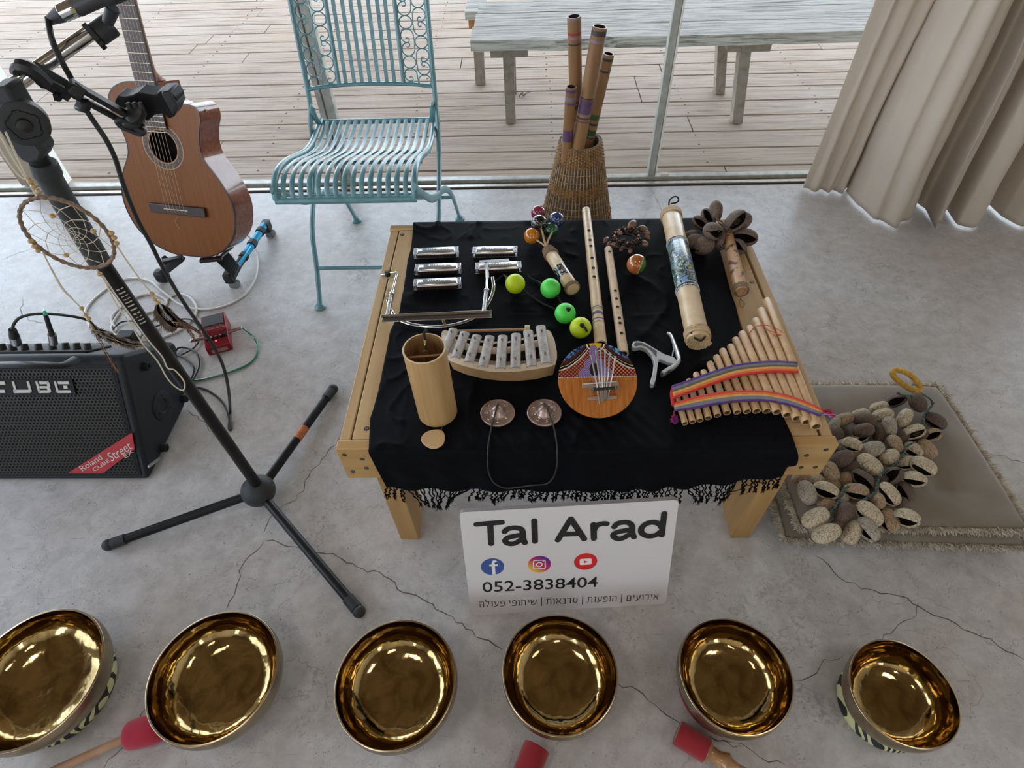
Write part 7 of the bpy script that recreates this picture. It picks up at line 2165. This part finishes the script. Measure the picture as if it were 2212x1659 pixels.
m_fd = M('feather_brown', (.16, .10, .065), .8, col2=(.05, .03, .02), vs=70); m_fg = M('feather_grey_white', (.42, .36, .30), .8, col2=(.10, .08, .07), vs=60, contrast=(.45, .55)); m_fr = M('feather_rust', (.40, .15, .07), .7, col2=(.20, .07, .04), vs=60)
feather([(198, 700), (215, 722), (250, 735), (285, 745), (318, 747)], .013, m_fg, 1, 260); feather([(196, 700), (212, 728), (228, 760), (245, 790), (256, 806)], .004, m_fr, 2, 90)
feather([(345, 655), (355, 675), (372, 695), (385, 708)], .022, m_fd, 3, 480); feather([(380, 700), (400, 705), (415, 725), (424, 748)], .0035, m_fr, 4, 60); feather([(372, 695), (400, 700), (425, 715), (440, 728)], .0045, m_fr, 5, 60)
feather([(200, 712), (230, 720), (265, 742), (300, 748)], .008, m_fd, 6, 120)
# ================================================================ floor cushions
ALB = 1.0
m_cush = M('taupe_velvet', (.185, .152, .108), .9, col2=(.145, .115, .082), vs=9, sheen=.5, bump=.15, bs=700); m_frg = M('frayed_linen', (.66, .60, .50), .9, col2=(.40, .34, .26), vs=60)
CC = [P(1752, 832, z=.10), P(2020, 838, z=.10), P(2240, 1150, z=.10), P(1725, 1172, z=.10)]
bl, br_c, fr_c, fl_c = CC
fl_c = P(1728, 1140, z=.075)
cx0 = .885


def cushion(name, c4, z0, z1, lab, seed, tuft=None):
    """c4: corners BL, BR, FR, FL in x,y"""
    t_ = thing(name, lab, 'cushion', (sum(c[0] for c in c4) / 4, sum(c[1] for c in c4) / 4, z0), 'frayed floor cushions')
    N_ = 44; rows_t = []; rows_b = []; zm = (z0 + z1) / 2
    for i in range(N_ + 1):
        v = i / N_; rt, rb_ = [], []
        for j in range(N_ + 1):
            u = j / N_
            p = (V((*c4[0], 0)).lerp(V((*c4[1], 0)), u)).lerp(V((*c4[3], 0)).lerp(V((*c4[2], 0)), u), v)
            e = (4 * u * (1 - u)) ** .26 * (4 * v * (1 - v)) ** .26
            e = min(1, e * 1.0)
            h = e * (zm - z0)
            wr = .0035 * noise.noise(V((p.x * 14, p.y * 14, seed))) * e
            if tuft is not None:
                dx, dy = p.x - tuft[0], p.y - tuft[1]; d = math.hypot(dx, dy); an = math.atan2(dy, dx)
                h_t = h - .012 * math.exp(-(d / .030) ** 2) * e - .004 * math.exp(-(d / .10) ** 2) * max(0, math.cos(3 * an + 1.2)) ** 4
            else: h_t = h
            bow = .0
            rt.append(V((p.x, p.y, zm + h_t + wr))); rb_.append(V((p.x, p.y, zm - h)))
        rows_t.append(rt); rows_b.append(rb_)
    g = G(); g.grid(rows_t); g.grid(rows_b); g.build('cushion_body', m_cush, t_, world=True, ang=180)
    # frayed edge
    rnd = random.Random(seed); g = G(); per = [rows_t[0][j] for j in range(N_ + 1)] + [rows_t[i][N_] for i in range(1, N_ + 1)] + [rows_t[N_][j] for j in range(N_ - 1, -1, -1)] + [rows_t[i][0] for i in range(N_ - 1, 0, -1)]
    cen_ = sum(per, V((0, 0, 0))) / len(per); tot = len(per)
    for k in range(4200):
        s = rnd.uniform(0, tot); i = int(s) % tot; a, b = per[i], per[(i + 1) % tot]; p = a.lerp(b, s - int(s))
        tg = (b - a).normalized() if (b - a).length > 1e-6 else V((1, 0, 0)); nrm_ = V((tg.y, -tg.x, 0))
        if nrm_.dot(p - cen_) < 0: nrm_ = -nrm_
        L_ = rnd.uniform(.009, .021); d = nrm_ * rnd.uniform(.5, 1) + tg * rnd.uniform(-.5, .5) + V((0, 0, rnd.uniform(-.30, .55)))
        p = p - nrm_ * .003 + V((0, 0, rnd.uniform(-.003, .005))); e = p + d * L_; m_ = (p + e) / 2 + V((rnd.uniform(-.003, .003), rnd.uniform(-.003, .003), rnd.uniform(0, .003)))
        if e.z < .003: e.z = .003
        g.tube([p, m_, e], [.0011, .0010, .0006], n=3, caps=False)
    g.build('frayed_edge', m_frg, t_, world=True, kind='stuff')
    return t_


xy = lambda p: (p.x, p.y)
tb_ = P(2033, 1046, z=.10)
top_c = [(.895, P(1760, 836, z=.075).y), xy(P(2022, 838, z=.075)), xy(P(2222, 1150, z=.075)), xy(P(1722, 1140, z=.075))]
low_c = [(.900, top_c[0][1] - .02), (top_c[1][0] + .002, top_c[1][1] - .02), (top_c[2][0] + .02, top_c[2][1] - .012), (top_c[3][0] - .015, top_c[3][1] - .004)]
cushion('floor_cushion', low_c, .002, .056, 'lower of the two stacked taupe floor cushions with frayed edges', 3)
cushion('floor_cushion', top_c, .052, .108, 'upper taupe floor cushion carrying the bunch of seed pods', 5, tuft=(tb_.x, tb_.y))
# ================================================================ bunch of seed pods
ZC = .113
t_ = thing('seed_pod_shaker', 'big bunch of hollow seed pods on beaded strings with a yellow handle loop', 'shaker', P(1880, 1000, z=ZC))
C = lambda X_, Y_, z=.125: P(1640 + X_ / 3.867, 780 + Y_ / 3.867, z=z)
# x, y, layer height, material, size, axis angle in degrees (photo plane), open towards the viewer?
pods = [(1150, 330, 0, 2, 1.0, 200, 1), (1325, 345, 1, 2, 1.15, 300, 0), (1000, 385, 0, 0, .9, 200, 0), (1035, 450, 1, 0, 1.0, 190, 0), (1212, 480, 1, 0, 1.0, 60, 0), (850, 448, 0, 0, .9, 190, 0), (880, 492, 1, 2, 1.05, 175, 0), (1090, 548, 1, 3, 1.05, 100, 0),
        (705, 490, 0, 1, 1.05, 200, 0), (625, 540, 0, 3, .9, 240, 0), (870, 580, 1, 2, 1.05, 190, 0), (850, 620, 0, 0, 1.0, 220, 1), (1470, 500, 0, 2, 1.1, 330, 1), (1290, 592, 1, 0, 1.0, 20, 1), (1440, 620, 0, 1, 1.0, 20, 1), (775, 700, 1, 0, 1.0, 340, 1), (940, 740, 1, 3, 1.15, 20, 0),
        (1135, 690, 1, 1, 1.0, 120, 0), (1285, 740, 0, 0, 1.0, 330, 1), (1398, 735, 0, 1, 1.15, 310, 0), (650, 620, 0, 2, .95, 100, 0), (1000, 610, 0, 2, .95, 90, 0), (690, 820, 1, 2, 1.15, 30, 0), (815, 800, 0, 1, .8, 30, 0), (925, 865, 1, 0, 1.25, 320, 0), (1085, 800, 1, 0, 1.0, 30, 0), (1220, 850, 0, 0, 1.0, 10, 1),
        (1370, 880, 1, 0, 1.15, 330, 1), (600, 925, 1, 1, 1.05, 110, 0), (765, 915, 0, 2, 1.05, 40, 0), (712, 985, 0, 1, .95, 30, 0), (870, 990, 1, 2, 1.15, 320, 1), (1110, 965, 1, 2, 1.1, 40, 1), (1290, 985, 1, 0, 1.1, 350, 1), (470, 1000, 0, 0, 1.0, 330, 1), (400, 1100, 1, 3, 1.15, 290, 0), (560, 1080, 1, 0, 1.15, 340, 1),
        (600, 1030, 0, 1, .9, 340, 0), (810, 1090, 1, 1, 1.1, 350, 1), (1080, 1112, 1, 0, 1.15, 310, 1), (1212, 1090, 0, 2, 1.1, 300, 1), (990, 1165, 1, 1, .9, 290, 0), (560, 1190, 0, 1, .8, 10, 0), (470, 1310, 1, 0, 1.2, 30, 0), (710, 1270, 1, 2, 1.1, 50, 0), (915, 1275, 1, 0, 1.25, 320, 1), (1080, 1330, 0, 1, 1.1, 290, 1),
        (1230, 1310, 1, 0, 1.2, 345, 1), (560, 1438, 1, 0, 1.25, 200, 0), (775, 1430, 0, 0, 1.2, 240, 0), (905, 1405, 1, 3, 1.1, 310, 1), (345, 975, 0, 1, .8, 200, 0), (680, 700, 0, 3, .8, 20, 0), (1180, 1180, 0, 2, .7, 20, 0), (690, 1170, 0, 3, .8, 60, 0), (1330, 620, 0, 2, .9, 200, 0), (540, 770, 0, 1, .9, 200, 0), (1000, 1000, 0, 2, .9, 10, 0), (1190, 640, 0, 2, .8, 40, 0), (640, 1380, 0, 2, .8, 40, 0)]
vd = None
for i, (X_, Y_, ly, mi, s_, an, op) in enumerate(pods):
    rnd = random.Random(i * 7 + 1)
    s = .0174 * s_; c = C(X_, Y_, ZC + .013 + ly * .016)
    if C(X_, Y_, .06).x < .885 + .02 and c.x < .90: c.x = max(c.x, .895)
    view = (CAM - c).normalized(); a = math.radians(an); u = (_r * math.cos(a) + _u * math.sin(a)); u = (u - view * u.dot(view) + view * rnd.uniform(-.25, .25)).normalized()
    if op: x_ = (view - u * view.dot(u)); sd_ = u.cross(x_.normalized()); x_ = (x_.normalized() * .75 + V((0, 0, -1)) * .55 + sd_ * rnd.uniform(-.25, .25)); x_ = (x_ - u * x_.dot(u)).normalized()
    else: x_ = -(view - u * view.dot(u)).normalized(); sd_ = u.cross(x_); x_ = (x_ + sd_ * rnd.uniform(-.4, .4)).normalized()
    g = G(); g.M = mtx((0, 0, 0), x_, u.cross(x_), u); pod_geo(g, s, 100 + i, open_w=rnd.uniform(.45, .7))
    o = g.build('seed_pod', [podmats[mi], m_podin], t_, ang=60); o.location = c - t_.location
m_bg = M('green_bead', (.012, .075, .055), .35); m_bw = M('wine_bead', (.10, .05, .05), .4)
for line in ([(1350, 265), (1430, 320), (1445, 370), (1380, 440), (1368, 500), (1365, 545)], [(1310, 670), (1240, 710), (1210, 765), (1165, 840), (1110, 885), (1050, 920), (1010, 960), (985, 1030), (975, 1090), (920, 1130), (870, 1170)], [(760, 1040), (700, 1075), (690, 1110), (650, 1190), (610, 1240), (590, 1275)], [(1290, 290), (1200, 285), (1150, 262)]):
    pts = smooth([C(x, y, ZC + .042) for x, y in line], 8); g = G(); acc = 0; last = pts[0]; kk = 0
    g.tube(pts, .0008, n=4, m=2)
    for p in pts[1:]:
        acc += (p - last).length
        if acc > .0042:
            acc = 0; kk += 1
            if kk % 6 == 0: g.ball(p, .0042, 8, sc_=(1, 1, .9), m=1)
            else: g.ball(p, .0027, 8, sc_=(1, 1, .8), m=0)
        last = p
    g.build('bead_string', [m_bg, m_bw, m_black], t_, world=True, kind='stuff')
m_yel = M('yellow_cord_wrap', (.72, .42, .06), .7, var=.3, vs=150, stretch=(1, 1, 1), bump=.7, bs=700)
g = G(); lp = [C(1340, 245, .13), C(1335, 205, .135), C(1310, 160, .145), C(1260, 115, .15), C(1200, 85, .15), C(1140, 75, .145), C(1115, 100, .14), C(1130, 135, .135), C(1175, 175, .13), C(1230, 215, .128), C(1290, 245, .13)]
g.tube(smooth(lp, 8, True), .0066, n=12, closed=True); g.build('handle_loop', m_yel, t_, world=True)

# ================================================================ curtain
def curtain_mat():
    m, nt, b = _mat('linen_curtain'); N, L = nt.nodes, nt.links
    b.inputs['Base Color'].default_value = (.58, .51, .43, 1); b.inputs['Roughness'].default_value = .95
    tr = N.new('ShaderNodeBsdfTranslucent'); tr.inputs[0].default_value = (.60, .52, .42, 1); mx = N.new('ShaderNodeMixShader'); mx.inputs[0].default_value = .22
    L.new(b.outputs[0], mx.inputs[1]); L.new(tr.outputs[0], mx.inputs[2]); L.new(mx.outputs[0], N['Material Output'].inputs[0])
    tc = N.new('ShaderNodeTexCoord'); n = N.new('ShaderNodeTexNoise'); n.inputs['Scale'].default_value = 500; L.new(tc.outputs['Object'], n.inputs[0])
    bp = N.new('ShaderNodeBump'); bp.inputs['Strength'].default_value = .3; bp.inputs['Distance'].default_value = .001; L.new(n.outputs[0], bp.inputs['Height']); L.new(bp.outputs[0], b.inputs['Normal'])
    return m


cpx = [(1737, 404), (1752, 410), (1775, 412), (1800, 413), (1829, 413), (1846, 400), (1838, 412), (1856, 434), (1884, 460), (1912, 476), (1942, 487), (1960, 474), (1976, 448), (1962, 424), (1984, 438), (2003, 456), (2017, 489), (2031, 474), (2026, 442), (2046, 452), (2064, 478), (2092, 492), (2118, 474), (2130, 440), (2150, 452), (2176, 474), (2215, 484), (2250, 462), (2262, 430), (2290, 470), (2340, 490), (2380, 450), (2430, 480), (2480, 450)]
cb = smooth([P(x, y, z=.008) for x, y in cpx], 7)
rows = []
zs = [0, .02, .05, .09, .14, .2, .28, .38, .5, .65, .85, 1.1, 1.5, 2.0, 2.46]
for z in zs:
    t = min(1, z / 1.3); row = []
    for i, p in enumerate(cb):
        yl = 1.40 - .03 * (p.x - 1.6)
        amp = 1 - .55 * t
        y = yl + (p.y - yl) * amp + .012 * noise.noise(V((p.x * 6, z * 2.5, 1))) * (1 - t * .5)
        x = p.x + (.0 if i < 3 else .030 * noise.noise(V((p.x * 3.5 + 5, z * 2.2, 7)))) + .010 * noise.noise(V((p.x * 20, z * 9, 2))) * math.exp(-z * 4)
        rip = .011 * math.sin(i * .62 + 2.0 * noise.noise(V((i * .05, z * 1.2, 4)))) * (1 if i > 8 else i / 8) * (1 - .35 * t)
        y += rip
        x = 1.62 + (x - 1.62) * (1 - .16 * t) if i > 3 else x
        row.append(V((x, min(y, 1.462), z + .006)))
    rows.append(row)
g = G(); g.grid(rows); o = g.build('curtain', curtain_mat(), ang=180, solid=.0016)
tag(o, 'heavy beige linen curtain with deep folds hanging at the right of the glass', 'curtain')
# hem seam
# ================================================================ bench outside
m_bench = deck_mat('weathered_bench', (.62, .60, .57), (.17, .155, .14), (.56, .54, .50), 2.2, 55., .38, .56)
m_blegs = deck_mat('bench_legs', (.34, .29, .24), (.20, .17, .14), (.30, .27, .23), 14., 14.)
bz = .362
t_ = thing('garden_bench', 'long weathered grey wooden bench standing on the deck outside', 'bench', (.9, 2.2, -.028))
yf = P(1440, 78, z=bz).y
xl, xr = P(1016, 86, z=bz).x, 1.95
for j, (w_, gap) in enumerate(((.150, .004), (.150, .004), (.150, .004))):
    y0 = yf + j * .154
    g = G(); n = 70; rows_t, rows_b = [], []
    fr_, bk_, frb, bkb = [], [], [], []
    for i in range(n + 1):
        x = xl + j * .006 + (xr - xl) * i / n
        wv = 0
        if j == 0: wv = -.012 * math.exp(-((x - .50) / .10) ** 2) + .016 * math.exp(-((x - .64) / .035) ** 2) + .003 * noise.noise(V((x * 9, 0, 2)))
        yy = y0 + wv; zz_ = bz + .0025 * noise.noise(V((x * 6, j, 5)))
        fr_.append(V((x, yy + .003, zz_))); frb.append(V((x, yy - .004, zz_ - .038))); bk_.append(V((x, y0 + w_, zz_))); bkb.append(V((x, y0 + w_, zz_ - .038)))
    mid = [(a + b) / 2 + V((0, 0, .001)) for a, b in zip(fr_, bk_)]
    g.grid([frb, fr_, mid, bk_, bkb, frb]);
    for e in (0, n): g.add([frb[e], fr_[e], bk_[e], bkb[e]], [(0, 1, 2, 3)])
    g.build('seat_plank', m_bench, t_, world=True, ang=30)
for (px0, px1, cl0, cl1) in ((1090, 1117, 1060, 1140), (1578, 1612, 1573, 1668)):
    a = P((px0 + px1) / 2 + (0 if px0 < 1200 else -2), 268, z=-.026)
    tx = a.x - .004; wl = .045
    tpx = P((px0 + px1) / 2 - (6 if px0 < 1200 else -22), 108, z=bz - .06).x
    for (yy, dy) in ((a.y, -.0), (a.y + .30, .0)):
        g = G(); x1 = tpx if yy == a.y else tpx - (.0 if px0 < 1200 else .02)
        x0 = a.x if yy == a.y else a.x - (.0 if px0 < 1200 else .012)
        bot_ = [V((x0 - wl / 2, yy, -.026)), V((x0 + wl / 2, yy, -.026)), V((x0 + wl / 2, yy + .055, -.026)), V((x0 - wl / 2, yy + .055, -.026))]
        y_t = yf + .05 if yy == a.y else yf + .36
        top2 = [V((x1 - wl / 2, y_t, bz - .04)), V((x1 + wl / 2, y_t, bz - .04)), V((x1 + wl / 2, y_t + .06, bz - .04)), V((x1 - wl / 2, y_t + .06, bz - .04))]
        g.hexa(bot_, top2); g.build('leg', m_blegs, t_, world=True, bevel=.003)
    g = G(); cxm = (P(cl0, 100, z=bz - .055).x + P(cl1, 100, z=bz - .055).x) / 2; cw = P(cl1, 100, z=bz - .055).x - P(cl0, 100, z=bz - .055).x
    g.box((cxm, yf + .23, bz - .0585), (cw, .40, .036)); g.build('cleat', m_blegs, t_, world=True, bevel=.003)
# end of a second bench
t_ = thing('wooden_seat', 'orange-brown end of another wooden seat at the top edge behind the bench', 'seat', (P(1000, 60, z=-.026)))
e0_ = P(1006, 30, z=.30)
g = G(); g.box((e0_.x + .04, e0_.y + .12, .29), (.09, .24, .035)); g.build('seat_plank', m_bench, t_, world=True, bevel=.003)
g = G(); g.box((e0_.x + .045, e0_.y + .03, .255), (.075, .03, .045)); g.build('front_rail', M('orange_timber', (.50, .24, .07), .6, var=.3, vs=20), t_, world=True, bevel=.003)
g = G(); g.box((e0_.x + .045, e0_.y + .05, .115), (.05, .045, .285)); g.build('leg', m_blegs, t_, world=True, bevel=.003)
# twig
g = G(); rnd = random.Random(1)
tp = [P(1122, 208, z=-.020), P(1126, 202, z=-.016), P(1131, 207, z=-.020), P(1135, 203, z=-.012), P(1141, 199, z=-.012), P(1146, 197, z=-.010)]
g.tube(smooth(tp, 4), .0035, n=6); g.tube(smooth([P(1124, 203, z=-.018), P(1129, 200, z=-.012), P(1131, 204, z=-.018)], 4), .002, n=5); o = g.build('twig', M('twig_grey', (.22, .17, .14), .9)); tag(o, 'small curled dry twig lying on the deck beside the bench leg', 'twig')
